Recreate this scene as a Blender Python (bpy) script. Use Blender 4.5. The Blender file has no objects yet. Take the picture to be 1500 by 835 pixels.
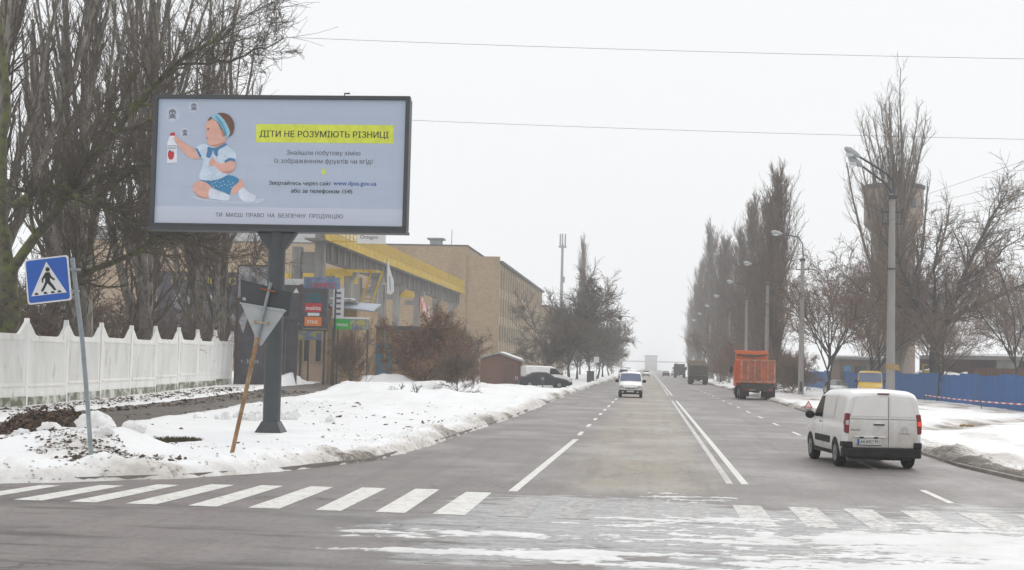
import bpy, math, random
import numpy as np
from mathutils import Matrix, Vector

R_ = math.radians
PI = math.pi
scene = bpy.context.scene
col = scene.collection
random.seed(7)

# ------------------------------------------------------------------ camera, sky, sun, exposure
CAM_H = 2.2
cam_d = bpy.data.cameras.new('camera')
cam = bpy.data.objects.new('camera', cam_d)
col.objects.link(cam)
cam_d.sensor_width = 36.0
cam_d.lens = 51.6
cam_d.clip_start = 0.1
cam_d.clip_end = 6000.0
_yaw, _pit, _rol = math.atan(203 / 2150), math.atan(115.5 / 2150), R_(1.4)
_f = Vector((-math.sin(_yaw) * math.cos(_pit), math.cos(_yaw) * math.cos(_pit), math.sin(_pit)))
_r = _f.cross(Vector((0, 0, 1))).normalized()
_u = _r.cross(_f)
_rr = _r * math.cos(_rol) + _u * math.sin(_rol)
_uu = -_r * math.sin(_rol) + _u * math.cos(_rol)
_m = Matrix((_rr, _uu, -_f)).transposed().to_4x4()
_m.translation = Vector((0, 0, CAM_H))
cam.matrix_world = _m
scene.camera = cam

SUN_EL, SUN_AZ = R_(38), R_(200)
world = bpy.data.worlds.new('World')
scene.world = world
world.use_nodes = True
wn, wl = world.node_tree.nodes, world.node_tree.links
wn.clear()
w_out = wn.new('ShaderNodeOutputWorld')
w_bg = wn.new('ShaderNodeBackground')
w_sky = wn.new('ShaderNodeTexSky')
w_sky.sky_type = 'NISHITA'
w_sky.sun_disc = False
w_sky.sun_elevation = SUN_EL
w_sky.sun_rotation = SUN_AZ
w_sky.dust_density = 6.0
w_mix = wn.new('ShaderNodeMix')
w_mix.data_type = 'RGBA'
w_mix.inputs['Factor'].default_value = 0.94          # closed overcast: the blue sky barely shows through the cloud
w_mix.inputs['B'].default_value = (10.1, 10.22, 10.38, 1)
wl.new(w_sky.outputs['Color'], w_mix.inputs['A'])
wl.new(w_mix.outputs['Result'], w_bg.inputs['Color'])
w_bg.inputs['Strength'].default_value = 0.1
wl.new(w_bg.outputs['Background'], w_out.inputs['Surface'])

sun_d = bpy.data.lights.new('sun', 'SUN')
sun_d.energy = 1.25
sun_d.angle = R_(50)
sun_d.color = (1.0, 0.985, 0.96)
sun = bpy.data.objects.new('sun', sun_d)
col.objects.link(sun)
sun.rotation_euler = (R_(90) - SUN_EL, 0, R_(155))
sun.location = (0, 0, 40)

vs = scene.view_settings
vs.view_transform = 'Standard'
vs.look = 'None'
vs.exposure = 0.0
vs.gamma = 1.0
vs.use_curve_mapping = False
scene.render.engine = 'CYCLES'
scene.cycles.volume_bounces = 3
scene.cycles.max_bounces = 6
scene.cycles.use_denoising = True

# ------------------------------------------------------------------ helpers: noise, meshes, materials
_rng0 = np.random.default_rng(11)
_tab = _rng0.random((256, 256))


def vnoise(x, y):
    xi, yi = np.floor(x).astype(int), np.floor(y).astype(int)
    fx, fy = x - xi, y - yi
    fx, fy = fx * fx * (3 - 2 * fx), fy * fy * (3 - 2 * fy)
    a, b = _tab[xi % 256, yi % 256], _tab[(xi + 1) % 256, yi % 256]
    c, d = _tab[xi % 256, (yi + 1) % 256], _tab[(xi + 1) % 256, (yi + 1) % 256]
    return (a * (1 - fx) + b * fx) * (1 - fy) + (c * (1 - fx) + d * fx) * fy


def fbm(x, y, o=4, g=0.5):
    s, a, t = 0, 1.0, 0.0
    for k in range(o):
        s = s + a * vnoise(x * 2 ** k + 17.3 * k, y * 2 ** k + 5.1 * k)
        t += a
        a *= g
    return s / t


def sstep(a, b, x):
    t = np.clip((x - a) / (b - a), 0, 1)
    return t * t * (3 - 2 * t)


def np_mesh(name, verts, quads, smooth=True):
    verts = np.ascontiguousarray(verts, dtype=np.float32)
    quads = np.ascontiguousarray(quads, dtype=np.int32)
    k = quads.shape[1]
    me = bpy.data.meshes.new(name)
    me.vertices.add(len(verts))
    me.vertices.foreach_set('co', verts.ravel())
    me.loops.add(quads.size)
    me.loops.foreach_set('vertex_index', quads.ravel())
    me.polygons.add(len(quads))
    me.polygons.foreach_set('loop_start', np.arange(0, quads.size, k, dtype=np.int32))
    me.polygons.foreach_set('loop_total', np.full(len(quads), k, dtype=np.int32))
    me.polygons.foreach_set('use_smooth', np.full(len(quads), smooth, dtype=bool))
    me.update(calc_edges=True)
    me.validate()
    return me


def link(name, me, mat, parent=None):
    o = bpy.data.objects.new(name, me)
    col.objects.link(o)
    if mat is not None and me is not None and not me.materials:
        me.materials.append(mat)
    if parent is not None:
        o.parent = parent
    return o


def tag(o, label=None, cat=None, group=None, kind=None):
    if label: o['label'] = label
    if cat: o['category'] = cat
    if group: o['group'] = group
    if kind: o['kind'] = kind
    return o


def thing(name, label, cat, loc=(0, 0, 0), rz=0.0, group=None):
    o = bpy.data.objects.new(name, None)
    col.objects.link(o)
    o.empty_display_size = 0.3
    o.location = loc
    o.rotation_euler = (0, 0, rz)
    return tag(o, label, cat, group)


def copy_tree(o, parent=None):
    c = o.copy()
    col.objects.link(c)
    c.parent = parent
    for ch in list(o.children):
        copy_tree(ch, c)
    return c


class MB:
    def __init__(self):
        self.v, self.f = [], []

    def add(self, vs_, fs_):
        n = len(self.v)
        self.v += [tuple(p) for p in vs_]
        self.f += [tuple(i + n for i in q) for q in fs_]
        return self

    def box(self, x0, x1, y0, y1, z0, z1):
        p = [(x0, y0, z0), (x1, y0, z0), (x1, y1, z0), (x0, y1, z0), (x0, y0, z1), (x1, y0, z1), (x1, y1, z1), (x0, y1, z1)]
        return self.add(p, [(0, 3, 2, 1), (4, 5, 6, 7), (0, 1, 5, 4), (1, 2, 6, 5), (2, 3, 7, 6), (3, 0, 4, 7)])

    def tube(self, pts, rad, n=8, caps=True):
        pts = [Vector(p) for p in pts]
        rad = rad if isinstance(rad, (list, tuple)) else [rad] * len(pts)
        vv, ff = [], []
        for i, p in enumerate(pts):
            d = (pts[min(i + 1, len(pts) - 1)] - pts[max(i - 1, 0)]).normalized()
            a = d.cross(Vector((0, 0, 1)) if abs(d.z) < 0.95 else Vector((0, 1, 0))).normalized()
            b = d.cross(a)
            for k in range(n):
                t = 2 * PI * (k + 0.5) / n
                vv.append(p + (a * math.cos(t) + b * math.sin(t)) * rad[i])
        for i in range(len(pts) - 1):
            for k in range(n):
                ff.append((i * n + k, i * n + (k + 1) % n, (i + 1) * n + (k + 1) % n, (i + 1) * n + k))
        if caps:
            ff.append(tuple(range(n - 1, -1, -1)))
            ff.append(tuple((len(pts) - 1) * n + k for k in range(n)))
        return self.add(vv, ff)

    def prism_y(self, pts, y0, y1):       # outline in (x, z) facing -Y, thickness y0..y1
        n = len(pts)
        vv = [(x, y0, z) for x, z in pts] + [(x, y1, z) for x, z in pts]
        ff = [tuple(range(n)), tuple(range(2 * n - 1, n - 1, -1))] + [(i, n + i, n + (i + 1) % n, (i + 1) % n) for i in range(n)]
        return self.add(vv, ff)

    def prism_x(self, pts, x0, x1):       # outline in (y, z)
        n = len(pts)
        vv = [(x0, y, z) for y, z in pts] + [(x1, y, z) for y, z in pts]
        ff = [tuple(range(n - 1, -1, -1)), tuple(range(n, 2 * n))] + [(i, (i + 1) % n, n + (i + 1) % n, n + i) for i in range(n)]
        return self.add(vv, ff)

    def prism_z(self, pts, z0, z1):       # outline in (x, y)
        n = len(pts)
        vv = [(x, y, z0) for x, y in pts] + [(x, y, z1) for x, y in pts]
        ff = [tuple(range(n - 1, -1, -1)), tuple(range(n, 2 * n))] + [(i, (i + 1) % n, n + (i + 1) % n, n + i) for i in range(n)]
        return self.add(vv, ff)

    def disc_x(self, cx, cy, cz, r, w, n=20, r2=None):   # a wheel-like drum with its axis along x
        vv, ff = [], []
        prof = [(-w / 2, r * 0.93), (-w / 2 + w * 0.12, r), (w / 2 - w * 0.12, r), (w / 2, r * 0.93)] if r2 is None else [(-w / 2, r), (w / 2, r2)]
        m = len(prof)
        for dx, rr in prof:
            for k in range(n):
                t = 2 * PI * k / n
                vv.append((cx + dx, cy + rr * math.cos(t), cz + rr * math.sin(t)))
        for i in range(m - 1):
            for k in range(n):
                ff.append((i * n + k, i * n + (k + 1) % n, (i + 1) * n + (k + 1) % n, (i + 1) * n + k))
        ff.append(tuple(range(n - 1, -1, -1)))
        ff.append(tuple((m - 1) * n + k for k in range(n)))
        return self.add(vv, ff)

    def ball(self, c, r, n=10, m=7, jit=0.0, rng=random):
        rx, ry, rz = r if isinstance(r, tuple) else (r, r, r)
        vv, ff = [], []
        for i in range(m + 1):
            a = PI * i / m - PI / 2
            for k in range(n):
                t = 2 * PI * k / n
                s = 1 + jit * (rng.random() - 0.5)
                vv.append((c[0] + rx * s * math.cos(a) * math.cos(t), c[1] + ry * s * math.cos(a) * math.sin(t), c[2] + rz * s * math.sin(a)))
        for i in range(m):
            for k in range(n):
                ff.append((i * n + k, i * n + (k + 1) % n, (i + 1) * n + (k + 1) % n, (i + 1) * n + k))
        return self.add(vv, ff)

    def build(self, name, mat, parent=None, smooth=False, bevel=0.0):
        me = bpy.data.meshes.new(name)
        me.from_pydata(self.v, [], self.f)
        me.update()
        if smooth:
            me.polygons.foreach_set('use_smooth', [True] * len(me.polygons))
            me.set_sharp_from_angle(angle=R_(38))
        o = link(name, me, mat, parent)
        if bevel:
            b = o.modifiers.new('bevel', 'BEVEL')
            b.width = bevel
            b.segments = 2
            b.limit_method = 'ANGLE'
        return o


M = {}


def mat(name, c, rough=0.7, c2=None, scale=3.0, mix=(0.35, 0.65), bump=0.0, bscale=None, metal=0.0, spec=0.5,
        c3=None, scale3=0.6, mix3=(0.5, 0.7), stretch=(1, 1, 1), emit=0.0, coat=0.0, grime=None):
    m = bpy.data.materials.new(name)
    m.use_nodes = True
    n, l = m.node_tree.nodes, m.node_tree.links
    b = n['Principled BSDF']
    b.inputs['Roughness'].default_value = rough
    b.inputs['Metallic'].default_value = metal
    b.inputs['Specular IOR Level'].default_value = spec
    b.inputs['Coat Weight'].default_value = coat
    b.inputs['Base Color'].default_value = (*c, 1)
    tc = n.new('ShaderNodeTexCoord')
    mp = n.new('ShaderNodeMapping')
    mp.inputs['Scale'].default_value = stretch
    oi = n.new('ShaderNodeObjectInfo')           # alike pieces do not share one pattern
    ov = n.new('ShaderNodeVectorMath')
    ov.operation = 'MULTIPLY_ADD'
    l.new(oi.outputs['Random'], ov.inputs[0])
    ov.inputs[1].default_value = (31.0, 17.0, 7.0)
    l.new(tc.outputs['Object'], ov.inputs[2])
    l.new(ov.outputs[0], mp.inputs['Vector'])
    src = None

    def layer(prev, colr, sc, rng):
        nz = n.new('ShaderNodeTexNoise')
        nz.inputs['Scale'].default_value = sc
        nz.inputs['Detail'].default_value = 6
        nz.inputs['Roughness'].default_value = 0.6
        l.new(mp.outputs['Vector'], nz.inputs['Vector'])
        mr = n.new('ShaderNodeMapRange')
        mr.inputs['From Min'].default_value, mr.inputs['From Max'].default_value = rng
        l.new(nz.outputs['Fac'], mr.inputs['Value'])
        mx = n.new('ShaderNodeMix')
        mx.data_type = 'RGBA'
        l.new(mr.outputs['Result'], mx.inputs['Factor'])
        if prev is None:
            mx.inputs['A'].default_value = (*c, 1)
        else:
            l.new(prev, mx.inputs['A'])
        mx.inputs['B'].default_value = (*colr, 1)
        return mx.outputs['Result']
    if c2 is not None:
        src = layer(src, c2, scale, mix)
    if c3 is not None:
        src = layer(src, c3, scale3, mix3)
    if grime:                                   # salt and mud spray thrown up over the lower panels
        gc, g0, g1 = grime
        sp = n.new('ShaderNodeSeparateXYZ')
        l.new(tc.outputs['Object'], sp.inputs[0])
        nz = n.new('ShaderNodeTexNoise')
        nz.inputs['Scale'].default_value = 4.5
        nz.inputs['Detail'].default_value = 8
        nz.inputs['Roughness'].default_value = 0.7
        l.new(tc.outputs['Object'], nz.inputs['Vector'])
        ma = n.new('ShaderNodeMath')
        ma.operation = 'MULTIPLY_ADD'
        l.new(nz.outputs['Fac'], ma.inputs[0])
        ma.inputs[1].default_value = 1.1
        l.new(sp.outputs['Z'], ma.inputs[2])
        mr = n.new('ShaderNodeMapRange')
        mr.inputs['From Min'].default_value, mr.inputs['From Max'].default_value = g1 + 0.55, g0 + 0.55
        mr.inputs['To Max'].default_value = 0.75
        l.new(ma.outputs[0], mr.inputs['Value'])
        mx = n.new('ShaderNodeMix')
        mx.data_type = 'RGBA'
        l.new(mr.outputs[0], mx.inputs['Factor'])
        if src is None:
            mx.inputs['A'].default_value = (*c, 1)
        else:
            l.new(src, mx.inputs['A'])
        mx.inputs['B'].default_value = (*gc, 1)
        src = mx.outputs['Result']
    if src is not None:
        l.new(src, b.inputs['Base Color'])
    if emit:
        b.inputs['Emission Strength'].default_value = emit
        if src is not None:
            l.new(src, b.inputs['Emission Color'])
        else:
            b.inputs['Emission Color'].default_value = (*c, 1)
    if bump:
        nz = n.new('ShaderNodeTexNoise')
        nz.inputs['Scale'].default_value = bscale or scale * 4
        nz.inputs['Detail'].default_value = 5
        l.new(mp.outputs['Vector'], nz.inputs['Vector'])
        bp = n.new('ShaderNodeBump')
        bp.inputs['Strength'].default_value = bump
        bp.inputs['Distance'].default_value = 0.05
        l.new(nz.outputs['Fac'], bp.inputs['Height'])
        l.new(bp.outputs['Normal'], b.inputs['Normal'])
    M[name] = m
    return m


def brick_mat(name, c1, c2, mortar, scale=4.0, dirt=(0.1, 0.09, 0.08)):
    m = bpy.data.materials.new(name)
    m.use_nodes = True
    n, l = m.node_tree.nodes, m.node_tree.links
    b = n['Principled BSDF']
    b.inputs['Roughness'].default_value = 0.9
    tc = n.new('ShaderNodeTexCoord')
    sep = n.new('ShaderNodeSeparateXYZ')
    l.new(tc.outputs['Object'], sep.inputs[0])
    ad = n.new('ShaderNodeMath')
    l.new(sep.outputs['X'], ad.inputs[0])
    l.new(sep.outputs['Y'], ad.inputs[1])
    cb = n.new('ShaderNodeCombineXYZ')
    l.new(ad.outputs[0], cb.inputs['X'])
    l.new(sep.outputs['Z'], cb.inputs['Y'])
    br = n.new('ShaderNodeTexBrick')
    br.inputs['Scale'].default_value = scale
    br.inputs['Color1'].default_value = (*c1, 1)
    br.inputs['Color2'].default_value = (*c2, 1)
    br.inputs['Mortar'].default_value = (*mortar, 1)
    br.inputs['Mortar Size'].default_value = 0.02
    l.new(cb.outputs[0], br.inputs['Vector'])
    nz = n.new('ShaderNodeTexNoise')
    nz.inputs['Scale'].default_value = 0.35
    nz.inputs['Detail'].default_value = 8
    mp = n.new('ShaderNodeMapping')
    mp.inputs['Scale'].default_value = (1, 1, 0.4)
    l.new(tc.outputs['Object'], mp.inputs['Vector'])
    l.new(mp.outputs[0], nz.inputs['Vector'])
    mr = n.new('ShaderNodeMapRange')
    mr.inputs['From Min'].default_value, mr.inputs['From Max'].default_value = 0.5, 0.85
    mr.inputs['To Max'].default_value = 0.7
    l.new(nz.outputs['Fac'], mr.inputs['Value'])
    mx = n.new('ShaderNodeMix')
    mx.data_type = 'RGBA'
    l.new(mr.outputs[0], mx.inputs['Factor'])
    l.new(br.outputs['Color'], mx.inputs['A'])
    mx.inputs['B'].default_value = (*dirt, 1)
    l.new(mx.outputs['Result'], b.inputs['Base Color'])
    M[name] = m
    return m


def text_obj(name, body, m, parent, x0, x1, y, z, height=None, bold=0.0, thick=0.003, rows=34):
    """flat lettering spanning x0..x1 with its baseline at z, on the plane y, read from -Y.
    The outlines are filled by winding number, row by row, so overlapping contours stay solid."""
    cu = bpy.data.curves.new(name, 'FONT')
    cu.body = body
    cu.size = 1.0
    cu.fill_mode = 'NONE'
    cu.resolution_u = 4
    tmp = bpy.data.objects.new('tmp', cu)
    col.objects.link(tmp)
    bpy.context.view_layer.update()
    me = bpy.data.meshes.new_from_object(tmp.evaluated_get(bpy.context.evaluated_depsgraph_get()))
    bpy.data.objects.remove(tmp)
    co = np.zeros(len(me.vertices) * 3, dtype=np.float32)
    me.vertices.foreach_get('co', co)
    co = co.reshape(-1, 3).astype(float)
    ed = np.zeros(len(me.edges) * 2, dtype=np.int32)
    me.edges.foreach_get('vertices', ed)
    ed = ed.reshape(-1, 2)
    lo, hi = ed.min(1), ed.max(1)
    close = hi - lo > 1
    p = np.concatenate([lo[~close], hi[close]])
    q = np.concatenate([hi[~close], lo[close]])
    P, Q = co[p][:, :2], co[q][:, :2]
    zmin, zmax = co[:, 1].min(), co[:, 1].max()
    dz = (zmax - zmin) / rows
    sx = (x1 - x0) / max(co[:, 0].max() - co[:, 0].min(), 1e-4)
    cap = 0.72 if zmax < 0.5 else zmax
    sz = sx if height is None else height / cap
    xm = co[:, 0].min()
    b = MB()
    for r in range(rows):
        c = zmin + (r + 0.5) * dz + 1e-5
        up = (P[:, 1] <= c) & (Q[:, 1] > c)
        dn = (P[:, 1] > c) & (Q[:, 1] <= c)
        k = up | dn
        if not k.any():
            continue
        t = (c - P[k, 1]) / (Q[k, 1] - P[k, 1])
        X = P[k, 0] + t * (Q[k, 0] - P[k, 0])
        W = np.where(up[k], 1, -1)
        o = np.argsort(X)
        X, W = X[o], np.cumsum(W[o])
        st_ = None
        za, zb = z + (c - dz * 0.5) * sz, z + (c + dz * 0.5) * sz
        for xx, ww in zip(X, W):
            if st_ is None:
                st_ = xx
            if ww == 0:
                xa, xb = x0 + (st_ - bold - xm) * sx, x0 + (xx + bold - xm) * sx
                b.add([(xa, y - thick, za), (xb, y - thick, za), (xb, y - thick, zb), (xa, y - thick, zb)], [(0, 1, 2, 3)])
                st_ = None
    o = b.build(name, m, parent)
    o['kind'] = 'stuff'
    return o


# ------------------------------------------------------------------ materials
mat('concrete_white', (0.84, 0.835, 0.81), 0.85, (0.7, 0.69, 0.66), 1.2, (0.4, 0.75), 0.1, 30, c3=(0.42, 0.41, 0.36), scale3=2.6, mix3=(0.58, 0.78), stretch=(1, 1, 0.35))
mat('concrete_mossy', (0.62, 0.62, 0.58), 0.9, (0.14, 0.15, 0.095), 1.5, (0.38, 0.56), 0.2, 20)
mat('concrete_grey', (0.25, 0.245, 0.23), 0.9, (0.15, 0.145, 0.135), 1.0, (0.35, 0.7), 0.15, 20, stretch=(1, 1, 0.4))
mat('concrete_dark', (0.12, 0.112, 0.1), 0.9, (0.07, 0.065, 0.058), 0.8, (0.35, 0.65), 0.15, 20, stretch=(1, 1, 0.3))
mat('window_boarded', (0.24, 0.18, 0.115), 0.8, (0.17, 0.13, 0.09), 0.5, (0.35, 0.65))
mat('truck_rib', (0.42, 0.2, 0.12), 0.7, (0.3, 0.12, 0.07), 3, (0.4, 0.6), c3=(0.45, 0.36, 0.28), scale3=4, mix3=(0.5, 0.65))
mat('truck_tan', (0.27, 0.22, 0.15), 0.8, (0.18, 0.15, 0.1), 2)
mat('concrete_pole', (0.32, 0.31, 0.29), 0.9, (0.25, 0.24, 0.23), 2.0, (0.3, 0.7), 0.1, 30, stretch=(1, 1, 0.2))
mat('asphalt_path', (0.14, 0.12, 0.1), 0.6, (0.085, 0.07, 0.056), 1.2, (0.35, 0.65), 0.15, 60, c3=(0.06, 0.042, 0.03), scale3=2.5, mix3=(0.52, 0.66))
mat('paint_white', (0.72, 0.71, 0.67), 0.6, (0.56, 0.54, 0.5), 5, (0.42, 0.7), 0.1, 60, c3=(0.26, 0.24, 0.225), scale3=11, mix3=(0.6, 0.68))
mat('paint_worn', (0.62, 0.61, 0.575), 0.5, (0.48, 0.465, 0.44), 3, (0.4, 0.6), 0.1, 60, c3=(0.24, 0.225, 0.215), scale3=9, mix3=(0.5, 0.62))
mat('paint_faint', (0.46, 0.45, 0.43), 0.5, (0.34, 0.33, 0.315), 3, (0.35, 0.6), 0.1, 60, c3=(0.22, 0.205, 0.195), scale3=8, mix3=(0.46, 0.6))
mat('kerb_stone', (0.28, 0.27, 0.25), 0.85, (0.17, 0.15, 0.13), 3, (0.3, 0.7), 0.2, 30)
mat('bark_grey', (0.24, 0.22, 0.185), 0.95, (0.13, 0.118, 0.1), 5, (0.35, 0.6), 0.4, 30, c3=(0.15, 0.16, 0.075), scale3=0.5, mix3=(0.5, 0.7), stretch=(1, 1, 0.3))
mat('bark_twig', (0.17, 0.14, 0.108), 0.95, (0.095, 0.077, 0.06), 0.8, (0.35, 0.65))
mat('bark_brown', (0.19, 0.138, 0.1), 0.95, (0.11, 0.078, 0.055), 0.7, (0.35, 0.65))
mat('bark_dark', (0.055, 0.046, 0.04), 0.95, (0.028, 0.025, 0.022), 4, (0.35, 0.65), 0.4, 25)
mat('bark_upright', (0.27, 0.245, 0.205), 0.95, (0.13, 0.118, 0.1), 2.2, (0.35, 0.62), 0.4, 30, c3=(0.06, 0.05, 0.04), scale3=5, mix3=(0.5, 0.62), stretch=(1, 1, 0.35))
mat('twig_dark', (0.125, 0.098, 0.073), 0.95, (0.07, 0.054, 0.041), 0.8, (0.35, 0.65))
mat('bark_moss', (0.085, 0.072, 0.055), 0.95, (0.12, 0.14, 0.035), 1.6, (0.42, 0.6), 0.4, 25, c3=(0.035, 0.03, 0.026), scale3=4, mix3=(0.5, 0.66))
mat('leaf_brown', (0.3, 0.145, 0.065), 0.85, (0.16, 0.08, 0.04), 2.5, (0.3, 0.7), c3=(0.14, 0.13, 0.055), scale3=0.7, mix3=(0.58, 0.72))
mat('leaf_russet', (0.27, 0.14, 0.085), 0.85, (0.16, 0.085, 0.055), 1.5, (0.3, 0.7))
mat('leaf_litter', (0.1, 0.06, 0.036), 0.8, (0.035, 0.024, 0.017), 7, (0.35, 0.6), c3=(0.22, 0.14, 0.08), scale3=11, mix3=(0.52, 0.62))
mat('metal_dark', (0.062, 0.07, 0.075), 0.55, (0.048, 0.055, 0.06), 2, (0.3, 0.7), metal=0.2)
mat('metal_galv', (0.3, 0.34, 0.36), 0.5, (0.22, 0.25, 0.27), 5, (0.3, 0.7), metal=0.35)
mat('metal_sign_back', (0.42, 0.45, 0.46), 0.55, (0.34, 0.36, 0.37), 4, (0.35, 0.7), metal=0.2, c3=(0.3, 0.28, 0.24), scale3=9, mix3=(0.62, 0.75))
mat('rust_pole', (0.34, 0.21, 0.11), 0.85, (0.2, 0.1, 0.045), 6, (0.35, 0.6), 0.2, 40, c3=(0.42, 0.33, 0.22), scale3=3, mix3=(0.5, 0.65))
mat('rust', (0.3, 0.1, 0.035), 0.9, (0.18, 0.07, 0.03), 8)
mat('sign_blue', (0.012, 0.11, 0.5), 0.4, (0.02, 0.1, 0.42), 3)
mat('sign_white', (0.75, 0.76, 0.77), 0.45, (0.66, 0.67, 0.68), 5)
mat('sign_black', (0.02, 0.02, 0.022), 0.5)
mat('led_panel', (0.395, 0.455, 0.565), 0.5, (0.36, 0.42, 0.53), 1.1, (0.3, 0.7), emit=0.13, stretch=(0.6, 1, 2.0))
mat('led_footer', (0.46, 0.5, 0.6), 0.45, emit=0.14)
mat('led_seam', (0.36, 0.415, 0.52), 0.5, emit=0.13)
for nm, c in dict(yellow=(0.62, 0.68, 0.06), black=(0.012, 0.012, 0.02), grey=(0.09, 0.09, 0.12), blue=(0.02, 0.07, 0.33), skin=(0.66, 0.37, 0.3),
                  skin_dark=(0.48, 0.22, 0.17), hair=(0.13, 0.055, 0.035), band=(0.09, 0.3, 0.46), band_light=(0.25, 0.5, 0.62), shirt=(0.52, 0.62, 0.74), trim=(0.05, 0.18, 0.36),
                  shorts=(0.03, 0.2, 0.38), sock=(0.62, 0.67, 0.78), bottle=(0.68, 0.7, 0.78), red=(0.5, 0.015, 0.03), lip=(0.42, 0.13, 0.13), bubble=(0.48, 0.53, 0.64), bone=(0.16, 0.17, 0.21)).items():
    mat('led_' + nm, c, 0.45, tuple(v * 0.82 for v in c), 5.0, (0.35, 0.65), emit=0.13)
mat('white_paint_car', (0.8, 0.8, 0.79), 0.3, (0.73, 0.725, 0.71), 1.6, (0.4, 0.75), coat=0.4, c3=(0.6, 0.58, 0.53), scale3=3.0, mix3=(0.6, 0.85), grime=((0.26, 0.23, 0.19), 0.25, 0.9))
mat('white_panel_car', (0.75, 0.745, 0.73), 0.35, (0.68, 0.67, 0.645), 2.5, (0.4, 0.75), coat=0.3, c3=(0.5, 0.47, 0.42), scale3=4.0, mix3=(0.58, 0.85), grime=((0.32, 0.285, 0.235), 0.45, 1.2))
mat('seam_dark', (0.16, 0.155, 0.15), 0.8)
mat('car_glass', (0.012, 0.014, 0.018), 0.08, spec=0.5)
mat('car_glass_blue', (0.1, 0.13, 0.22), 0.08, spec=0.9)
mat('plastic_black', (0.012, 0.012, 0.013), 0.65, (0.024, 0.023, 0.022), 6, (0.4, 0.7), spec=0.25)
mat('plastic_grey', (0.06, 0.06, 0.062), 0.6)
mat('tyre', (0.012, 0.012, 0.012), 0.9, (0.035, 0.032, 0.03), 7, (0.5, 0.75), 0.2, 40, spec=0.2)
mat('rim', (0.3, 0.3, 0.3), 0.5, (0.18, 0.17, 0.16), 9, metal=0.5)
mat('lamp_red', (0.2, 0.008, 0.012), 0.25, coat=0.3)
mat('lamp_red_lit', (0.75, 0.06, 0.03), 0.3, emit=0.5)
mat('lamp_clear', (0.55, 0.55, 0.56), 0.15, (0.4, 0.4, 0.42), 8, coat=0.6)
mat('plate', (0.68, 0.69, 0.68), 0.5, (0.5, 0.5, 0.48), 9)
mat('chrome', (0.5, 0.5, 0.5), 0.25, metal=1.0)
mat('navy_paint', (0.008, 0.011, 0.02), 0.35, (0.014, 0.017, 0.026), 3, coat=0.25, spec=0.35)
mat('silver_paint', (0.32, 0.34, 0.36), 0.3, metal=0.4, coat=0.5)
mat('yellow_paint', (0.78, 0.5, 0.02), 0.35, (0.68, 0.43, 0.03), 2, coat=0.4)
mat('orange_paint', (0.72, 0.135, 0.015), 0.5, (0.58, 0.105, 0.02), 2, (0.35, 0.7), c3=(0.2, 0.09, 0.055), scale3=2.6, mix3=(0.56, 0.72))
mat('orange_worn', (0.5, 0.105, 0.035), 0.6, (0.25, 0.085, 0.05), 2.2, (0.4, 0.65), c3=(0.33, 0.19, 0.13), scale3=5, mix3=(0.55, 0.75))
mat('olive_paint', (0.1, 0.09, 0.07), 0.7, (0.065, 0.058, 0.046), 2.5, (0.35, 0.65))
mat('chassis', (0.03, 0.028, 0.026), 0.85, (0.06, 0.052, 0.044), 4)
mat('blue_sheet', (0.002, 0.105, 0.34), 0.55, (0.003, 0.08, 0.26), 0.8, (0.35, 0.65), c3=(0.015, 0.1, 0.24), scale3=3, mix3=(0.55, 0.8))
mat('crane_yellow', (0.58, 0.4, 0.02), 0.7, (0.45, 0.3, 0.03), 1.2, (0.35, 0.65), c3=(0.25, 0.17, 0.06), scale3=1.6, mix3=(0.58, 0.75))
brick_mat('brick_tan', (0.4, 0.285, 0.165), (0.32, 0.22, 0.125), (0.3, 0.24, 0.165), 1.6, (0.14, 0.1, 0.07))
brick_mat('brick_shop', (0.5, 0.36, 0.26), (0.45, 0.32, 0.22), (0.36, 0.28, 0.22), 2.0, (0.3, 0.22, 0.16))
brick_mat('brick_red', (0.17, 0.075, 0.05), (0.13, 0.06, 0.042), (0.15, 0.09, 0.07), 4.5, (0.06, 0.04, 0.033))
brick_mat('brick_tower', (0.3, 0.235, 0.185), (0.245, 0.19, 0.15), (0.23, 0.19, 0.155), 1.2, (0.17, 0.135, 0.11))
mat('plaster_tan', (0.44, 0.345, 0.225), 0.9, (0.35, 0.265, 0.165), 0.6, (0.35, 0.7), c3=(0.2, 0.155, 0.11), scale3=0.9, mix3=(0.58, 0.8), stretch=(1, 1, 0.4))
mat('plaster_yellow', (0.47, 0.33, 0.19), 0.9, (0.38, 0.26, 0.15), 0.8, (0.35, 0.7))
mat('window_dark', (0.045, 0.048, 0.052), 0.25, (0.08, 0.08, 0.078), 0.8, (0.4, 0.7))
mat('roof_felt', (0.1, 0.1, 0.105), 0.9, (0.07, 0.07, 0.073), 2)
mat('roof_metal', (0.33, 0.37, 0.42), 0.5, (0.25, 0.28, 0.32), 2, metal=0.3)
mat('roof_grey', (0.3, 0.31, 0.31), 0.7, (0.23, 0.235, 0.23), 1)
mat('wood_brown', (0.15, 0.08, 0.052), 0.9, (0.09, 0.05, 0.035), 4, (0.35, 0.65), stretch=(1, 1, 0.2))
mat('poster_dark', (0.05, 0.048, 0.055), 0.5, (0.085, 0.08, 0.095), 1.2, (0.4, 0.65))
mat('poster_purple', (0.075, 0.07, 0.09), 0.6, (0.13, 0.125, 0.15), 0.9, (0.42, 0.62), c3=(0.03, 0.028, 0.03), scale3=1.6, mix3=(0.52, 0.62))
mat('poster_grey', (0.26, 0.265, 0.28), 0.5, (0.5, 0.51, 0.53), 1.1, (0.45, 0.62), c3=(0.07, 0.07, 0.08), scale3=0.8, mix3=(0.48, 0.6))
mat('poster_frame', (0.12, 0.055, 0.035), 0.8, (0.07, 0.04, 0.03), 3)
mat('print_white', (0.72, 0.72, 0.72), 0.6)
mat('print_yellow', (0.5, 0.4, 0.05), 0.6)
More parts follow.
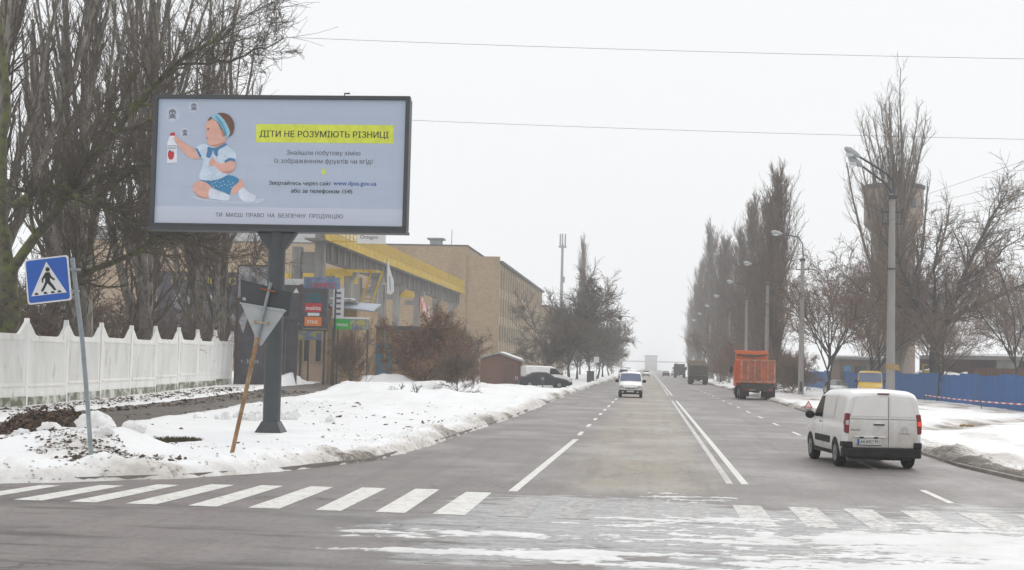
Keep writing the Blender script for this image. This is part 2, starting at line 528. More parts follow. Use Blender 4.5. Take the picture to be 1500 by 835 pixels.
mat('print_red', (0.5, 0.02, 0.03), 0.5)
mat('print_orange', (0.75, 0.2, 0.02), 0.5)
mat('print_green', (0.015, 0.42, 0.05), 0.5)
mat('print_teal', (0.02, 0.09, 0.12), 0.5)
mat('board_blue', (0.1, 0.16, 0.3), 0.6, (0.2, 0.26, 0.36), 2.0, (0.4, 0.6))
mat('board_mixed', (0.16, 0.2, 0.32), 0.6, (0.4, 0.4, 0.12), 2.2, (0.48, 0.56))
mat('gate_blue', (0.07, 0.26, 0.42), 0.7, (0.05, 0.18, 0.3), 1.6, (0.4, 0.65), c3=(0.2, 0.3, 0.36), scale3=3, mix3=(0.58, 0.75))
mat('wire', (0.05, 0.05, 0.055), 0.6)
mat('mast_grey', (0.33, 0.34, 0.35), 0.6)
mat('lamp_head', (0.4, 0.42, 0.43), 0.4, (0.3, 0.32, 0.33), 6, metal=0.3)
mat('lamp_glass', (0.6, 0.66, 0.68), 0.15)
mat('tape_red', (0.6, 0.05, 0.06), 0.5)
mat('tape_white', (0.75, 0.75, 0.75), 0.5)
mat('cloth_tan', (0.42, 0.3, 0.13), 0.9, (0.3, 0.2, 0.09), 12)
mat('grass_bare', (0.05, 0.05, 0.02), 0.95, (0.1, 0.075, 0.035), 9, (0.35, 0.6), 0.6, 40)
mat('brownfield', (0.2, 0.14, 0.1), 0.9, (0.13, 0.1, 0.08), 0.8)
mat('mistletoe', (0.06, 0.06, 0.035), 0.9)
mat('snow_dirty', (0.62, 0.6, 0.56), 0.7, (0.35, 0.31, 0.26), 7, (0.35, 0.65))
mat('snow_lump', (0.8, 0.8, 0.8), 0.6, (0.66, 0.645, 0.62), 5, (0.45, 0.7), 0.4, 14)
mat('far_block', (0.5, 0.5, 0.51), 0.9, (0.45, 0.45, 0.46), 0.5)  # haze is mixed into this pale colour so the far end fades

def snow_material(name='snow', c1=(0.86, 0.865, 0.87), c2=(0.79, 0.785, 0.775)):
    m = bpy.data.materials.new(name)
    m.use_nodes = True
    n, l = m.node_tree.nodes, m.node_tree.links
    b = n['Principled BSDF']
    b.inputs['Roughness'].default_value = 0.65
    b.inputs['Specular IOR Level'].default_value = 0.3
    tc = n.new('ShaderNodeTexCoord')
    at = n.new('ShaderNodeAttribute')
    at.attribute_name = 'dirt'

    def noise(sc, det=6, ro=0.6):
        z = n.new('ShaderNodeTexNoise')
        z.inputs['Scale'].default_value = sc
        z.inputs['Detail'].default_value = det
        z.inputs['Roughness'].default_value = ro
        l.new(tc.outputs['Object'], z.inputs['Vector'])
        return z.outputs['Fac']

    def math_(op, a, bb):
        q = n.new('ShaderNodeMath')
        q.operation = op
        for i, s in enumerate((a, bb)):
            if isinstance(s, (int, float)): q.inputs[i].default_value = s
            else: l.new(s, q.inputs[i])
        return q.outputs[0]

    def rng(s, a, c, t=1.0):
        q = n.new('ShaderNodeMapRange')
        q.inputs['From Min'].default_value, q.inputs['From Max'].default_value = a, c
        q.inputs['To Max'].default_value = t
        l.new(s, q.inputs['Value'])
        return q.outputs[0]

    def mixc(f, a, c):
        q = n.new('ShaderNodeMix')
        q.data_type = 'RGBA'
        l.new(f, q.inputs['Factor'])
        if isinstance(a, tuple): q.inputs['A'].default_value = (*a, 1)
        else: l.new(a, q.inputs['A'])
        q.inputs['B'].default_value = (*c, 1)
        return q.outputs['Result']
    base = mixc(rng(noise(0.6), 0.4, 0.75), c1, c2)
    d = math_('ADD', at.outputs['Fac'], math_('MULTIPLY', math_('SUBTRACT', noise(2.2, 8, 0.7), 0.5), 1.1))
    base = mixc(rng(d, 0.42, 0.95, 0.8), base, (0.45, 0.4, 0.34))
    base = mixc(rng(math_('ADD', at.outputs['Fac'], math_('MULTIPLY', math_('SUBTRACT', noise(6.5, 6, 0.75), 0.5), 1.6)), 0.85, 1.15), base, (0.11, 0.09, 0.07))
    base = mixc(rng(math_('ADD', math_('MULTIPLY', at.outputs['Fac'], 0.12), noise(13.0, 4, 0.7)), 0.74, 0.8, 0.6), base, (0.2, 0.15, 0.1))
    th = n.new('ShaderNodeAttribute')
    th.attribute_name = 'thin'
    base = mixc(rng(math_('ADD', th.outputs['Fac'], math_('MULTIPLY', math_('SUBTRACT', noise(7.0, 6, 0.7), 0.5), 0.7)), 0.3, 0.8, 0.85), base, (0.24, 0.235, 0.23))
    l.new(base, b.inputs['Base Color'])
    bp = n.new('ShaderNodeBump')
    bp.inputs['Strength'].default_value = 0.5
    bp.inputs['Distance'].default_value = 0.06
    l.new(math_('ADD', noise(5.0), math_('MULTIPLY', noise(24.0), 0.35)), bp.inputs['Height'])
    l.new(bp.outputs['Normal'], b.inputs['Normal'])
    return m


def road_material():
    m = bpy.data.materials.new('asphalt')
    m.use_nodes = True
    n, l = m.node_tree.nodes, m.node_tree.links
    b = n['Principled BSDF']
    tc = n.new('ShaderNodeTexCoord')
    sep = n.new('ShaderNodeSeparateXYZ')
    l.new(tc.outputs['Object'], sep.inputs[0])
    X, Y = sep.outputs['X'], sep.outputs['Y']

    def noise(sc, det=6, ro=0.6, stretch=(1, 1, 1)):
        mp = n.new('ShaderNodeMapping')
        mp.inputs['Scale'].default_value = stretch
        l.new(tc.outputs['Object'], mp.inputs['Vector'])
        z = n.new('ShaderNodeTexNoise')
        z.inputs['Scale'].default_value = sc
        z.inputs['Detail'].default_value = det
        z.inputs['Roughness'].default_value = ro
        l.new(mp.outputs[0], z.inputs['Vector'])
        return z.outputs['Fac']

    def math_(op, a, bb=0.0):
        q = n.new('ShaderNodeMath')
        q.operation = op
        for i, s in enumerate((a, bb)):
            if isinstance(s, (int, float)): q.inputs[i].default_value = s
            else: l.new(s, q.inputs[i])
        return q.outputs[0]

    def rng(s, a, c, t0=0.0, t=1.0):
        q = n.new('ShaderNodeMapRange')
        q.interpolation_type = 'SMOOTHSTEP'
        q.inputs['From Min'].default_value, q.inputs['From Max'].default_value = a, c
        q.inputs['To Min'].default_value, q.inputs['To Max'].default_value = t0, t
        l.new(s, q.inputs['Value'])
        return q.outputs[0]

    def band(s, a0, a1, b1, b0):
        return math_('MULTIPLY', rng(s, a0, a1), rng(s, b1, b0, 1.0, 0.0))

    def mixc(f, a, c):
        q = n.new('ShaderNodeMix')
        q.data_type = 'RGBA'
        l.new(f, q.inputs['Factor'])
        if isinstance(a, tuple): q.inputs['A'].default_value = (*a, 1)
        else: l.new(a, q.inputs['A'])
        if isinstance(c, tuple): q.inputs['B'].default_value = (*c, 1)
        else: l.new(c, q.inputs['B'])
        return q.outputs['Result']
    base = mixc(rng(noise(0.5, 8), 0.35, 0.68), (0.235, 0.206, 0.196), (0.172, 0.152, 0.146))
    base = mixc(rng(noise(75, 2, 0.6), 0.5, 0.62, 0, 0.6), base, (0.1, 0.088, 0.084))
    base = mixc(rng(noise(30, 4, 0.7), 0.45, 0.7, 0, 0.65), base, (0.3, 0.275, 0.255))
    # sandy, salt-dried strip of the inner lane towards the double line
    wob = math_('ADD', X, math_('MULTIPLY', math_('SUBTRACT', noise(0.6, 4, 0.6, (1, 0.25, 1)), 0.5), 1.0))
    sand = math_('MULTIPLY', band(wob, -2.0, -1.1, 0.9, 1.7), rng(Y, 24.5, 27.5))
    base = mixc(math_('MULTIPLY', sand, rng(noise(1.6, 8, 0.75, (1, 0.3, 1)), 0.3, 0.58, 0.15, 1.0)), base, (0.3, 0.262, 0.205))
    # tyre-worn darker tracks
    base = mixc(math_('MULTIPLY', rng(noise(0.9, 4, 0.5, (2.2, 0.06, 1)), 0.52, 0.7), 0.35), base, (0.115, 0.104, 0.1))
    # cross street: dark damp smears along its own traffic
    smear = math_('MULTIPLY', rng(noise(1.1, 6, 0.65, (0.28, 1.6, 1)), 0.5, 0.68), rng(Y, 26, 21, 0.0, 0.9))
    base = mixc(smear, base, (0.075, 0.064, 0.056))
    damp = math_('MULTIPLY', rng(noise(0.42, 7, 0.68, (0.4, 1.1, 1)), 0.52, 0.64), rng(Y, 25, 20, 0.0, 0.85))
    base = mixc(damp, base, (0.085, 0.074, 0.066))
    # ice film around the crossing
    wy = math_('ADD', Y, math_('MULTIPLY', math_('SUBTRACT', noise(0.3, 7, 0.7, (1, 0.8, 1)), 0.5), 11.0))
    wx = math_('ADD', X, math_('MULTIPLY', math_('SUBTRACT', noise(0.5, 6, 0.65), 0.5), 5.0))
    icem = math_('MULTIPLY', band(wx, -5.5, -1.5, 6.0, 10.0), band(wy, 14.0, 18.0, 23.0, 27.0))
    ice = rng(math_('ADD', math_('MULTIPLY', icem, 0.5), noise(2.0, 12, 0.78, (0.35, 1.4, 1))), 0.8, 0.97, 0.0, 0.92)
    icecol = mixc(rng(noise(3.4, 9, 0.78, (0.4, 1.8, 1)), 0.42, 0.6), (0.27, 0.272, 0.275), (0.47, 0.47, 0.465))
    base = mixc(ice, base, icecol)
    # fine cracks and sealed joints
    vo = n.new('ShaderNodeTexVoronoi')
    vo.feature = 'DISTANCE_TO_EDGE'
    vo.inputs['Scale'].default_value = 0.16
    wv = n.new('ShaderNodeMix')
    wv.data_type = 'VECTOR'
    wv.inputs['Factor'].default_value = 0.09
    nzv = n.new('ShaderNodeTexNoise')
    nzv.inputs['Scale'].default_value = 0.8
    nzv.inputs['Detail'].default_value = 6
    l.new(tc.outputs['Object'], nzv.inputs['Vector'])
    va = n.new('ShaderNodeVectorMath')
    va.operation = 'MULTIPLY_ADD'
    l.new(nzv.outputs['Color'], va.inputs[0])
    va.inputs[1].default_value = (2.2, 2.2, 0)
    l.new(tc.outputs['Object'], va.inputs[2])
    l.new(va.outputs[0], vo.inputs['Vector'])
    crack = math_('MULTIPLY', rng(vo.outputs['Distance'], 0.0, 0.006, 1.0, 0.0), rng(noise(0.25, 3), 0.45, 0.6, 0.0, 0.75))
    base = mixc(crack, base, (0.05, 0.045, 0.042))
    base = mixc(rng(noise(7.5, 5, 0.75), 0.46, 0.66, 0.0, 0.5), base, (0.105, 0.092, 0.087))
    base = mixc(rng(noise(14, 4, 0.7, (1, 0.6, 1)), 0.55, 0.72, 0.0, 0.5), base, (0.3, 0.275, 0.26))
    # small oil and grit spots
    base = mixc(rng(noise(5.5, 3, 0.5), 0.68, 0.74, 0.0, 0.55), base, (0.09, 0.08, 0.075))
    base = mixc(rng(noise(1.7, 8, 0.75, (1, 0.35, 1)), 0.5, 0.75, 0.0, 0.45), base, (0.27, 0.25, 0.235))
    l.new(base, b.inputs['Base Color'])
    wet = rng(noise(0.35, 5, 0.6, (1, 0.5, 1)), 0.42, 0.66)
    ro = math_('SUBTRACT', math_('SUBTRACT', 0.66, math_('MULTIPLY', damp, 0.2)), math_('ADD', math_('MULTIPLY', wet, 0.2), math_('MULTIPLY', ice, 0.14)))
    l.new(ro, b.inputs['Roughness'])
    b.inputs['Specular IOR Level'].default_value = 0.42
    bp = n.new('ShaderNodeBump')
    bp.inputs['Strength'].default_value = 0.35
    bp.inputs['Distance'].default_value = 0.012
    l.new(noise(34, 4, 0.7), bp.inputs['Height'])
    l.new(bp.outputs['Normal'], b.inputs['Normal'])
    return m


M['snow'] = snow_material()
M['slush'] = snow_material('slush', (0.78, 0.78, 0.775), (0.62, 0.615, 0.6))
M['asphalt'] = road_material()

# ------------------------------------------------------------------ ground, road, verges
KL = np.array([(-5.95, 700), (-5.95, 180), (-5.85, 105), (-5.45, 60), (-5.6, 40), (-5.85, 32), (-6.9, 28.4), (-8.2, 25.9), (-9.6, 24.5), (-11.2, 23.3), (-15, 21.8), (-24, 20.6), (-60, 19.5)], float)
KR = np.array([(8.4, 700), (8.4, 180), (8.6, 105), (8.2, 75), (7.35, 42), (7.3, 36), (7.75, 31.3), (8.8, 28.4), (10.6, 26.4), (14, 25.0), (24, 24.2), (60, 24)], float)


def dist_poly(x, y, P, sign):
    """distance to a polyline, positive on the verge side"""
    best = np.full(x.shape, 1e9)
    side = np.zeros(x.shape)
    for (ax, ay), (bx, by) in zip(P[:-1], P[1:]):
        dx, dy = bx - ax, by - ay
        L2 = dx * dx + dy * dy
        t = np.clip(((x - ax) * dx + (y - ay) * dy) / L2, 0, 1)
        d = np.hypot(x - ax - t * dx, y - ay - t * dy)
        cr = dx * (y - ay) - dy * (x - ax)
        upd = d < best - 1e-9
        side = np.where(upd, np.sign(cr), side)
        best = np.where(upd, d, best)
    return best * side * sign


def gbase(x, y):
    """bare ground height beside the road"""
    x, y = np.asarray(x, float), np.asarray(y, float)
    l = sstep(-5.5, -24, x) if False else np.clip((-x - 5.5) / 18.5, 0, 1)
    left = 0.07 + l * (0.2 + 0.28 * sstep(48, 90, y) * (1 - sstep(112, 150, y)))
    return np.where(x < 0, left, 0.05)


PATH_L = np.array([(-13.6, 33.0), (-15.9, 38.5), (-17.3, 44), (-18.0, 56), (-18.5, 66), (-19.6, 80), (-20.6, 92), (-21.5, 106)], float)
PATH_W = 1.95
PATH_R = np.array([(11.0, 58), (14.4, 67), (19.2, 77), (27, 90), (40, 104)], float)


def dist_line(x, y, P):
    return np.abs(dist_poly(x, y, P, 1))


def snow_h(x, y, side):
    """snow surface height, and how dirty it is"""
    P = KL if side < 0 else KR
    d = dist_poly(x, y, P, -1 if side < 0 else 1)
    d = d + 0.35 * (fbm(x * 0.9, y * 0.5, 4) - 0.5) + 0.14 * (fbm(x * 4, y * 3, 3) - 0.5)
    near = np.clip(90.0 / np.maximum(y, 20.0), 0.15, 1.0)
    lump = fbm(x * 0.35, y * 0.28, 4)
    fine = fbm(x * 2.3, y * 2.1, 4)
    z = gbase(x, y) + 0.03 + 0.1 * (lump - 0.35) + 0.05 * (fine - 0.5) * near
    # ploughed ridge along the kerb
    ridge = np.exp(-((d - 0.75) / 0.5) ** 2) * (0.06 + 0.2 * sstep(0.4, 0.75, fbm(x * 1.3 + 9, y * 0.9, 4)) + 0.1 * (fbm(x * 5, y * 4, 3) - 0.45))
    z = z + ridge * (1.0 if side < 0 else 0.8)
    if side < 0:
        # trodden heaps seen in the verge
        for hx, hy, hr, hh in ((-11.3, 29.2, 0.9, 0.34), (-12.4, 30.6, 1.2, 0.4), (-10.9, 30.6, 0.6, 0.2), (-11.0, 55, 2.3, 0.32), (-13.5, 58, 2.0, 0.26), (-9.0, 62, 1.9, 0.3), (-10.5, 75, 4.0, 0.5),
                               (-22.0, 92, 2.4, 0.75), (-19.6, 97, 1.5, 0.5), (-16.0, 84, 3.2, 0.5), (-17.2, 98, 1.6, 0.8), (-14.0, 92, 3.0, 0.55), (-11.5, 100, 3.4, 0.55), (-10.2, 112, 3.0, 0.4), (-12.8, 70, 2.2, 0.3), (-15.2, 64, 1.1, 0.22)):
            q = np.exp(-(((x - hx) / hr) ** 2 + ((y - hy) / (hr * 1.6)) ** 2))
            z = z + hh * q * (0.65 + 0.7 * fbm(x * 1.1 + hx, y * 0.9 + hy, 4))
        pl = dist_line(x, y, PATH_L) + 0.5 * (fbm(x * 0.8, y * 0.7, 4) - 0.5) + 0.2 * (fbm(x * 3, y * 3, 2) - 0.5)
        bank = np.exp(-((pl - PATH_W - 0.35) / 0.3) ** 2) * (0.02 + 0.1 * fbm(x * 2.1, y * 1.7, 3))
        z = z + bank
        z = np.where(pl < PATH_W, np.minimum(z, gbase(x, y) - 0.03), z)
        bare = ((x + 11.4) / 0.62) ** 2 + ((y - 34.6) / 1.25) ** 2 + 0.7 * (fbm(x * 3, y * 3, 3) - 0.5)
        z = np.where(bare < 1, np.minimum(z, gbase(x, y) + 0.0), np.where(bare < 4, np.minimum(z, gbase(x, y) + 0.045), z))
    else:
        pl = dist_line(x, y, PATH_R) + 0.9 * (fbm(x * 0.6, y * 0.5, 4) - 0.5)
        z = z - 0.12 * np.exp(-(pl / 0.9) ** 2)
        for k, (hx, hy, hr, hh) in enumerate(((10.0, 40, 1.6, 0.2), (11.5, 52, 2.0, 0.15), (10.2, 66, 1.8, 0.2), (12, 90, 3, 0.3), (11, 118, 3, 0.3))):
            q = np.exp(-(((x - hx) / hr) ** 2 + ((y - hy) / (hr * 1.5)) ** 2))
            z = z + hh * q * (0.3 + 0.9 * fbm(x * 1.4 + hx, y * 1.1 + hy, 4))
    # falls away under the carriageway edge
    z = np.where(d < 0.25, z - (0.25 - d) * 0.9, z)
    dirt = (0.78 - 0.3 * sstep(31, 26, y)) * np.exp(-((d - 0.15) / 0.55) ** 2) + 0.3 * sstep(0.55, 0.72, fbm(x * 0.5 + 7, y * 0.35, 4)) * sstep(9, 2, d) + 0.25 * np.exp(-((d - 0.9) / 0.9) ** 2) * fbm(x * 2, y * 2, 3)
    if side < 0:
        fl = np.abs((x + 22.3 + (y - 50) * 0.073))
        dirt = dirt + 0.62 * np.exp(-(fl / 2.6) ** 2) * sstep(95, 80, y)
        dirt = dirt + 0.5 * np.exp(-(((x + 11.2) / 1.3) ** 2 + ((y - 28.3) / 1.2) ** 2)) + 0.25 * np.exp(-((pl - PATH_W - 0.2) / 0.5) ** 2)
    else:
        dirt = dirt + 0.12 + 0.75 * np.exp(-(pl / 1.3) ** 2) * sstep(55, 62, y) + 0.35 * np.exp(-(((x - 9) / 1.5) ** 2 + ((y - 38) / 4) ** 2)) + 0.62 * sstep(9, 13, x) * sstep(58, 85, y) * sstep(0.42, 0.6, fbm(x * 0.3 + 3, y * 0.09, 4)) + 0.3 * sstep(0.5, 0.66, fbm(x * 0.8, y * 0.3, 4))
    return z, dirt


def verge(name, side, ncol, x_in, label_mat):
    ys = [17.5]
    while ys[-1] < 780:
        y = ys[-1]
        ys.append(y * (1.0042 if y < 62 else 1.011 if y < 150 else 1.035))
    ys = np.array(ys)
    u = np.linspace(0, 1, ncol) ** 1.25
    Yg = np.repeat(ys[:, None], ncol, 1)
    Xg = x_in + side * u[None, :] * (0.62 * Yg + 9)
    z, dirt = snow_h(Xg, Yg, side)
    V = np.stack([Xg, Yg, z], -1).reshape(-1, 3)
    nr = len(ys)
    i = np.arange(nr - 1)[:, None] * ncol + np.arange(ncol - 1)[None, :]
    q = np.stack([i, i + 1, i + ncol + 1, i + ncol], -1).reshape(-1, 4)
    if side < 0:
        q = q[:, ::-1]
    keep = (V[q][:, :, 2].max(1) > -0.05)
    me = np_mesh(name, V, q[keep])
    a = me.attributes.new('dirt', 'FLOAT', 'POINT')
    a.data.foreach_set('value', dirt.astype(np.float32).ravel())
    return tag(link(name, me, M['snow']), kind='structure')


verge('ground_verge', -1, 300, -4.9, 'snow')
verge('ground_verge_right', 1, 210, 6.4, 'snow')

# the wide snowy ground under everything
gm = np_mesh('ground', np.array([(-640, -60, -0.16), (640, -60, -0.16), (640, 1480, -0.16), (-640, 1480, -0.16)]), np.array([[0, 1, 2, 3]]), False)
tag(link('ground', gm, M['snow']), kind='structure')

# carriageway: one sheet, crossing street included
rp = [(-200, -40), (200, -40), (200, 25.5), (40, 25.5), (14, 26.5), (9.4, 30), (9.4, 1400), (-7, 1400), (-7, 30), (-9, 27.2), (-13, 24.5), (-40, 22.5), (-200, 22.5)]
rb = MB()
rb.add([(x, y, 0.0) for x, y in rp], [tuple(range(len(rp)))])
road = tag(rb.build('road', M['asphalt']), kind='structure')


def sheet(name, pts, m, parent, z):
    b = MB()
    b.add([(x, y, z) for x, y in pts], [tuple(range(len(pts)))])
    return b.build(name, m, parent)


# crosswalk stripes
st = [(-10.25, -9.85, -10.0, -9.68, 23.7), (-9.38, -8.93, -9.12, -8.72, 24.05), (-8.52, -8.1, -8.3, -7.92, 24.5), (-7.66, -7.2, -7.47, -7.06, 24.85),
      (-6.71, -6.27, -6.62, -6.23, 25.0), (-5.81, -5.34, -5.78, -5.38, 25.1), (-4.8, -4.42, -4.9, -4.47, 25.2), (-3.92, -3.48, -3.98, -3.56, 25.3), (-3.08, -2.6, -3.06, -2.62, 25.0)]
for i, (b0, b1, t0, t1, ty) in enumerate(st):
    sheet('crosswalk_stripe', [(b0, 21.2), (b1, 21.2), (t1, ty), (t0, ty)], M['paint_white'], road, 0.004)
x = -2.15
while x < 9:
    worn = x < 1.2
    sheet('crosswalk_stripe', [(x, 21.2), (x + 0.46, 21.2), (x + 0.46, 24.2), (x, 24.2)], M['paint_faint' if worn else 'paint_worn'], road, 0.004)
    x += 0.885


def dashes(x0, lst, w=0.13, m='paint_white'):
    for a, b, xa, xb in lst:
        sheet('lane_dash', [(xa - w / 2, a), (xa + w / 2, a), (xb + w / 2, b), (xb - w / 2, b)], M[m], road, 0.004)


dashes(-2.2, [(25.4, 44.0, -2.3, -2.12)], 0.16)
y = 46.5
while y < 330:
    dashes(-2.2, [(y, y + (2.6 if y < 75 else 4.0), -2.15, -2.17)], 0.14)
    y += 6.6 if y < 75 else 9.0
y = 25.9
while y < 300:
    dashes(5.2, [(y, y + 2.7, 5.2, 5.2)], 0.13)
    y += 8.4
for off, w in ((-0.13, 0.13), (0.16, 0.14)):
    for a, b in ((28.6, 99.0), (118.0, 820.0)):
        c0 = 1.72
        sheet('centre_line', [(c0 + off - w / 2, a), (c0 + off + w / 2, a), (c0 + off + w / 2, b), (c0 + off - w / 2, b)], M['paint_worn' if off < 0 else 'paint_white'], road, 0.004)

# kerbstones under the snow edge
for P, s in ((KL, -1), (KR, 1)):
    k = MB()
    Q = [Vector((p[0], p[1], 0)) for p in P]
    for i in range(len(Q) - 1):
        d = (Q[i + 1] - Q[i]).normalized()
        nrm = Vector((-d.y, d.x, 0)) * (-1 if s < 0 else 1)
        a, b = Q[i] + nrm * 0.12, Q[i + 1] + nrm * 0.12
        c, e = b + nrm * 0.16, a + nrm * 0.16
        pts = [(p.x, p.y) for p in ((a, b, c, e) if s > 0 else (a, e, c, b))]
        k.prism_z(pts, -0.05, 0.075)
    tag(k.build('kerb', M['kerb_stone']), kind='structure')

# footpath sheets
for nm, P, w in (('footpath', PATH_L, 2.6),):
    PP = []
    for i in range(len(P) - 1):
        for t in np.linspace(0, 1, 8, endpoint=False):
            PP.append(P[i] * (1 - t) + P[i + 1] * t)
    PP = np.array(PP + [P[-1]])
    T = np.gradient(PP, axis=0)
    T /= np.linalg.norm(T, axis=1)[:, None]
    Nn = np.stack([-T[:, 1], T[:, 0]], 1)
    V = []
    for s in np.linspace(-1, 1, 5):
        q = PP + Nn * s * w
        V.append(np.stack([q[:, 0], q[:, 1], gbase(q[:, 0], q[:, 1]) - 0.012], 1))
    V = np.array(V)
    nS, nP = V.shape[:2]
    i = np.arange(nS - 1)[:, None] * nP + np.arange(nP - 1)[None, :]
    q = np.stack([i, i + nP, i + nP + 1, i + 1], -1).reshape(-1, 4)
    tag(link(nm, np_mesh(nm, V.reshape(-1, 3), q), M['asphalt_path']), kind='structure')

# slush and packed snow left on the carriageway (thin, uneven, real thickness)
gx = np.arange(-7.5, 9.6, 0.055)
gy_ = np.arange(14.5, 29.0, 0.055)
XX, YY = np.meshgrid(gx, gy_)
mask = 0.3 * sstep(-3.2, 0.6, XX) * sstep(14.8, 16.4, YY) * sstep(24.6, 21.6, YY)
mask = mask + 0.19 * sstep(1.6, 4.2, XX) * sstep(15.2, 16.5, YY) * sstep(22.0, 20.2, YY)
mask = mask + 0.3 * np.exp(-((YY - 17.2 - 0.05 * XX) / 0.5) ** 2) * sstep(-4.6, -3.0, XX) * sstep(0.4, -1.2, XX)
mask = mask + 0.22 * np.exp(-((YY - 19.0) / 1.0) ** 2) * sstep(-5.5, -3.4, XX) * sstep(0, -2, XX)
mask = mask + 0.36 * np.exp(-(((XX - 0.9) / 1.6) ** 2 + ((YY - 25.2 + 0.1 * XX) / 1.4) ** 2))
nz = 0.5 * fbm(XX * 0.6 + 3, YY * 2.0, 6, 0.62) + 0.5 * fbm(XX * 2.4, YY * 6.5, 5, 0.7)
hz = (nz + mask - 0.8) * 0.17
hz = np.where(hz > 0, np.minimum(hz, 0.03 + 0.2 * np.maximum(hz - 0.03, 0)), hz) + np.where(hz > 0, 0.014 * (fbm(XX * 5, YY * 9, 3) - 0.42), 0)
V = np.stack([XX, YY, hz], -1).reshape(-1, 3)
nc = XX.shape[1]
i = np.arange(XX.shape[0] - 1)[:, None] * nc + np.arange(nc - 1)[None, :]
q = np.stack([i, i + 1, i + nc + 1, i + nc], -1).reshape(-1, 4)
q = q[V[q][:, :, 2].max(1) > 0.0]
sl = np_mesh('slush', V, q)
a_ = sl.attributes.new('dirt', 'FLOAT', 'POINT')
a_.data.foreach_set('value', (0.55 - np.clip(hz * 14, 0, 0.42) + 0.3 * (fbm(XX * 1.2, YY * 3, 4) - 0.5) + 0.14 * sstep(23, 25, YY)).astype(np.float32).ravel())
a2_ = sl.attributes.new('thin', 'FLOAT', 'POINT')
a2_.data.foreach_set('value', (1.0 - np.clip(hz / 0.013, 0, 1)).astype(np.float32).ravel())
tag(link('slush', sl, M['slush']), 'trampled streaks of slush and ice across the crossing', 'slush', kind='stuff')

# bare grass patch in the snow
gp = MB()
for k in range(1500):
    a, r = random.random() * 2 * PI, math.sqrt(random.random())
    px, py = -11.4 + 0.66 * r * math.cos(a), 34.6 + 1.3 * r * math.sin(a)
    pz = float(gbase(px, py)) + 0.015
    h, t = 0.03 + 0.05 * random.random(), random.random() * PI
    dx, dy = 0.012 * math.cos(t), 0.012 * math.sin(t)
    lx, ly = random.uniform(-.05, .05), random.uniform(-.05, .05)
    gp.add([(px - dx, py - dy, pz), (px + dx, py + dy, pz), (px + lx, py + ly, pz + h)], [(0, 1, 2)])
gp.prism_z([(-11.4 + 0.72 * math.cos(t * PI / 10), 34.6 + 1.4 * math.sin(t * PI / 10)) for t in range(20)], 0.0, float(gbase(-11.4, 34.5)) + 0.012)
tag(gp.build('grass', M['grass_bare']), 'small bare patch of dull grass showing through the snow', 'grass', kind='stuff')

# ------------------------------------------------------------------ trees
def nrm(a):
    return a / np.maximum(np.linalg.norm(a, axis=-1, keepdims=True), 1e-9)


def branch(P, Rd, Lp, m, t0, t1, ang, angj, L, Lj, n, rr, up, wander, rng, prof=None, rmin=0.004):
    B, n0, _ = P.shape
    t = t0 + (t1 - t0) * (np.arange(m)[None, :] + rng.random((B, m))) / m
    i = np.clip((t * (n0 - 1)).astype(int), 0, n0 - 2)
    f = (t * (n0 - 1) - i)[..., None]
    bi = np.arange(B)[:, None]
    pos = P[bi, i] * (1 - f) + P[bi, i + 1] * f
    tan = nrm(P[bi, i + 1] - P[bi, i])
    rad = Rd[bi, i] * (1 - f[..., 0]) + Rd[bi, i + 1] * f[..., 0]
    v = rng.normal(size=pos.shape)
    v = nrm(v - (v * tan).sum(-1, keepdims=True) * tan)
    a = (ang + angj * rng.normal(size=t.shape))[..., None]
    d = tan * np.cos(a) + v * np.sin(a)
    ln = L * Lp[:, None] * np.clip(1 + Lj * rng.normal(size=t.shape), 0.3, 2.2)
    if prof is not None:
        ln = ln * prof(t)
    pos, d, ln, rad = pos.reshape(-1, 3), d.reshape(-1, 3), ln.reshape(-1), rad.reshape(-1)
    out = [pos]
    for k in range(n - 1):
        d = nrm(d + np.array([0, 0, up]) + wander * rng.normal(size=d.shape))
        out.append(out[-1] + d * (ln / (n - 1))[:, None])
    Q = np.stack(out, 1)
    r0 = np.maximum(rad * rr, rmin)
    RQ = np.maximum(r0[:, None] * np.linspace(1, 0.3, n)[None, :], rmin * 0.6)
    return Q, RQ, ln


def tube_mesh(name, sets):
    VV, QQ, off = [], [], 0
    for P, Rd, k in sets:
        B, n, _ = P.shape
        if B == 0: continue
        T = nrm(np.gradient(P, axis=1))
        ref = np.where(np.abs(T[..., 2:3]) < 0.9, np.array([0, 0, 1.0]), np.array([0, 1.0, 0]))
        A = nrm(np.cross(T, ref))
        C = np.cross(T, A)
        th = 2 * PI * np.arange(k) / k
        V = P[:, :, None, :] + Rd[:, :, None, None] * (A[:, :, None, :] * np.cos(th)[None, None, :, None] + C[:, :, None, :] * np.sin(th)[None, None, :, None])
        b = (np.arange(B) * n * k)[:, None, None] + (np.arange(n - 1) * k)[None, :, None]
        j = np.arange(k)[None, None, :]
        j2 = (j + 1) % k
        q = np.stack([b + j, b + k + j, b + k + j2, b + j2], -1).reshape(-1, 4) + off
        VV.append(V.reshape(-1, 3))
        QQ.append(q)
        off += B * n * k
    return np_mesh(name, np.concatenate(VV), np.concatenate(QQ))


def leaf_quads(P, rng, per, size, spread):
    p = P.reshape(-1, 3)
    p = p[rng.integers(0, len(p), per)] + rng.normal(size=(per, 3)) * spread
    a, b = nrm(rng.normal(size=(per, 3))), nrm(rng.normal(size=(per, 3)))
    s = size * (0.6 + 0.8 * rng.random((per, 1)))
    V = np.stack([p - a * s, p + b * s * 0.55, p + a * s, p - b * s * 0.55], 1).reshape(-1, 3)
    return V, np.arange(per * 4).reshape(-1, 4)


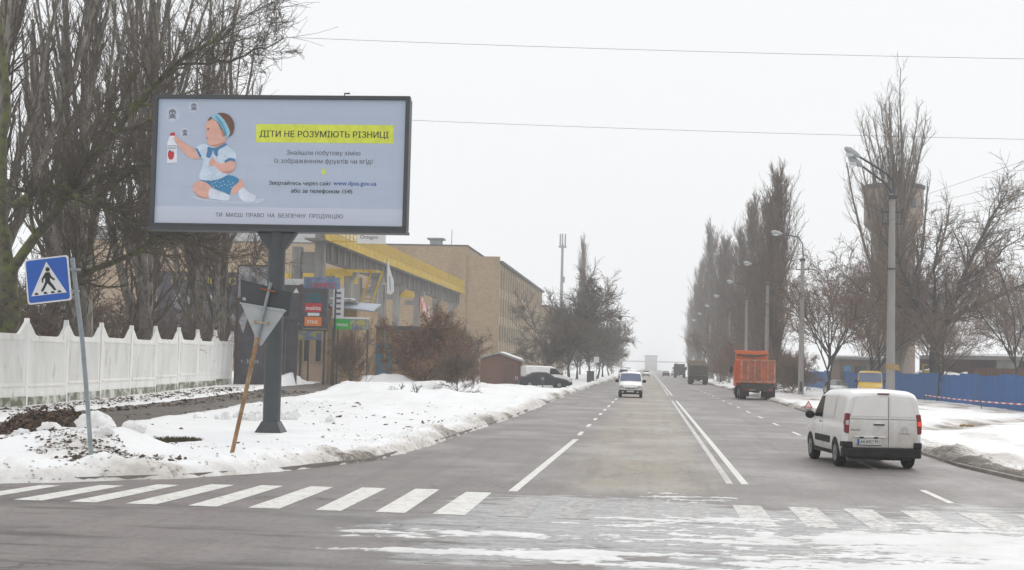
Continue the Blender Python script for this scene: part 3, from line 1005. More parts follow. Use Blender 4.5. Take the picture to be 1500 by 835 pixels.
def trunk_line(H, n, r0, lean, wob, rng, z0=-0.3):
    t = np.linspace(0, 1, n)
    x = lean[0] * t * H + np.cumsum(rng.normal(size=n) * wob)
    y = lean[1] * t * H + np.cumsum(rng.normal(size=n) * wob)
    x, y = x - x[0], y - y[0]
    P = np.stack([x, y, z0 + t * (H - z0)], 1)[None]
    Rd = (r0 * (1 - 0.93 * t ** 0.8))[None]
    Rd[0, 0] *= 1.35
    return P, Rd, np.array([H])


def poplar(name, seed, H=30, r0=0.42, n1=80, n2=11, n3=10, width=1.0, t0=0.07, rt=0.011, limb_mat='bark_grey', twig='bark_twig'):
    rng = np.random.default_rng(seed)
    T = trunk_line(H, 14, r0, (rng.normal() * 0.01, rng.normal() * 0.01), 0.12, rng)
    prof = lambda t: np.clip(0.55 + 2.2 * t, 0, 1) * (1.12 - 0.72 * t)
    B1 = branch(*T, n1, t0, 0.985, 0.46 * width, 0.1, 0.29, 0.15, 7, 0.5, 0.12, 0.035, rng, prof, 0.02)
    B2 = branch(*B1, n2, 0.12, 1.0, 0.38, 0.13, 0.34, 0.25, 5, 0.55, 0.14, 0.05, rng, None, rt * 1.3)
    B3 = branch(*B2, n3, 0.1, 1.0, 0.4, 0.18, 0.42, 0.25, 3, 0.6, 0.12, 0.08, rng, None, rt)
    return (tube_mesh(name + '_trunk', [(T[0], T[1], 10), (B1[0], B1[1], 5)]), tube_mesh(name + '_crown', [(B2[0], B2[1], 4), (B3[0], B3[1], 3)]), limb_mat, twig)


def spreading(name, seed, H=12, r0=0.25, split=0.3, limbs=5, n1=9, n2=9, n3=8, n4=0, ang=0.6, rt=0.012, lean=(0, 0), wob=0.1, leaves=0, leaf=0.05, limb_mat='bark_dark', twig='bark_twig', up=0.06, mist=0):
    rng = np.random.default_rng(seed)
    T = trunk_line(H * split * 1.5, 8, r0, lean, wob, rng)
    T = (T[0], np.maximum(T[1], r0 * 0.4), T[2])
    LB = branch(*T, limbs, 0.5, 1.0, ang, 0.2, H * 0.62 / (H * split * 1.5), 0.15, 9, 0.75, up, 0.13, rng, None, r0 * 0.35)
    B1 = branch(*LB, n1, 0.18, 1.0, 0.75, 0.25, 0.42, 0.3, 6, 0.6, 0.05, 0.16, rng, lambda t: 1.25 - 0.7 * t, 0.02)
    B2 = branch(*B1, n2, 0.15, 1.0, 0.7, 0.25, 0.42, 0.3, 5, 0.55, 0.04, 0.18, rng, None, rt * 1.3)
    B3 = branch(*B2, n3, 0.15, 1.0, 0.7, 0.25, 0.5, 0.3, 3, 0.6, 0.03, 0.15, rng, None, rt)
    sets = [(B2[0], B2[1], 4), (B3[0], B3[1], 3)]
    if n4:
        B4 = branch(*B3, n4, 0.2, 1.0, 0.7, 0.25, 0.55, 0.3, 3, 0.7, 0.02, 0.15, rng, None, rt * 0.8)
        sets.append((B4[0], B4[1], 3))
    tr = tube_mesh(name + '_trunk', [(T[0], T[1], 9), (LB[0], LB[1], 7), (B1[0], B1[1], 5)])
    cr = tube_mesh(name + '_crown', sets)
    lf = None
    if leaves:
        V, Q = leaf_quads(B3[0], rng, leaves, leaf, 0.12)
        lf = np_mesh(name + '_leaves', V, Q, False)
    mt = None
    if mist:
        b = MB()
        for k in range(mist):
            p = B1[0][rng.integers(0, len(B1[0])), -1]
            r = 0.25 + 0.3 * rng.random()
            d = nrm(rng.normal(size=(160, 3))) * r * (0.7 + 0.5 * rng.random((160, 1)))
            for v in d:
                w = nrm(np.cross(v, [0.3, 0.2, 1]))[...] * 0.025
                b.add([tuple(p), tuple(p + v * 0.6 + w), tuple(p + v), tuple(p + v * 0.6 - w)], [(0, 1, 2, 3)])
        mt = b
    return (tr, cr, limb_mat, twig, lf, mt)


def place_tree(kind, name, label, cat, loc, rz=0.0, s=1.0, group=None, leaf_m='leaf_brown', sz=None):
    t = thing(name, label, cat, loc, rz, group)
    t.scale = (s, s, sz or s)
    link('trunk', kind[0], M[kind[2]], t)
    link('crown', kind[1], M[kind[3]], t)
    if len(kind) > 4 and kind[4] is not None:
        tag(link('leaves', kind[4], M[leaf_m], t), kind='stuff')
    if len(kind) > 5 and kind[5] is not None:
        if isinstance(kind[5], MB):
            kind[5].build('mistletoe', M['mistletoe'], t)
    return t


def gz(x, y):
    return float(gbase(x, y))


# tall bare poplars behind the white wall: bundles of upright grey stems with short dark shoots
def stemmy(name, seed, H=28, r0=0.42, stems=13, n2=22, n3=6, rt=0.0105):
    rng = np.random.default_rng(seed)
    T = trunk_line(H, 14, r0, (rng.normal() * 0.01, rng.normal() * 0.01), 0.1, rng)
    S = branch(*T, stems, 0.05, 0.62, 0.36, 0.12, 0.5, 0.15, 10, 0.62, 0.13, 0.05, rng, lambda t: 1.1 - 0.75 * t, 0.06)
    allP, allR, allL = np.concatenate([S[0]]), S[1], S[2]
    B2 = branch(allP, allR, allL, n2, 0.08, 1.0, 0.5, 0.18, 0.17, 0.3, 6, 0.42, 0.17, 0.09, rng, lambda t: 1.2 - 0.6 * t, 0.016)
    BT = branch(*T, n2 * 2, 0.1, 1.0, 0.55, 0.18, 0.1, 0.3, 6, 0.3, 0.15, 0.09, rng, lambda t: 1.2 - 0.7 * t, 0.016)
    B3 = branch(*B2, n3, 0.1, 1.0, 0.5, 0.2, 0.42, 0.3, 4, 0.6, 0.12, 0.1, rng, None, rt)
    B4 = branch(*BT, n3, 0.1, 1.0, 0.5, 0.2, 0.42, 0.3, 4, 0.6, 0.12, 0.1, rng, None, rt)
    return (tube_mesh(name + '_trunk', [(T[0], T[1], 10), (S[0], S[1], 7)]), tube_mesh(name + '_crown', [(B2[0], B2[1], 4), (BT[0], BT[1], 4), (B3[0], B3[1], 3), (B4[0], B4[1], 3)]), 'bark_upright', 'twig_dark')


pA = stemmy('poplar_a', 1, 30, 0.46)
pB = stemmy('poplar_b', 2, 28, 0.42, 12, 20, 6)
pG = stemmy('poplar_g', 6, 29, 0.44, 14, 18, 6)
for (x, y, k, s, rz, lb) in [
        (-28.0, 60, pA, 1.0, 0.3, 'tall bare poplar behind the white wall, at the picture edge above the blue crossing sign'),
        (-31.5, 75, pB, 1.0, 1.3, 'tall bare poplar behind the white wall, second from the picture edge'),
        (-26.2, 67, pG, 0.98, 2.5, 'tall bare poplar behind the white wall, just past the blue crossing sign'),
        (-29.6, 84, pA, 1.05, 4.0, 'tall bare poplar behind the white wall, fourth from the picture edge'),
        (-26.6, 76, pB, 1.05, 5.1, 'tall bare poplar behind the white wall, beside the dark machinery poster'),
        (-28.4, 92, pG, 1.0, 2.1, 'tall bare poplar behind the dark machinery poster'),
        (-25.9, 87, pB, 0.9, 0.9, 'tall bare poplar nearest the far end of the white wall')]:
    place_tree(k, 'poplar_tree', lb, 'tree', (x, y, gz(x, y)), rz, s, 'tall poplars behind the white wall')

# mossy spreading tree at the wall, its limbs crossing in front of the poplars
def limbs(lines, seed, n2=10, n3=9, rt=0.01, skip=0.22, lift=0.12):
    rng = np.random.default_rng(seed)
    tr, cr = [], []
    for pts, r0, r1 in lines:
        pts = np.array(pts, float)
        s = np.linspace(0, 1, len(pts))
        t = np.linspace(0, 1, 14)
        P = np.stack([np.interp(t, s, pts[:, k]) for k in range(3)], 1)
        P[1:-1] += rng.normal(size=(12, 3)) * 0.05
        P = P[None]
        Rd = (r0 + (r1 - r0) * t)[None]
        L = np.array([np.linalg.norm(np.diff(pts, axis=0), axis=1).sum()])
        tr.append((P, Rd, 9))
        if r0 > skip: continue
        m = int(5 + 2.2 * L[0])
        B1 = branch(P, Rd, L, m, 0.12, 1.0, 0.75, 0.25, 0.24, 0.3, 6, 0.5, lift, 0.15, rng, None, 0.015)
        B2 = branch(*B1, n2, 0.15, 1.0, 0.7, 0.25, 0.42, 0.3, 4, 0.55, 0.05, 0.15, rng, None, rt * 1.2)
        B3 = branch(*B2, n3, 0.15, 1.0, 0.7, 0.25, 0.5, 0.3, 3, 0.6, 0.04, 0.15, rng, None, rt)
        tr.append((B1[0], B1[1], 5))
        cr += [(B2[0], B2[1], 4), (B3[0], B3[1], 3)]
    return tube_mesh('mossy_trunk', tr), tube_mesh('mossy_crown', cr)


ml = [([(0, 0, -0.3), (0.1, 0, 3), (-0.1, 0.1, 5.2)], 0.42, 0.34), ([(-0.1, 0.1, 5.1), (-0.6, 0.2, 8), (-0.5, 0, 12), (-1.2, 0, 17)], 0.27, 0.08),
      ([(0, 0, 5.0), (1.9, -0.6, 7.3), (4.2, -1.2, 10.2), (6.6, -1.4, 12.8), (8.6, -1.5, 14.2)], 0.21, 0.04),
      ([(0, 0, 7.6), (2.0, -1.2, 8.3), (4.2, -1.8, 7.5), (6.8, -2.2, 6.4), (9.0, -2.4, 5.7)], 0.15, 0.035),
      ([(0, 0, 3.6), (2.4, -0.8, 4.4), (5.0, -1.4, 5.6), (7.4, -1.8, 6.8), (9.2, -2, 7.2)], 0.17, 0.035),
      ([(1.9, -0.6, 7.3), (4.6, -1.5, 8.9), (7.0, -1.9, 9.0), (8.8, -2, 8.4)], 0.11, 0.03),
      ([(4.2, -1.2, 10.2), (6.4, -1.6, 10.9), (8.8, -2, 10.4), (10.4, -2.2, 9.9)], 0.09, 0.025),
      ([(6.6, -1.4, 12.8), (9.0, -1.6, 13.0), (10.9, -1.7, 13.8)], 0.06, 0.02),
      ([(4.2, -1.8, 7.5), (5.6, -2.2, 6.6), (7.8, -2.4, 5.9)], 0.08, 0.02)]
tm, cm = limbs(ml, 5)
t = thing('mossy_tree', 'moss covered spreading tree behind the wall with limbs reaching towards the billboard', 'tree', (-24.6, 54.5, 0.25))
link('trunk', tm, M['bark_moss'], t)
link('crown', cm, M['twig_dark'], t)

# undergrowth behind the wall
bushA = spreading('bush_a', 21, 6.0, 0.07, 0.1, 12, 7, 6, 6, 0, 0.55, 0.012, limb_mat='bark_dark', twig='bark_brown', up=0.1)
for (x, y, s, rz, lb) in [(-27.6, 60.5, 0.9, 0, 'tangled bare bush behind the white wall beside the blue crossing sign'), (-29.3, 68, 1.1, 1, 'tangled bare bush behind the middle of the white wall'),
                          (-28.8, 78, 1.0, 2, 'tangled bare bush behind the white wall below the dark machinery poster'), (-31.5, 73, 1.2, 3, 'tangled bare bush deep behind the white wall'),
                          (-26.6, 52.6, 0.9, 4, 'tangled bare bush behind the white wall at the picture edge'), (-27.4, 64.5, 0.8, 0.4, 'tangled bare bush right behind the crossing sign and wall'), (-28.0, 72, 0.95, 1.6, 'tangled bare bush under the third poplar behind the wall'), (-28.6, 83, 1.0, 2.8, 'tangled bare bush behind the far part of the white wall'), (-27.6, 88.5, 0.9, 3.9, 'tangled bare bush at the far end of the white wall'), (-28.6, 57, 0.9, 5.4, 'tangled bare bush behind the trunk of the mossy tree'), (-30.0, 64, 1.2, 5, 'tangled bare bush between the mossy tree and the poplars')]:
    place_tree(bushA, 'bare_bush', lb, 'bush', (x, y, gz(x, y)), rz, s, 'bare bushes behind the wall')

# poplars beyond the lamp posts
pC = poplar('poplar_c', 3, 27, 0.4, 105, 10, 8, 0.75, 0.05, 0.022, 'bark_brown', 'bark_brown')
pD = poplar('poplar_d', 4, 28, 0.4, 105, 10, 8, 0.8, 0.06, 0.022, 'bark_brown', 'bark_brown')
for (x, y, k, s, rz, lb) in [
        (13.4, 160, 0, 0.82, 0.2, 'dense bare poplar behind the orange truck, nearest of the roadside row'),
        (14.2, 182, 1, 0.8, 1.2, 'dense bare poplar, second of the roadside row behind the orange truck'),
        (14.2, 205, 0, 0.88, 2.2, 'dense bare poplar, third of the roadside row behind the orange truck'),
        (13.4, 226, 1, 0.78, 3.0, 'dense bare poplar, fourth of the roadside row, above the fourth lamp'),
        (13.2, 262, 0, 0.86, 4.0, 'hazy bare poplar behind the olive truck'),
        (13.4, 318, 1, 1.08, 5.0, 'hazy pointed poplar with the gap of sky beside it'),
        (14.6, 290, 0, 0.95, 0.6, 'hazy bare poplar between the olive truck and the pointed one'),
        (13.0, 365, 1, 0.95, 0.0, 'faint far poplar of the right row nearest the road end'),
        (13.5, 420, 0, 0.9, 1.9, 'very faint far poplar at the end of the right row'),
        (13.0, 480, 1, 0.8, 2.9, 'farthest barely visible poplar of the right row')]:
    place_tree((pC, pD)[k], 'poplar_tree', lb, 'tree', (x, y, gz(x, y)), rz, s, 'poplar row beyond the lamp posts')
pE = stemmy('poplar_e', 9, 33, 0.5, 34, 24, 7, 0.018)[:2] + ('bark_grey', 'bark_brown')
place_tree(pE, 'poplar_tree', 'tall bare poplar in front of the brick water tower', 'tree', (25.0, 150, 0.05), 2.4, 0.92, sz=1.0)
place_tree(pC, 'poplar_tree', 'thin far poplar rising above the roadside trees left of the road', 'tree', (-15.4, 330, 0.1), 0.4, 0.5, sz=1.05)

# spreading trees
fk = [([(0, 0, -0.3), (-0.1, 0, 2.4), (-0.1, 0, 4.6)], 0.5, 0.42),
      ([(-0.1, 0, 4.3), (-1.2, 0.2, 6.4), (-2.1, 0.4, 9.4), (-3.5, 0.2, 12.5), (-4.2, 0, 15.5)], 0.28, 0.05),
      ([(-0.1, 0, 4.4), (1.1, -0.3, 7.4), (2.0, -0.4, 10.1), (3.3, -0.3, 13.2), (4.7, 0, 16), (6.0, 0, 18.2)], 0.3, 0.05),
      ([(0.7, -0.2, 6.4), (1.9, -0.5, 7.4), (4.1, -0.8, 8.6), (7.7, -1.0, 10.3), (9.7, -1.0, 11.4)], 0.26, 0.05),
      ([(-0.3, 0, 5.0), (0.1, 0.5, 7.5), (-0.1, 0.9, 11.8), (0.6, 1.0, 15.2)], 0.19, 0.04),
      ([(-1.2, 0.2, 6.4), (-3.6, 0.6, 8.3), (-6.0, 0.8, 9.2), (-8.2, 0.8, 11.2)], 0.16, 0.03),
      ([(-2.1, 0.4, 9.4), (-1.6, -0.3, 12), (-1.9, -0.8, 14.6)], 0.12, 0.03),
      ([(2.0, -0.4, 10.1), (3.9, -0.8, 11.3), (5.6, -1, 13.2), (7.2, -1, 14.2)], 0.12, 0.03)]
tm, cm = limbs(fk, 15, 7, 6, 0.02, 0.36, 0.05)
t = thing('acacia_tree', 'big forked bare tree with a dark trunk against the blue fence', 'tree', (24.7, 130, 0.05))
link('trunk', tm, M['bark_dark'], t)
link('crown', cm, M['bark_brown'], t)
sB = spreading('acacia_b', 33, 12, 0.22, 0.25, 6, 9, 7, 6, 0, 0.62, 0.018, (0.03, 0), 0.1, 4000, 0.07, 'bark_dark', 'bark_brown')
for (x, y, s, sz, rz, lb) in [(14.6, 122, 0.9, 0.9, 0.0, 'thin dark tree with two stems between the second lamp post and the yellow van'),
                              (21.0, 138, 1.0, 1.0, 2.0, 'brownish twiggy tree behind the yellow van'), (27.0, 138, 1.15, 1.2, 4.0, 'brownish tree beside the poplar at the water tower'),
                              (17.6, 145, 1.05, 1.1, 3.2, 'spreading brownish tree behind the second lamp post'), (22.6, 118, 0.5, 0.6, 1.0, 'small crooked dark tree at the blue fence beside the forked tree'),
                              (19.3, 131, 0.85, 0.8, 0.8, 'russet twiggy tree just behind the nearest lamp post'), (29.5, 122, 0.9, 1.0, 2.9, 'brownish tree right of the forked tree at the fence'), (11.6, 240, 0.9, 0.8, 5.0, 'low russet tree at the verge beside the olive truck'), (11.8, 300, 0.9, 0.8, 0.5, 'low hazy tree beyond the olive truck')]:
    place_tree(sB, 'acacia_tree', lb, 'tree', (x, y, gz(x, y)), rz, s, leaf_m='leaf_russet', sz=sz)
sC = spreading('far_tree', 35, 19, 0.35, 0.25, 6, 9, 8, 7, 0, 0.5, 0.028, (0, 0), 0.12, 0, 0.05, 'bark_brown', 'bark_brown')
for (x, y, s, rz, lb) in [(34, 240, 0.8, 4.4, 'faint tree behind the workshop roof'), (66, 270, 1.0, 5.2, 'faint farthest tree at the right picture edge'), (24, 300, 0.8, 2.2, 'faint tree far behind the second lamp post'), (46, 250, 0.9, 0.9, 'faint tree between two nearer ones behind the snowy roof'), (52, 205, 0.95, 0, 'hazy bare tree at the far picture edge above the snowy roof'), (43, 215, 0.8, 1.4, 'hazy bare tree behind the snowy roof, nearer the water tower'), (58, 240, 1.0, 2.5, 'faint bare tree far behind the snowy roof'), (37, 195, 0.7, 3.6, 'hazy low tree between the water tower and the snowy roof')]:
    place_tree(sC, 'bare_tree', lb, 'tree', (x, y, 0.05), rz, s, 'hazy trees behind the blue fence')
# left roadside trees in front of the long building
sD = spreading('street_tree', 37, 10.5, 0.24, 0.22, 9, 11, 10, 9, 0, 0.62, 0.022, (0, 0), 0.1, 900, 0.07, 'bark_dark', 'bark_twig', mist=7)
sD2 = spreading('street_tree_b', 38, 10.2, 0.22, 0.22, 9, 11, 10, 9, 0, 0.62, 0.022, (0.02, 0), 0.1, 0, 0.07, 'bark_dark', 'bark_twig')
for i, (x, y, k, s, rz, lb) in enumerate([(-10.6, 146, 1, 0.66, 0, 'low dark tree with leaning stems behind the parked cars'), (-9.2, 172, 0, 1.14, 1, 'big dark roadside tree with mistletoe clumps'),
                              (-7.6, 198, 1, 1.1, 2.5, 'dark roadside tree behind the one with mistletoe'), (-10.6, 216, 0, 0.95, 4, 'roadside tree in front of the far end of the long building'),
                              (-8.4, 240, 1, 1.05, 5, 'hazy brownish roadside tree behind the white oncoming van'), (-8.6, 280, 0, 0.98, 0.7, 'hazy roadside tree farther up the left side'),
                              (-8.8, 330, 1, 0.95, 1.9, 'faint roadside tree near the road end on the left'), (-9.8, 390, 0, 0.8, 2.9, 'barely visible roadside tree at the left road end')]):
    place_tree((sD, sD2)[k], 'street_tree', lb, 'tree', (x, y, gz(x, y)), rz, s, 'roadside trees along the long building')

# shrubs with brown leaves in the verge
sh = spreading('shrub', 41, 7.0, 0.08, 0.1, 12, 9, 8, 7, 0, 0.6, 0.013, leaves=12000, leaf=0.085, limb_mat='bark_dark', twig='bark_brown', up=0.09)
sh2 = spreading('shrub_b', 43, 6.0, 0.06, 0.08, 16, 8, 8, 7, 0, 0.55, 0.012, leaves=4500, leaf=0.07, limb_mat='bark_dark', twig='bark_twig', up=0.1)
for (x, y, k, s, sz, rz, lb) in [(-15.2, 99, 0, 0.95, 0.92, 0, 'large shrub with russet leaves in front of the crane gantry'), (-14.6, 103, 0, 0.62, 0.66, 2, 'russet leaved shrub just left of the brown shed'),
                             (-14.4, 110, 1, 0.8, 0.92, 1, 'grey bare shrub in front of the brick building corner'), (-11.6, 88.5, 1, 0.5, 0.5, 3, 'round twiggy shrub standing at the snow edge'),
                             (-18.9, 92, 1, 0.5, 0.68, 4, 'upright twiggy shrub in front of the tan shop wall'), (-14.2, 112, 0, 0.42, 0.45, 5, 'low russet shrub by the wall of the brown shed'),
                             (-16.6, 106, 0, 0.5, 0.5, 2.2, 'low russet shrub just right of the blue gate')]:
    place_tree((sh, sh2)[k], 'shrub', lb, 'shrub', (x, y, gz(x, y) + 0.05), rz, s, 'shrubs in the snowy verge', sz=sz)
sh3 = spreading('seedling', 45, 1.2, 0.015, 0.1, 6, 4, 3, 0 or 2, 0, 0.5, 0.005, limb_mat='bark_dark', twig='bark_dark', up=0.12)
place_tree(sh3, 'sapling', 'little bare sapling sticking out of the snow beside a dirt clod', 'sapling', (-11.4, 71.5, gz(-11.4, 71.5) + 0.08), 0, 1.0)
place_tree(sh3, 'sapling', 'single thin twig sticking out of the snow left of the sapling', 'sapling', (-12.8, 72.7, gz(-12.8, 72.7) + 0.08), 1, 0.9)

for (x, y, k, s, sz, rz, lb) in [(13.3, 150, 0, 0.6, 0.6, 0.3, 'low russet bush between the orange truck and the nearest poplar'), (13.6, 140, 1, 0.7, 0.6, 1.1, 'grey brush just behind the orange truck'), (15.6, 156, 0, 0.7, 0.75, 2.0, 'tall russet brush at the foot of the nearest roadside poplar'),
                                 (13.8, 172, 1, 0.9, 0.8, 3.0, 'grey brush under the second roadside poplar'), (12.8, 214, 0, 0.95, 1.1, 4.0, 'rusty orange bush left of the third lamp post'), (19.0, 236, 1, 1.0, 0.9, 5.0, 'brush at the far end of the blue fence'),
                                 (13.0, 250, 0, 0.9, 0.9, 0.9, 'hazy russet brush beside the olive truck'), (17.2, 200, 1, 0.9, 1.0, 2.6, 'brush far behind the second lamp post'), (13.2, 285, 1, 0.9, 0.9, 1.7, 'hazy brush beyond the olive truck')]:
    place_tree((sh, sh2)[k], 'shrub', lb, 'shrub', (x, y, 0.05), rz, s, 'brush along the right verge', leaf_m='leaf_russet', sz=sz)

# ------------------------------------------------------------------ billboard
BBX, BBY = -10.35, 39.9
bb = thing('billboard', 'large screen billboard on a grey post showing a seated baby and an appeal', 'billboard', (BBX, BBY, 0.12))
pz = 0.12
MB().tube([(0, 0, 0.05), (0, 0, 5.75 - pz)], 0.24, 14).build('post', M['metal_dark'], bb, True)
b = MB()
b.prism_z([(-0.36, -0.36), (0.36, -0.36), (0.36, 0.36), (-0.36, 0.36)], -0.1, 0.06)
for k in range(4):
    a = k * PI / 2 + PI / 4
    c, s = math.cos(a), math.sin(a)
    b.add([(c * 0.2 - s * .02, s * 0.2 + c * .02, 0.35), (c * 0.42 - s * .02, s * 0.42 + c * .02, 0.06), (c * 0.2 - s * .02, s * .2 + c * .02, 0.06),
           (c * 0.2 + s * .02, s * 0.2 - c * .02, 0.35), (c * 0.42 + s * .02, s * 0.42 - c * .02, 0.06), (c * 0.2 + s * .02, s * .2 - c * .02, 0.06)],
          [(0, 1, 2), (5, 4, 3), (0, 3, 4, 1), (1, 4, 5, 2), (2, 5, 3, 0)])
b.add([(-.36, -.36, .05), (.36, -.36, .05), (.36, .36, .05), (-.36, .36, .05), (-.22, -.22, .34), (.22, -.22, .34), (.22, .22, .34), (-.22, .22, .34)], [(0, 1, 5, 4), (1, 2, 6, 5), (2, 3, 7, 6), (3, 0, 4, 7)])
b.build('base_plate', M['metal_dark'], bb)
b = MB()
b.prism_y([(-0.24, 5.1), (0.24, 5.1), (0.56, 5.56), (-0.56, 5.56)], -0.16, 0.16)
b.build('bracket', M['metal_dark'], bb, bevel=0.02)
W2, Z0, Z1 = 3.62, 5.66, 9.38
b = MB()
b.box(-W2, W2, -0.02, 0.42, Z0 + 0.02, Z1 - 0.02)
b.build('cabinet', M['metal_dark'], bb, bevel=0.03)
for nm, (x0, x1, z0, z1) in (('frame_bar', (-W2 - 0.02, W2 + 0.02, Z1 - 0.09, Z1 + 0.02)), ('frame_bar', (-W2 - 0.02, W2 + 0.02, Z0, Z0 + 0.12)), ('frame_bar', (-W2 - 0.02, -W2 + 0.1, Z0 + 0.12, Z1 - 0.09)), ('frame_bar', (W2 - 0.1, W2 + 0.02, Z0 + 0.12, Z1 - 0.09))):
    MB().box(x0, x1, -0.14, 0.1, z0, z1).build(nm, M['metal_dark'], bb, bevel=0.012)
MB().box(-W2 - 0.06, W2 + 0.04, -0.3, 0.3, Z0 - 0.09, Z0 - 0.004).build('walkway', M['metal_dark'], bb, bevel=0.01)
b = MB()
b.tube([(1.75, 0.1, Z1), (1.75, 0.1, Z1 + 0.12), (1.9, 0.1, Z1 + 0.12)], 0.025, 6)
b.build('light_sensor', M['metal_dark'], bb)
SY = -0.05
scr = MB().box(-W2 + 0.09, W2 - 0.09, SY, SY + 0.03, Z0 + 0.11, Z1 - 0.08).build('screen', M['led_panel'], bb)

# flat picture on the screen; (X, Y) run over the printed layout
_A = np.array([[37, 75, 1], [1410, 93, 1], [11, 787, 1]], float)
_cx = np.linalg.solve(_A, np.array([-13.96, -6.75, -13.95]) - BBX)
_cz = np.linalg.solve(_A, np.array([9.51, 9.47, 5.8]) - pz)


def L1(X, Y):
    return float(_cx @ [X, Y, 1]), float(_cz @ [X, Y, 1])


def L5(X, Y):
    return L1((X / 4.394) * 3.71, (10 + Y / 4.394) * 3.71)


def smooth_outline(pts, n=3):
    P = [Vector((p[0], p[1])) for p in pts]
    out = []
    for i in range(len(P)):
        p0, p1, p2, p3 = P[i - 1], P[i], P[(i + 1) % len(P)], P[(i + 2) % len(P)]
        for k in range(n):
            t = k / n
            out.append(0.5 * ((2 * p1) + (p2 - p0) * t + (2 * p0 - 5 * p1 + 4 * p2 - p3) * t * t + (3 * p1 - p0 - 3 * p2 + p3) * t ** 3))
    return [(v.x, v.y) for v in out]


def prnt(name, pts, m, lay, smooth=True, fn=L5):
    q = [fn(*p) for p in (smooth_outline(pts) if smooth else pts)]
    b = MB()
    b.add([(x, SY - 0.003 * lay, z) for x, z in q], [tuple(range(len(q)))])
    return b.build(name, M[m], scr)


def oval(cx, cy, rx, ry, n=20, a0=0.0):
    return [(cx + rx * math.cos(2 * PI * k / n), cy + ry * math.sin(2 * PI * k / n)) for k in range(n)]


# module seams of the screen
for Y in (200, 300, 455, 575):
    p, q = L1(60, Y), L1(1375, Y)
    zc = (p[1] + q[1]) / 2
    b = MB()
    b.add([(-W2 + .15, SY - .002, zc), (W2 - .17, SY - .002, zc), (W2 - .17, SY - .002, zc + .012), (-W2 + .15, SY - .002, zc + .012)], [(0, 1, 2, 3)])
    b.build('module_seam', M['led_seam'], scr)
for xs_ in (-2.7, -1.8, -0.9, 0.0, 0.9, 1.8, 2.7):
    b = MB()
    b.add([(xs_, SY - .0021, Z0 + .62), (xs_ + .01, SY - .0021, Z0 + .62), (xs_ + .01, SY - .0021, Z1 - .1), (xs_, SY - .0021, Z1 - .1)], [(0, 1, 2, 3)])
    b.build('module_seam', M['led_seam'], scr)
b = MB()
b.add([(-W2 + .1, SY - .0025, Z0 + .12), (W2 - .1, SY - .0025, Z0 + .12), (W2 - .1, SY - .0025, Z0 + .6), (-W2 + .1, SY - .0025, Z0 + .6)], [(0, 1, 2, 3)])
b.build('footer_band', M['led_footer'], scr)
prnt('shadow_patch', [(270, 690), (420, 720), (600, 725), (740, 700), (700, 735), (500, 735), (320, 715)], 'led_footer', 1.2)
prnt('leg', [(330, 596), (370, 600), (402, 640), (396, 690), (370, 706), (320, 692), (285, 655), (283, 622), (303, 602)], 'led_skin', 3)
prnt('leg', [(575, 578), (608, 600), (612, 640), (582, 662), (545, 678), (512, 665), (528, 612)], 'led_skin', 3)
prnt('leg_shade', [(285, 655), (320, 688), (370, 702), (392, 692), (370, 707), (320, 697)], 'led_skin_dark', 3.6)
prnt('shorts', [(330, 592), (430, 588), (510, 558), (572, 575), (580, 600), (540, 636), (516, 690), (490, 668), (420, 642), (370, 606)], 'led_shorts', 4)
prnt('sock', [(395, 642), (450, 662), (515, 682), (520, 710), (490, 722), (430, 712), (388, 703)], 'led_sock', 5)
prnt('sock', [(580, 658), (612, 638), (650, 670), (690, 688), (676, 722), (620, 726), (585, 700)], 'led_sock', 5)
for k in range(16):
    cx, cy = 400 + (k * 53 % 150), 596 + (k * 37 % 46)
    prnt('dot', oval(cx, cy, 3.5, 3.5, 6), 'led_shirt', 5, False)
prnt('arm', [(302, 395), (250, 365), (215, 340), (190, 322), (174, 313), (164, 330), (178, 358), (228, 418), (270, 450), (325, 456), (338, 440)], 'led_skin', 5)
prnt('torso', [(330, 365), (370, 360), (400, 374), (480, 362), (522, 380), (562, 418), (562, 462), (500, 470), (482, 500), (506, 545), (500, 562), (430, 590), (340, 590), (326, 560), (345, 505), (350, 452), (330, 450), (302, 396)], 'led_shirt', 6)
for k in range(26):
    cx, cy = 350 + (k * 47 % 150), 400 + (k * 71 % 180)
    prnt('dot', oval(cx, cy, 2.6, 2.6, 6), 'led_band', 7, False)
prnt('cuff', [(300, 390), (314, 387), (342, 438), (332, 452)], 'led_trim', 7, False)
prnt('forearm', [(495, 474), (556, 470), (552, 518), (520, 545), (470, 540), (430, 503), (398, 500), (388, 482), (400, 460), (414, 440), (424, 458), (440, 474), (470, 486)], 'led_skin', 8)
prnt('forearm_shade', [(470, 540), (520, 545), (552, 515), (535, 528), (500, 534)], 'led_skin_dark', 8.6)
prnt('cuff', [(488, 468), (520, 448), (558, 454), (556, 472), (525, 464), (494, 480)], 'led_trim', 9, False)
prnt('collar', [(384, 378), (430, 386), (495, 356), (500, 370), (450, 398), (446, 440), (426, 428), (416, 398), (398, 446), (372, 440), (380, 402)], 'led_trim', 9)
prnt('head', [(373, 222), (370, 262), (377, 285), (368, 303), (376, 314), (374, 328), (384, 352), (402, 370), (430, 380), (470, 368), (492, 345), (502, 310), (512, 265), (500, 220), (470, 188), (420, 188), (386, 203)], 'led_skin', 10)
prnt('cheek_shade', [(400, 368), (430, 379), (470, 367), (490, 345), (470, 352), (440, 362)], 'led_skin_dark', 10.6)
prnt('hair', [(384, 206), (402, 186), (440, 166), (480, 160), (520, 175), (547, 210), (554, 250), (546, 288), (532, 305), (505, 312), (472, 276), (446, 225), (412, 200), (386, 214)], 'led_hair', 11)
prnt('headband', [(408, 180), (438, 163), (470, 184), (502, 225), (526, 280), (520, 306), (497, 318), (478, 270), (450, 222), (414, 197)], 'led_band_light', 12)
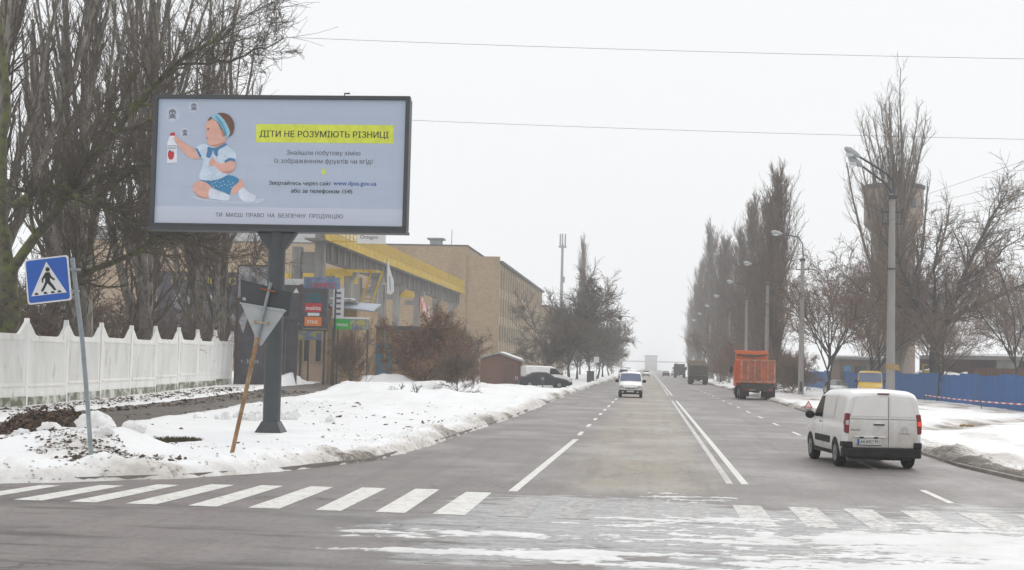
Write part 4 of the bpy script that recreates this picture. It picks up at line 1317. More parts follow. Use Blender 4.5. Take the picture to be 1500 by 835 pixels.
prnt('headband_fold', [(430, 176), (470, 210), (505, 285), (500, 310), (480, 268), (455, 222)], 'led_band', 12.5)
prnt('ear', oval(484, 292, 13, 22), 'led_skin_dark', 12)
prnt('eye', [(380, 262), (388, 259), (393, 264), (387, 269), (381, 267)], 'led_hair', 12)
prnt('mouth', [(374, 318), (384, 319), (382, 325), (375, 325)], 'led_lip', 12, False)
prnt('bottle', [(118, 358), (128, 326), (135, 306), (166, 306), (170, 325), (182, 352), (183, 478), (116, 484)], 'led_bottle', 4, False)
prnt('bottle_cap', [(136, 294), (150, 286), (167, 288), (168, 306), (137, 308)], 'led_red', 5, False)
prnt('apple', [(143, 412), (158, 406), (163, 430), (155, 456), (143, 460), (130, 456), (122, 432), (128, 408)], 'led_red', 5)
prnt('apple_leaf', [(126, 404), (140, 400), (146, 412), (136, 410)], 'led_black', 5.5, False)
for i in range(2):
    prnt('bottle_text', [(120, 370 + i * 14), (180, 370 + i * 14), (180, 375 + i * 14), (120, 375 + i * 14)], 'led_bone', 5, False)
prnt('hand', [(160, 320), (176, 312), (190, 322), (186, 340), (174, 342)], 'led_skin', 6)
for cx, cy, r in ((152, 168, 50), (291, 122, 37), (233, 288, 32)):
    s = r / 50
    prnt('bubble', oval(cx, cy, r, r, 28), 'led_bubble', 2, False)
    for sg in (1, -1):
        pp = [(-27, 18), (-22, 12), (27, 30), (24, 36)]
        prnt('crossbone', [(cx + sg * x * s, cy + (y - 4) * s) for x, y in pp], 'led_bone', 3, False)
    prnt('skull', [(cx + x * s, cy + y * s) for x, y in ((-20, -22), (0, -32), (20, -22), (22, -4), (13, 8), (12, 17), (-12, 17), (-13, 8), (-22, -4))], 'led_bone', 4)
    for ex in (-9, 9):
        prnt('eye_socket', oval(cx + ex * s, cy - 6 * s, 5.5 * s, 6 * s, 8), 'led_bubble', 5, False)


def btext(body, X0, X1, Y, m, bold=0.0, lay=3, name='lettering'):
    (x0, z0), (x1, z1) = L1(X0, Y), L1(X1, Y)
    return text_obj(name, body, M[m], scr, x0, x1, SY - 0.003 * lay, (z0 + z1) / 2, None, bold, 0.0)


(xa, za), (xb, zb) = L1(583, 330), L1(1327, 237)
b = MB()
b.add([(xa, SY - 0.004, za), (xb, SY - 0.004, za), (xb, SY - 0.004, zb), (xa, SY - 0.004, zb)], [(0, 1, 2, 3)])
b.build('headline_bar', M['led_yellow'], scr)
btext('ДІТИ НЕ РОЗУМІЮТЬ РІЗНИЦІ', 604, 1298, 303, 'led_black', 0.012)
btext('Знайшли побутову хімію', 750, 1147, 398, 'led_grey', 0.0)
btext('із зображенням фруктів чи ягід?', 683, 1213, 443, 'led_grey', 0.0)
btext('Звертайтесь через сайт', 653, 988, 560, 'led_black', 0.014)
btext('www.dpss.gov.ua', 1000, 1231, 560, 'led_blue', 0.012)
btext('або за телефоном 1545', 772, 1101, 602, 'led_black', 0.014)
btext('ТИ  МАЄШ  ПРАВО  НА  БЕЗПЕЧНУ  ПРОДУКЦІЮ', 362, 1050, 734, 'led_grey', 0.006)
prnt('arrow', [(943, 468), (955, 468), (955, 488), (964, 488), (949, 508), (934, 488), (943, 488)], 'led_yellow', 3, False, L1)

# ------------------------------------------------------------------ pedestrian crossing sign
sg = thing('crossing_sign', 'blue square pedestrian crossing sign on a leaning grey pole', 'road sign', (-10.12, 26.25, 0.1))
MB().tube([(0, 0, -0.1), (-0.14, 0, 1.1), (-0.29, 0, 2.3), (-0.55, 0, 3.86)], 0.042, 10).build('pole', M['metal_galv'], sg, True)
ang = R_(-7.5)
cx, cz, hs = -0.97, 3.44, 0.42


def rot(x, z):
    return cx + x * math.cos(ang) - z * math.sin(ang), cz + x * math.sin(ang) + z * math.cos(ang)


def sgp(name, pts, m, y0, y1, parent, r=True):
    b = MB()
    b.prism_y([rot(*p) for p in pts], y0, y1)
    return b.build(name, M[m], parent)


ang = R_(7.5)
rc = []
for (qx, qz, a0) in ((1, -1, -90), (1, 1, 0), (-1, 1, 90), (-1, -1, 180)):
    for k in range(5):
        a = R_(a0 + k * 22.5)
        rc.append((qx * (hs - 0.05) + 0.05 * math.cos(a), qz * (hs - 0.05) + 0.05 * math.sin(a)))
pl = sgp('sign_plate', rc, 'sign_white', -0.075, -0.055, sg)
sgp('blue_field', [(x * 0.935, z * 0.935) for x, z in rc], 'sign_blue', -0.0775, -0.0745, pl)
sgp('white_triangle', [(-0.34, -0.27), (0.34, -0.27), (0, 0.34)], 'sign_white', -0.0805, -0.077, pl)
F = 0.01
sgp('figure_head', [(0.015 + 0.042 * math.cos(2 * PI * k / 12), 0.195 + 0.042 * math.sin(2 * PI * k / 12)) for k in range(12)], 'sign_black', -0.0835, -0.08, pl)
sgp('figure', [(-0.03, 0.145), (0.045, 0.14), (0.075, 0.06), (0.14, 0.0), (0.12, -0.025), (0.045, 0.035), (0.045, -0.03), (0.1, -0.11), (0.15, -0.2), (0.11, -0.21), (0.05, -0.13), (-0.01, -0.06), (-0.06, -0.14), (-0.11, -0.21), (-0.15, -0.19), (-0.1, -0.12), (-0.05, -0.03), (-0.045, 0.05), (-0.085, 0.01), (-0.085, -0.04), (-0.115, -0.04), (-0.115, 0.03)], 'sign_black', -0.0835, -0.08, pl)
for x in (-0.24, -0.07, 0.07, 0.2):
    sgp('stripe_mark', [(x - 0.03, -0.255), (x + 0.05, -0.255), (x + 0.02, -0.215), (x - 0.04 + 0.02, -0.215)], 'sign_black', -0.0835, -0.08, pl)
for z in (3.65, 3.25):
    MB().box(-0.62, -0.4, -0.056, 0.05, z - 0.02, z + 0.02).build('clamp', M['metal_galv'], sg)

# ------------------------------------------------------------------ give-way sign seen from behind
yg = thing('give_way_sign', 'grey back of a triangular sign with dark plate on a leaning rusty pole', 'road sign', (-8.76, 30.45, 0.08))
MB().tube([(0, 0, -0.1), (0.31, 0, 1.5), (0.50, 0, 2.55)], 0.045, 10).build('pole', M['rust_pole'], yg, True)
MB().tube([(0.50, 0, 2.55), (0.62, 0, 3.1), (0.75, 0, 3.72)], 0.036, 10).build('upper_pole', M['metal_galv'], yg, True)
b = MB()
b.prism_y([(0.10, 3.27), (0.525, 2.38), (0.58, 2.38), (1.08, 3.12), (1.05, 3.16)], 0.05, 0.066)
tb = b.build('triangle_back', M['metal_sign_back'], yg, bevel=0.006)
b = MB()
b.prism_y([(0.085, 3.25), (1.09, 3.10), (1.09, 3.14), (0.09, 3.29)], 0.03, 0.05)
b.build('folded_rim', M['metal_sign_back'], tb)
b = MB()
b.prism_y([(0.07, 3.78), (1.2, 3.52), (1.14, 3.0), (0.1, 3.24)], 0.075, 0.093)
pb = b.build('dark_plate', M['metal_dark'], yg)
b = MB()
b.prism_y([(0.13, 3.4), (0.2, 3.385), (0.2, 3.32), (0.13, 3.335)], 0.072, 0.075)
b.build('sticker', M['metal_sign_back'], pb)
b = MB()
b.prism_y([(0.52, 3.6), (0.86, 3.54), (0.86, 3.51), (0.52, 3.57)], -0.045, -0.03)
b.box(0.52, 0.55, -0.04, 0.07, 3.57, 3.6)
b.box(0.83, 0.86, -0.04, 0.07, 3.51, 3.54)
b.build('rusty_clamp', M['rust'], yg)
b = MB()
b.prism_y([(0.42, 2.9), (0.72, 2.86), (0.72, 2.83), (0.42, 2.87)], -0.045, -0.03)
b.box(0.42, 0.45, -0.04, 0.05, 2.85, 2.91)
b.box(0.69, 0.72, -0.04, 0.05, 2.82, 2.88)
b.build('clamp', M['rust_pole'], yg)

# ------------------------------------------------------------------ white concrete wall
fw_ = thing('wall', 'white concrete panel wall with pointed posts along the footpath', 'wall', (0, 0, 0))
FA, FB = np.array([-21.0, 37.0]), np.array([-25.2, 87.0])
npan = 11
seg = (FB - FA) / npan
fa = math.atan2(seg[1], seg[0])
plen = float(np.hypot(*seg))
pb_ = MB()
out = [(0.0, 0.0), (plen, 0.0), (plen, 2.92), (plen - 0.22, 2.86), (plen - 0.5, 2.68), (plen - 0.78, 2.5), (plen - 1.0, 2.45), (1.0, 2.45), (0.78, 2.5), (0.5, 2.68), (0.22, 2.86), (0.0, 2.92)]
pb_.prism_y(out, -0.06, 0.06)
n_rib = 34
for k in range(n_rib):
    x0 = 0.3 + (plen - 0.6) * k / n_rib
    pb_.prism_y([(x0, 0.72), (x0 + 0.065, 0.72), (x0 + 0.065, 2.2), (x0, 2.2)], -0.07, -0.06)
pb_.prism_y([(0.22, 0.6), (plen - 0.22, 0.6), (plen - 0.22, 0.66), (0.22, 0.66)], -0.1, -0.06)
pb_.prism_y([(0.3, 2.24), (plen - 0.3, 2.24), (plen - 0.3, 2.32), (0.3, 2.32)], -0.09, -0.06)
me_src = pb_.build('panel', M['concrete_white'], fw_)
po_ = MB()
po_.prism_y([(-0.15, -0.3), (0.15, -0.3), (0.15, 2.6), (0.12, 2.82), (0.06, 2.96), (0.035, 3.06), (-0.035, 3.06), (-0.06, 2.96), (-0.12, 2.82), (-0.15, 2.6)], -0.08, 0.1)
post_src = po_.build('post', M['concrete_white'], fw_, bevel=0.015)
pl_ = MB()
pl_.box(0.17, plen - 0.17, -0.13, 0.09, -0.35, 0.24)
plinth_src = pl_.build('plinth', M['concrete_mossy'], fw_, bevel=0.02)
for i in range(npan + 1):
    p = FA + seg * i
    z = gz(*p) + 0.12 + (0.02 if i % 3 else -0.02)
    lean = random.uniform(-0.022, 0.022)
    for src, ok in ((me_src, i < npan), (post_src, True), (plinth_src, i < npan)):
        if not ok: continue
        o = src if i == 0 else src.copy()
        if i:
            col.objects.link(o)
            o.parent = fw_
        o.location = (p[0], p[1], z)
        o.rotation_euler = (lean, 0, fa)

# ------------------------------------------------------------------ heap of old leaves and snow lumps
lp = thing('leaf_pile', 'dark heap of rotting leaves on the snow beside the crossing sign', 'leaf pile', (-13.25, 31.9, 0.12))
rng = np.random.default_rng(77)
nu = 34
uu, vv_ = np.meshgrid(np.linspace(-2.2, 2.2, nu), np.linspace(-2.0, 2.0, nu))
hh = 0.8 * np.exp(-((uu / 1.3) ** 2 + (vv_ / 1.1) ** 2) ** 1.4) * (0.75 + 0.6 * fbm(uu * 1.6 + 5, vv_ * 1.6, 4)) - 0.06
V = np.stack([uu, vv_, hh], -1).reshape(-1, 3)
i = np.arange(nu - 1)[:, None] * nu + np.arange(nu - 1)[None, :]
q = np.stack([i, i + 1, i + nu + 1, i + nu], -1).reshape(-1, 4)
link('mound', np_mesh('mound', V, q), M['leaf_litter'], lp)
sel = V[V[:, 2] > 0.02]
n = 6500
p = sel[rng.integers(0, len(sel), n)] + rng.normal(size=(n, 3)) * [0.06, 0.06, 0.025]
a, c = nrm(rng.normal(size=(n, 3)) * [1, 1, 0.5]), nrm(rng.normal(size=(n, 3)) * [1, 1, 0.5])
s = 0.05 * (0.6 + 0.9 * rng.random((n, 1)))
V = np.stack([p - a * s, p + c * s * 0.6, p + a * s, p - c * s * 0.6], 1).reshape(-1, 3)
tag(link('leaves', np_mesh('leaves', V, np.arange(n * 4).reshape(-1, 4), False), M['leaf_litter'], lp), kind='stuff')

# leaf scatter and crumbs of dirt on the snow
n = 6900
xs = np.concatenate([rng.uniform(-23.2, -18.4, 3600), rng.normal(-11.0, 0.9, 900), rng.normal(-13.0, 1.3, 900), rng.uniform(-22, -6.5, 1500)])
ys = np.concatenate([rng.uniform(44, 80, 3600), rng.normal(28.3, 0.7, 900), rng.normal(31, 1.0, 900), rng.uniform(24.5, 62, 1500)])
fx = -21.0 - (ys - 37) * 0.084
ok = (xs > fx + 0.4) & (dist_poly(xs, ys, KL, -1) > 0.1)
keep = ok & ((fbm(xs * 0.7, ys * 0.5, 3) > 0.5) | (np.arange(n) < 2600))
xs, ys = xs[keep], ys[keep]
zs = np.maximum(snow_h(xs, ys, -1)[0], gbase(xs, ys) - 0.012) + 0.012
n = len(xs)
p = np.stack([xs, ys, zs], 1)
a, c = nrm(rng.normal(size=(n, 3)) * [1, 1, 0.25]), nrm(rng.normal(size=(n, 3)) * [1, 1, 0.25])
s = np.where(ys[:, None] > 44, 1.7, 1.0) * np.where(rng.random((n, 1)) < 0.15, 0.075, 0.04) * (0.5 + 0.8 * rng.random((n, 1)))
V = np.stack([p - a * s, p + c * s * 0.7, p + a * s, p - c * s * 0.7], 1).reshape(-1, 3)
tag(link('leaf_litter', np_mesh('leaf_litter', V, np.arange(n * 4).reshape(-1, 4), False), M['leaf_litter']), 'dead leaves scattered over the snow by the wall and verge', 'leaves', kind='stuff')

# ploughed snow lumps
k = 0
for (x, y, r, lb) in [(-11.5, 29.9, 0.42, 'largest rounded snow lump at the foot of the leaf heap'), (-12.6, 30.2, 0.26, 'small snow lump left of the largest one'), (-10.9, 30.6, 0.28, 'snow lump just left of the crossing sign pole'),
                      (-11.1, 29.3, 0.2, 'low snow lump in front of the largest one'), (-13.3, 30.4, 0.2, 'snow lump at the near edge of the leaf heap'), (-13.9, 30.2, 0.16, 'tiny snow lump at the picture edge'),
                      (-11.9, 31.3, 0.3, 'snow lump behind the largest one beside the leaf heap')]:
    rg = random.Random(k + 3)
    b = MB()
    n_, m_ = 22, 13
    vv, ff = [], []
    for i_ in range(m_ + 1):
        a_ = PI * i_ / m_ - PI / 2
        for j_ in range(n_):
            t_ = 2 * PI * j_ / n_
            d_ = Vector((math.cos(a_) * math.cos(t_), math.cos(a_) * math.sin(t_), math.sin(a_)))
            w_ = float(fbm(np.array([d_.x * 1.6 + d_.z * 1.1 + k * 3.1 + 20]), np.array([d_.y * 1.6 + d_.z * 0.7 + 20]), 4, 0.6)[0])
            vv.append(d_ * r * (0.3 + 0.9 * w_))
    for i_ in range(m_):
        for j_ in range(n_):
            ff.append((i_ * n_ + j_, i_ * n_ + (j_ + 1) % n_, (i_ + 1) * n_ + (j_ + 1) % n_, (i_ + 1) * n_ + j_))
    b.add([(v.x * 1.25, v.y, v.z * 0.8) for v in vv], ff)
    o = b.build('snow_lump', M['snow_lump'], None, True)
    z = float(snow_h(np.array([x]), np.array([y]), -1)[0][0])
    o.location = (x, y, z + 0.12 * r)
    tag(o, lb, 'snow lump', 'ploughed snow lumps by the leaf heap')
    k += 1
b = MB()
rg = random.Random(31)
for _ in range(34):
    x, y = rg.gauss(-12.6, 0.75), rg.gauss(47.5, 1.0)
    z = float(snow_h(np.array([x]), np.array([y]), -1)[0][0])
    b.ball((x, y, z + 0.05), rg.uniform(0.07, 0.2), 8, 5, 0.25, rg)
tag(b.build('snow_rubble', M['snow_lump'], None, False), 'broken grey snow rubble lying beside the footpath behind the billboard post', 'snow', kind='stuff')
b = MB()
for _ in range(180):
    t_ = rg.random()
    y = 24 + 26 * t_ ** 1.6
    xk = float(np.interp(-y, -KL[::1, 1], KL[::1, 0]))
    x = xk - rg.uniform(0.1, 1.0)
    z = float(snow_h(np.array([x]), np.array([y]), -1)[0][0])
    if z < 0.0: continue
    b.ball((x, y, z), (rg.uniform(0.012, 0.04), rg.uniform(0.012, 0.04), rg.uniform(0.006, 0.02)), 6, 4, 0.6, rg)
tag(b.build('snow_crumbs', M['snow_dirty'], None, False), 'small dirty snow crumbs along the left road edge', 'snow', kind='stuff')
b = MB()
for _ in range(200):
    y = rg.uniform(29, 60)
    xk = float(np.interp(-y, -KR[::1, 1], KR[::1, 0]))
    x = xk + rg.uniform(0.1, 1.2)
    z = float(snow_h(np.array([x]), np.array([y]), 1)[0][0])
    if z < 0.0: continue
    b.ball((x, y, z), (rg.uniform(0.012, 0.05), rg.uniform(0.012, 0.05), rg.uniform(0.006, 0.025)), 6, 4, 0.6, rg)
tag(b.build('snow_crumbs', M['snow_dirty'], None, False), 'small dirty snow crumbs along the right road edge beside the white van', 'snow', kind='stuff')
b = MB()
for (cx_, cy_, n_) in ((-10.75, 27.1, 14), (-10.2, 27.4, 12), (-8.9, 26.9, 5)):
    for _ in range(n_):
        x, y = cx_ + rg.gauss(0, .22), cy_ + rg.gauss(0, .2)
        z = float(snow_h(np.array([x]), np.array([y]), -1)[0][0])
        b.ball((x, y, z + 0.02), (rg.uniform(.03, .08), rg.uniform(.03, .07), rg.uniform(.02, .045)), 7, 4, 0.4, rg)
tag(b.build('dirt_clods', M['leaf_litter'], None, False), 'black dirt clods lying in the snow at the foot of the crossing sign', 'dirt', kind='stuff')

# ------------------------------------------------------------------ shop with signs, posters
G0 = 0.5
shop = thing('shop', 'low tan brick shop with three narrow windows behind the sign boards', 'building', (0, 0, G0))
MB().box(-28.5, -22.9, 103, 113, -0.4, 5.2).build('wall', M['brick_shop'], shop)
MB().box(-22.9, -20.9, 103.6, 111.4, -0.4, 5.6).build('annex_wall', M['plaster_yellow'], shop)
MB().box(-28.8, -20.7, 102.7, 111.6, 5.6, 5.85).build('roof', M['roof_grey'], shop, bevel=0.03)
for x in (-25.2, -24.3, -23.45):
    w = MB().box(x - 0.2, x + 0.2, 102.96, 103.2, 1.55, 3.05).build('window', M['window_dark'], shop)
    b = MB()
    for x0, x1, z0, z1 in ((-.27, -.2, 1.5, 3.1), (.2, .27, 1.5, 3.1), (-.2, .2, 3.05, 3.12), (-.3, .3, 1.42, 1.5)):
        b.box(x + x0, x + x1, 102.88, 103.02, z0, z1)
    b.build('frame', M['plaster_tan'], w)
MB().tube([(-24.75, 102.9, 4.4), (-24.75, 102.9, 0.4), (-24.7, 102.6, 0.1)], 0.07, 8).build('drainpipe', M['plastic_grey'], shop)
b = MB()
b.add([(-22.4, 101.4, 5.5), (-19.2, 101.0, 5.15), (-19.2, 104, 5.75), (-22.4, 104, 5.95), (-22.4, 101.4, 5.4), (-19.2, 101.0, 5.05), (-19.2, 104, 5.65), (-22.4, 104, 5.85)],
      [(0, 1, 2, 3), (7, 6, 5, 4), (0, 4, 5, 1), (1, 5, 6, 2), (2, 6, 7, 3), (3, 7, 4, 0)])
b.build('canopy', M['roof_metal'], shop)
MB().box(-22.4, -20.9, 101.5, 103, 5.96, 6.04).build('roof_snow', M['snow_lump'], shop)

sgn = thing('sign_board', 'black framed shop sign box with red and orange tool logos', 'sign', (0, 97, 0))
MB().box(-25.2, -23.42, 0, 0.4, 4.2, 7.15).build('dark_panel', M['poster_dark'], sgn)
pn = MB().box(-23.4, -21.6, -0.05, 0.4, 4.25, 6.95).build('picture_panel', M['poster_dark'], sgn)
MB().box(-23.46, -23.36, -0.08, 0.42, 4.2, 7.2).build('rust_edge', M['poster_frame'], sgn)
MB().box(-25.2, -21.6, -0.06, 0.42, 4.08, 4.2).build('bottom_rail', M['metal_dark'], sgn)
for x in (-25.1, -21.75):
    MB().box(x - 0.06, x + 0.06, 0.1, 0.3, 0.2, 4.2).build('leg', M['metal_dark'], sgn)
MB().box(-23.1, -21.95, -0.07, -0.05, 5.35, 5.95).build('red_field', M['print_red'], pn)
text_obj('lettering', 'makita', M['print_white'], pn, -23.02, -22.02, -0.075, 5.5, None, 0.02)
MB().box(-22.9, -22.1, -0.068, -0.05, 5.1, 5.3).build('white_strip', M['print_white'], pn)
MB().box(-23.1, -21.95, -0.07, -0.05, 4.42, 5.02).build('orange_field', M['print_orange'], pn)
text_obj('lettering', 'STIHL', M['print_white'], pn, -22.9, -22.15, -0.075, 4.58, None, 0.03)
b = MB()
b.prism_y([(-23.0, 6.0), (-22.0, 6.0), (-21.9, 6.45), (-22.3, 6.62), (-22.9, 6.6), (-23.05, 6.35)], -0.068, -0.05)
b.build('tool_picture', M['print_teal'], pn)
b = MB()
b.prism_y([(-23.95, 6.62), (-23.55, 6.62), (-23.75, 6.95)], -0.02, 0)
b.build('white_mark', M['print_white'], sgn)
MB().box(-23.9, -23.5, -0.02, 0, 4.5, 4.62).build('white_mark', M['print_white'], sgn)

sv = thing('service_sign', 'blue and white service board above the tool logo sign', 'sign', (0, 97.6, 0))
MB().box(-25.3, -23.4, 0, 0.1, 7.15, 7.6).build('white_panel', M['print_white'], sv)
bl = MB().box(-23.38, -20.9, -0.02, 0.1, 6.95, 7.75).build('blue_panel', M['board_blue'], sv)
text_obj('lettering', 'СЕРВІС', M['print_red'], bl, -22.9, -21.2, -0.03, 7.02, None, 0.02)
for x in (-25.0, -21.2):
    MB().box(x - .05, x + .05, 0.1, 0.2, 0.2, 7.1).build('leg', M['metal_dark'], sv)

vk = thing('green_sign', 'long board with a green panel lettered in white on the shop front', 'sign', (0, 98, 0))
MB().box(-21.5, -18.9, 0, 0.12, 4.25, 4.98).build('board', M['board_mixed'], vk)
gp_ = MB().box(-21.3, -20.2, -0.04, 0, 4.25, 4.95).build('green_panel', M['print_green'], vk)
text_obj('lettering', 'VIKING', M['print_white'], gp_, -21.15, -20.35, -0.045, 4.48, None, 0.03)
MB().box(-21.5, -18.9, -0.02, 0.14, 4.985, 5.1).build('snow_edge', M['snow_lump'], vk)
for x in (-21.4, -19.0):
    MB().box(x - .05, x + .05, 0.12, 0.24, 0.2, 4.3).build('leg', M['metal_dark'], vk)
lw = thing('small_board', 'small blue and yellow board under the black sign box', 'sign', (0, 99.5, 0))
MB().box(-24.3, -22.5, 0, 0.08, 3.5, 4.12).build('panel', M['board_mixed'], lw)
MB().box(-23.45, -23.35, 0.08, 0.16, 0.2, 4.0).build('leg', M['metal_dark'], lw)
wb = thing('white_notice', 'narrow white notice on a post above the green sign', 'sign', (0, 99, 0))
pq = MB().box(-21.65, -20.9, 0, 0.06, 5.0, 7.1).build('panel', M['print_white'], wb)
for k in range(5):
    MB().box(-21.5 + 0.1 * (k % 2), -21.1, -0.006, 0, 5.25 + k * 0.36, 5.4 + k * 0.36).build('print_block', M['led_grey'], pq)
MB().box(-21.32, -21.22, 0.06, 0.14, 0.2, 7.0).build('leg', M['metal_dark'], wb)

ps = thing('poster_stand', 'tall black framed poster stand at the end of the white wall', 'poster', (0, 86, 0))
MB().box(-24.7, -22.5, 0, 0.5, 0.35, 7.75).build('cabinet', M['poster_frame'], ps)
q1 = MB().box(-24.55, -22.75, -0.04, 0, 0.6, 5.6).build('poster', M['poster_dark'], ps)
q2 = MB().box(-24.6, -22.7, -0.05, 0, 5.75, 7.65).build('upper_poster', M['poster_grey'], ps)
text_obj('lettering', 'т. 30-84', M['metal_sign_back'], q1, -24.3, -23.2, -0.05, 1.85, None, 0.0)
b = MB()
b.prism_y([(-24.5, 4.4), (-24.0, 5.3), (-23.8, 5.2), (-24.2, 3.6)], -0.046, -0.04)
b.prism_y([(-23.5, 3.6), (-23.3, 3.6), (-23.35, 2.4), (-23.45, 2.4)], -0.046, -0.04)
b.build('poster_shape', M['poster_grey'], q1)
dk = thing('dark_gate', 'black sheet gate behind the billboard post', 'gate', (0, 92, 0))
for x in (-23.9, -23.1):
    MB().box(x, x + 0.77, 0, 0.1, 0.35, 4.6).build('gate_leaf', M['poster_dark'], dk, bevel=0.02)
MB().box(-24.0, -22.2, -0.05, 0.15, 4.6, 4.75).build('top_rail', M['metal_dark'], dk)

tp = thing('machinery_poster', 'big dark poster with gear shapes behind the white wall', 'poster', (0, 96.5, 0))
pp_ = MB().box(-33.2, -27.4, 0, 0.15, 3.2, 7.9).build('poster', M['poster_purple'], tp)
text_obj('lettering', 'ТЕХНОПОЛІС', M['print_yellow'], pp_, -32.4, -27.8, -0.01, 7.05, None, 0.01)
for (gx_, gz_, gr) in ((-31.5, 5.9, 0.55), (-29.9, 6.1, 0.5), (-28.6, 4.6, 0.85), (-31.2, 4.4, 0.7)):
    b = MB()
    n = 24
    o_ = [(gx_ + gr * (1.0 + 0.12 * (k % 2)) * math.cos(2 * PI * k / n), gz_ + gr * (1.0 + 0.12 * (k % 2)) * math.sin(2 * PI * k / n)) for k in range(n)]
    i_ = [(gx_ + gr * 0.55 * math.cos(2 * PI * k / n), gz_ + gr * 0.55 * math.sin(2 * PI * k / n)) for k in range(n)]
    b.add([(x, -0.008, z) for x, z in o_ + i_], [(k, (k + 1) % n, n + (k + 1) % n, n + k) for k in range(n)])
    b.build('gear_print', M['poster_grey'], pp_)
for x in (-33.0, -30.3, -27.6):
    MB().box(x - 0.06, x + 0.06, 0.15, 0.3, 0.2, 7.9).build('frame_post', M['poster_frame'], tp)

# ------------------------------------------------------------------ crane gantry
cg = thing('crane_gantry', 'concrete crane gantry with a long yellow railing beside the brick building', 'gantry', (0, 0, 0.3))
ysc = [112, 123, 135, 147, 160, 174, 188]
near_col = MB().box(-0.36, 0.36, -0.45, 0.45, -0.4, 11.9).build('column', M['concrete_grey'], cg, bevel=0.03)
cb_ = MB().box(-0.32, 0.32, -0.42, 0.42, -0.4, 9.6).build('column', M['concrete_grey'], cg, bevel=0.03)
near_col.location = (-25.6, 112, 0)
o = near_col.copy()
col.objects.link(o)
o.parent = cg
o.location = (-27.4, 112, -1.3)
MB().box(-27.03, -25.97, 111.7, 112.3, 8.6, 10.2).build('cross_beam', M['concrete_grey'], cg, bevel=0.02)
first = True
for i_, y in enumerate(ysc[1:]):
    for xr in ((-25.6, -27.2) if i_ < 3 else (-25.6,)):
        o = cb_ if first else cb_.copy()
        if not first:
            col.objects.link(o)
            o.parent = cg
        first = False
        o.location = (xr, y, 0)
for y in ysc[2:5]:
    MB().box(-26.87, -25.93, y - 0.25, y + 0.25, 8.1, 8.6).build('cross_beam', M['concrete_grey'], cg)
for y in ysc[1:]:
    b = MB()
    b.prism_y([(-25.27, 8.6), (-25.27, 9.6), (-24.75, 9.6), (-24.75, 9.3)], y - 0.3, y + 0.3)
    b.build('corbel', M['concrete_grey'], cg)
for a, c in zip([113.0] + ysc[1:-1], ysc[1:-1] + [194.0]):
    MB().box(-25.9, -25.3, a + 0.01, c - 0.01, 9.6, 11.0).build('girder', M['concrete_dark'], cg)
    for k in range(4):
        yk = a + (c - a) * (k + 0.5) / 4
        MB().box(-25.3, -25.16, yk - 0.12, yk + 0.12, 9.65, 10.98).build('girder_rib', M['concrete_grey'], cg)
MB().box(-26.3, -24.7, 109.5, 194, 11.0, 11.12).build('walkway', M['concrete_grey'], cg)
MB().box(-24.74, -24.66, 109.5, 194.5, 11.0, 11.65).build('yellow_band', M['crane_yellow'], cg)
for z in (12.0, 12.35, 12.7):
    MB().box(-24.72, -24.68, 109.5, 194.5, z, z + 0.05).build('rail', M['crane_yellow'], cg)
yy = 109.5
pr_ = MB().box(-0.035, 0.035, -0.035, 0.035, 11.12, 12.75).build('rail_post', M['crane_yellow'], cg)
pr_.location = (-24.68, yy, 0)
while yy < 193:
    yy += 1.5
    o = pr_.copy()
    col.objects.link(o)
    o.parent = cg
    o.location = (-24.68, yy, 0)
mesh_p = MB()
for k in range(280):
    y = 109.5 + k * 0.3
    mesh_p.box(-24.71, -24.69, y, y + 0.09, 11.65, 12.7)
tag(mesh_p.build('railing_infill', M['crane_yellow'], cg), kind='stuff')
MB().box(-45, -25.95, 128.0, 128.8, 8.7, 9.5).build('bridge_beam', M['crane_yellow'], cg)
MB().box(-45, -27.6, 131.0, 131.5, 8.0, 8.25).build('bridge_beam', M['crane_yellow'], cg)
MB().box(-27.6, -25.2, 122.3, 122.55, 9.0, 9.6).build('yellow_block', M['crane_yellow'], cg)
MB().box(-25.2, -23.9, 147.0, 147.6, 8.4, 9.0).build('yellow_block', M['crane_yellow'], cg)
for s in (0, 0.9):
    st_ = MB()
    st_.add([(-23.9 + s, 118, 5.5), (-23.75 + s, 118, 5.5), (-22.6 + s, 118, 9.2), (-22.75 + s, 118, 9.2), (-23.9 + s, 118.1, 5.5), (-23.75 + s, 118.1, 5.5), (-22.6 + s, 118.1, 9.2), (-22.75 + s, 118.1, 9.2)],
            [(0, 1, 2, 3), (7, 6, 5, 4), (0, 4, 5, 1), (1, 5, 6, 2), (2, 6, 7, 3), (3, 7, 4, 0)])
    st_.build('stair_rail', M['crane_yellow'], cg)
for k in range(11):
    t_ = k / 11
    MB().box(-23.8 + 1.15 * t_, -22.9 + 1.15 * t_, 118.02, 118.3, 5.6 + 3.5 * t_, 5.66 + 3.5 * t_).build('stair_step', M['concrete_grey'], cg)
MB().box(-24.7, -22.2, 117.6, 119.5, 9.15, 9.27).build('landing', M['crane_yellow'], cg)

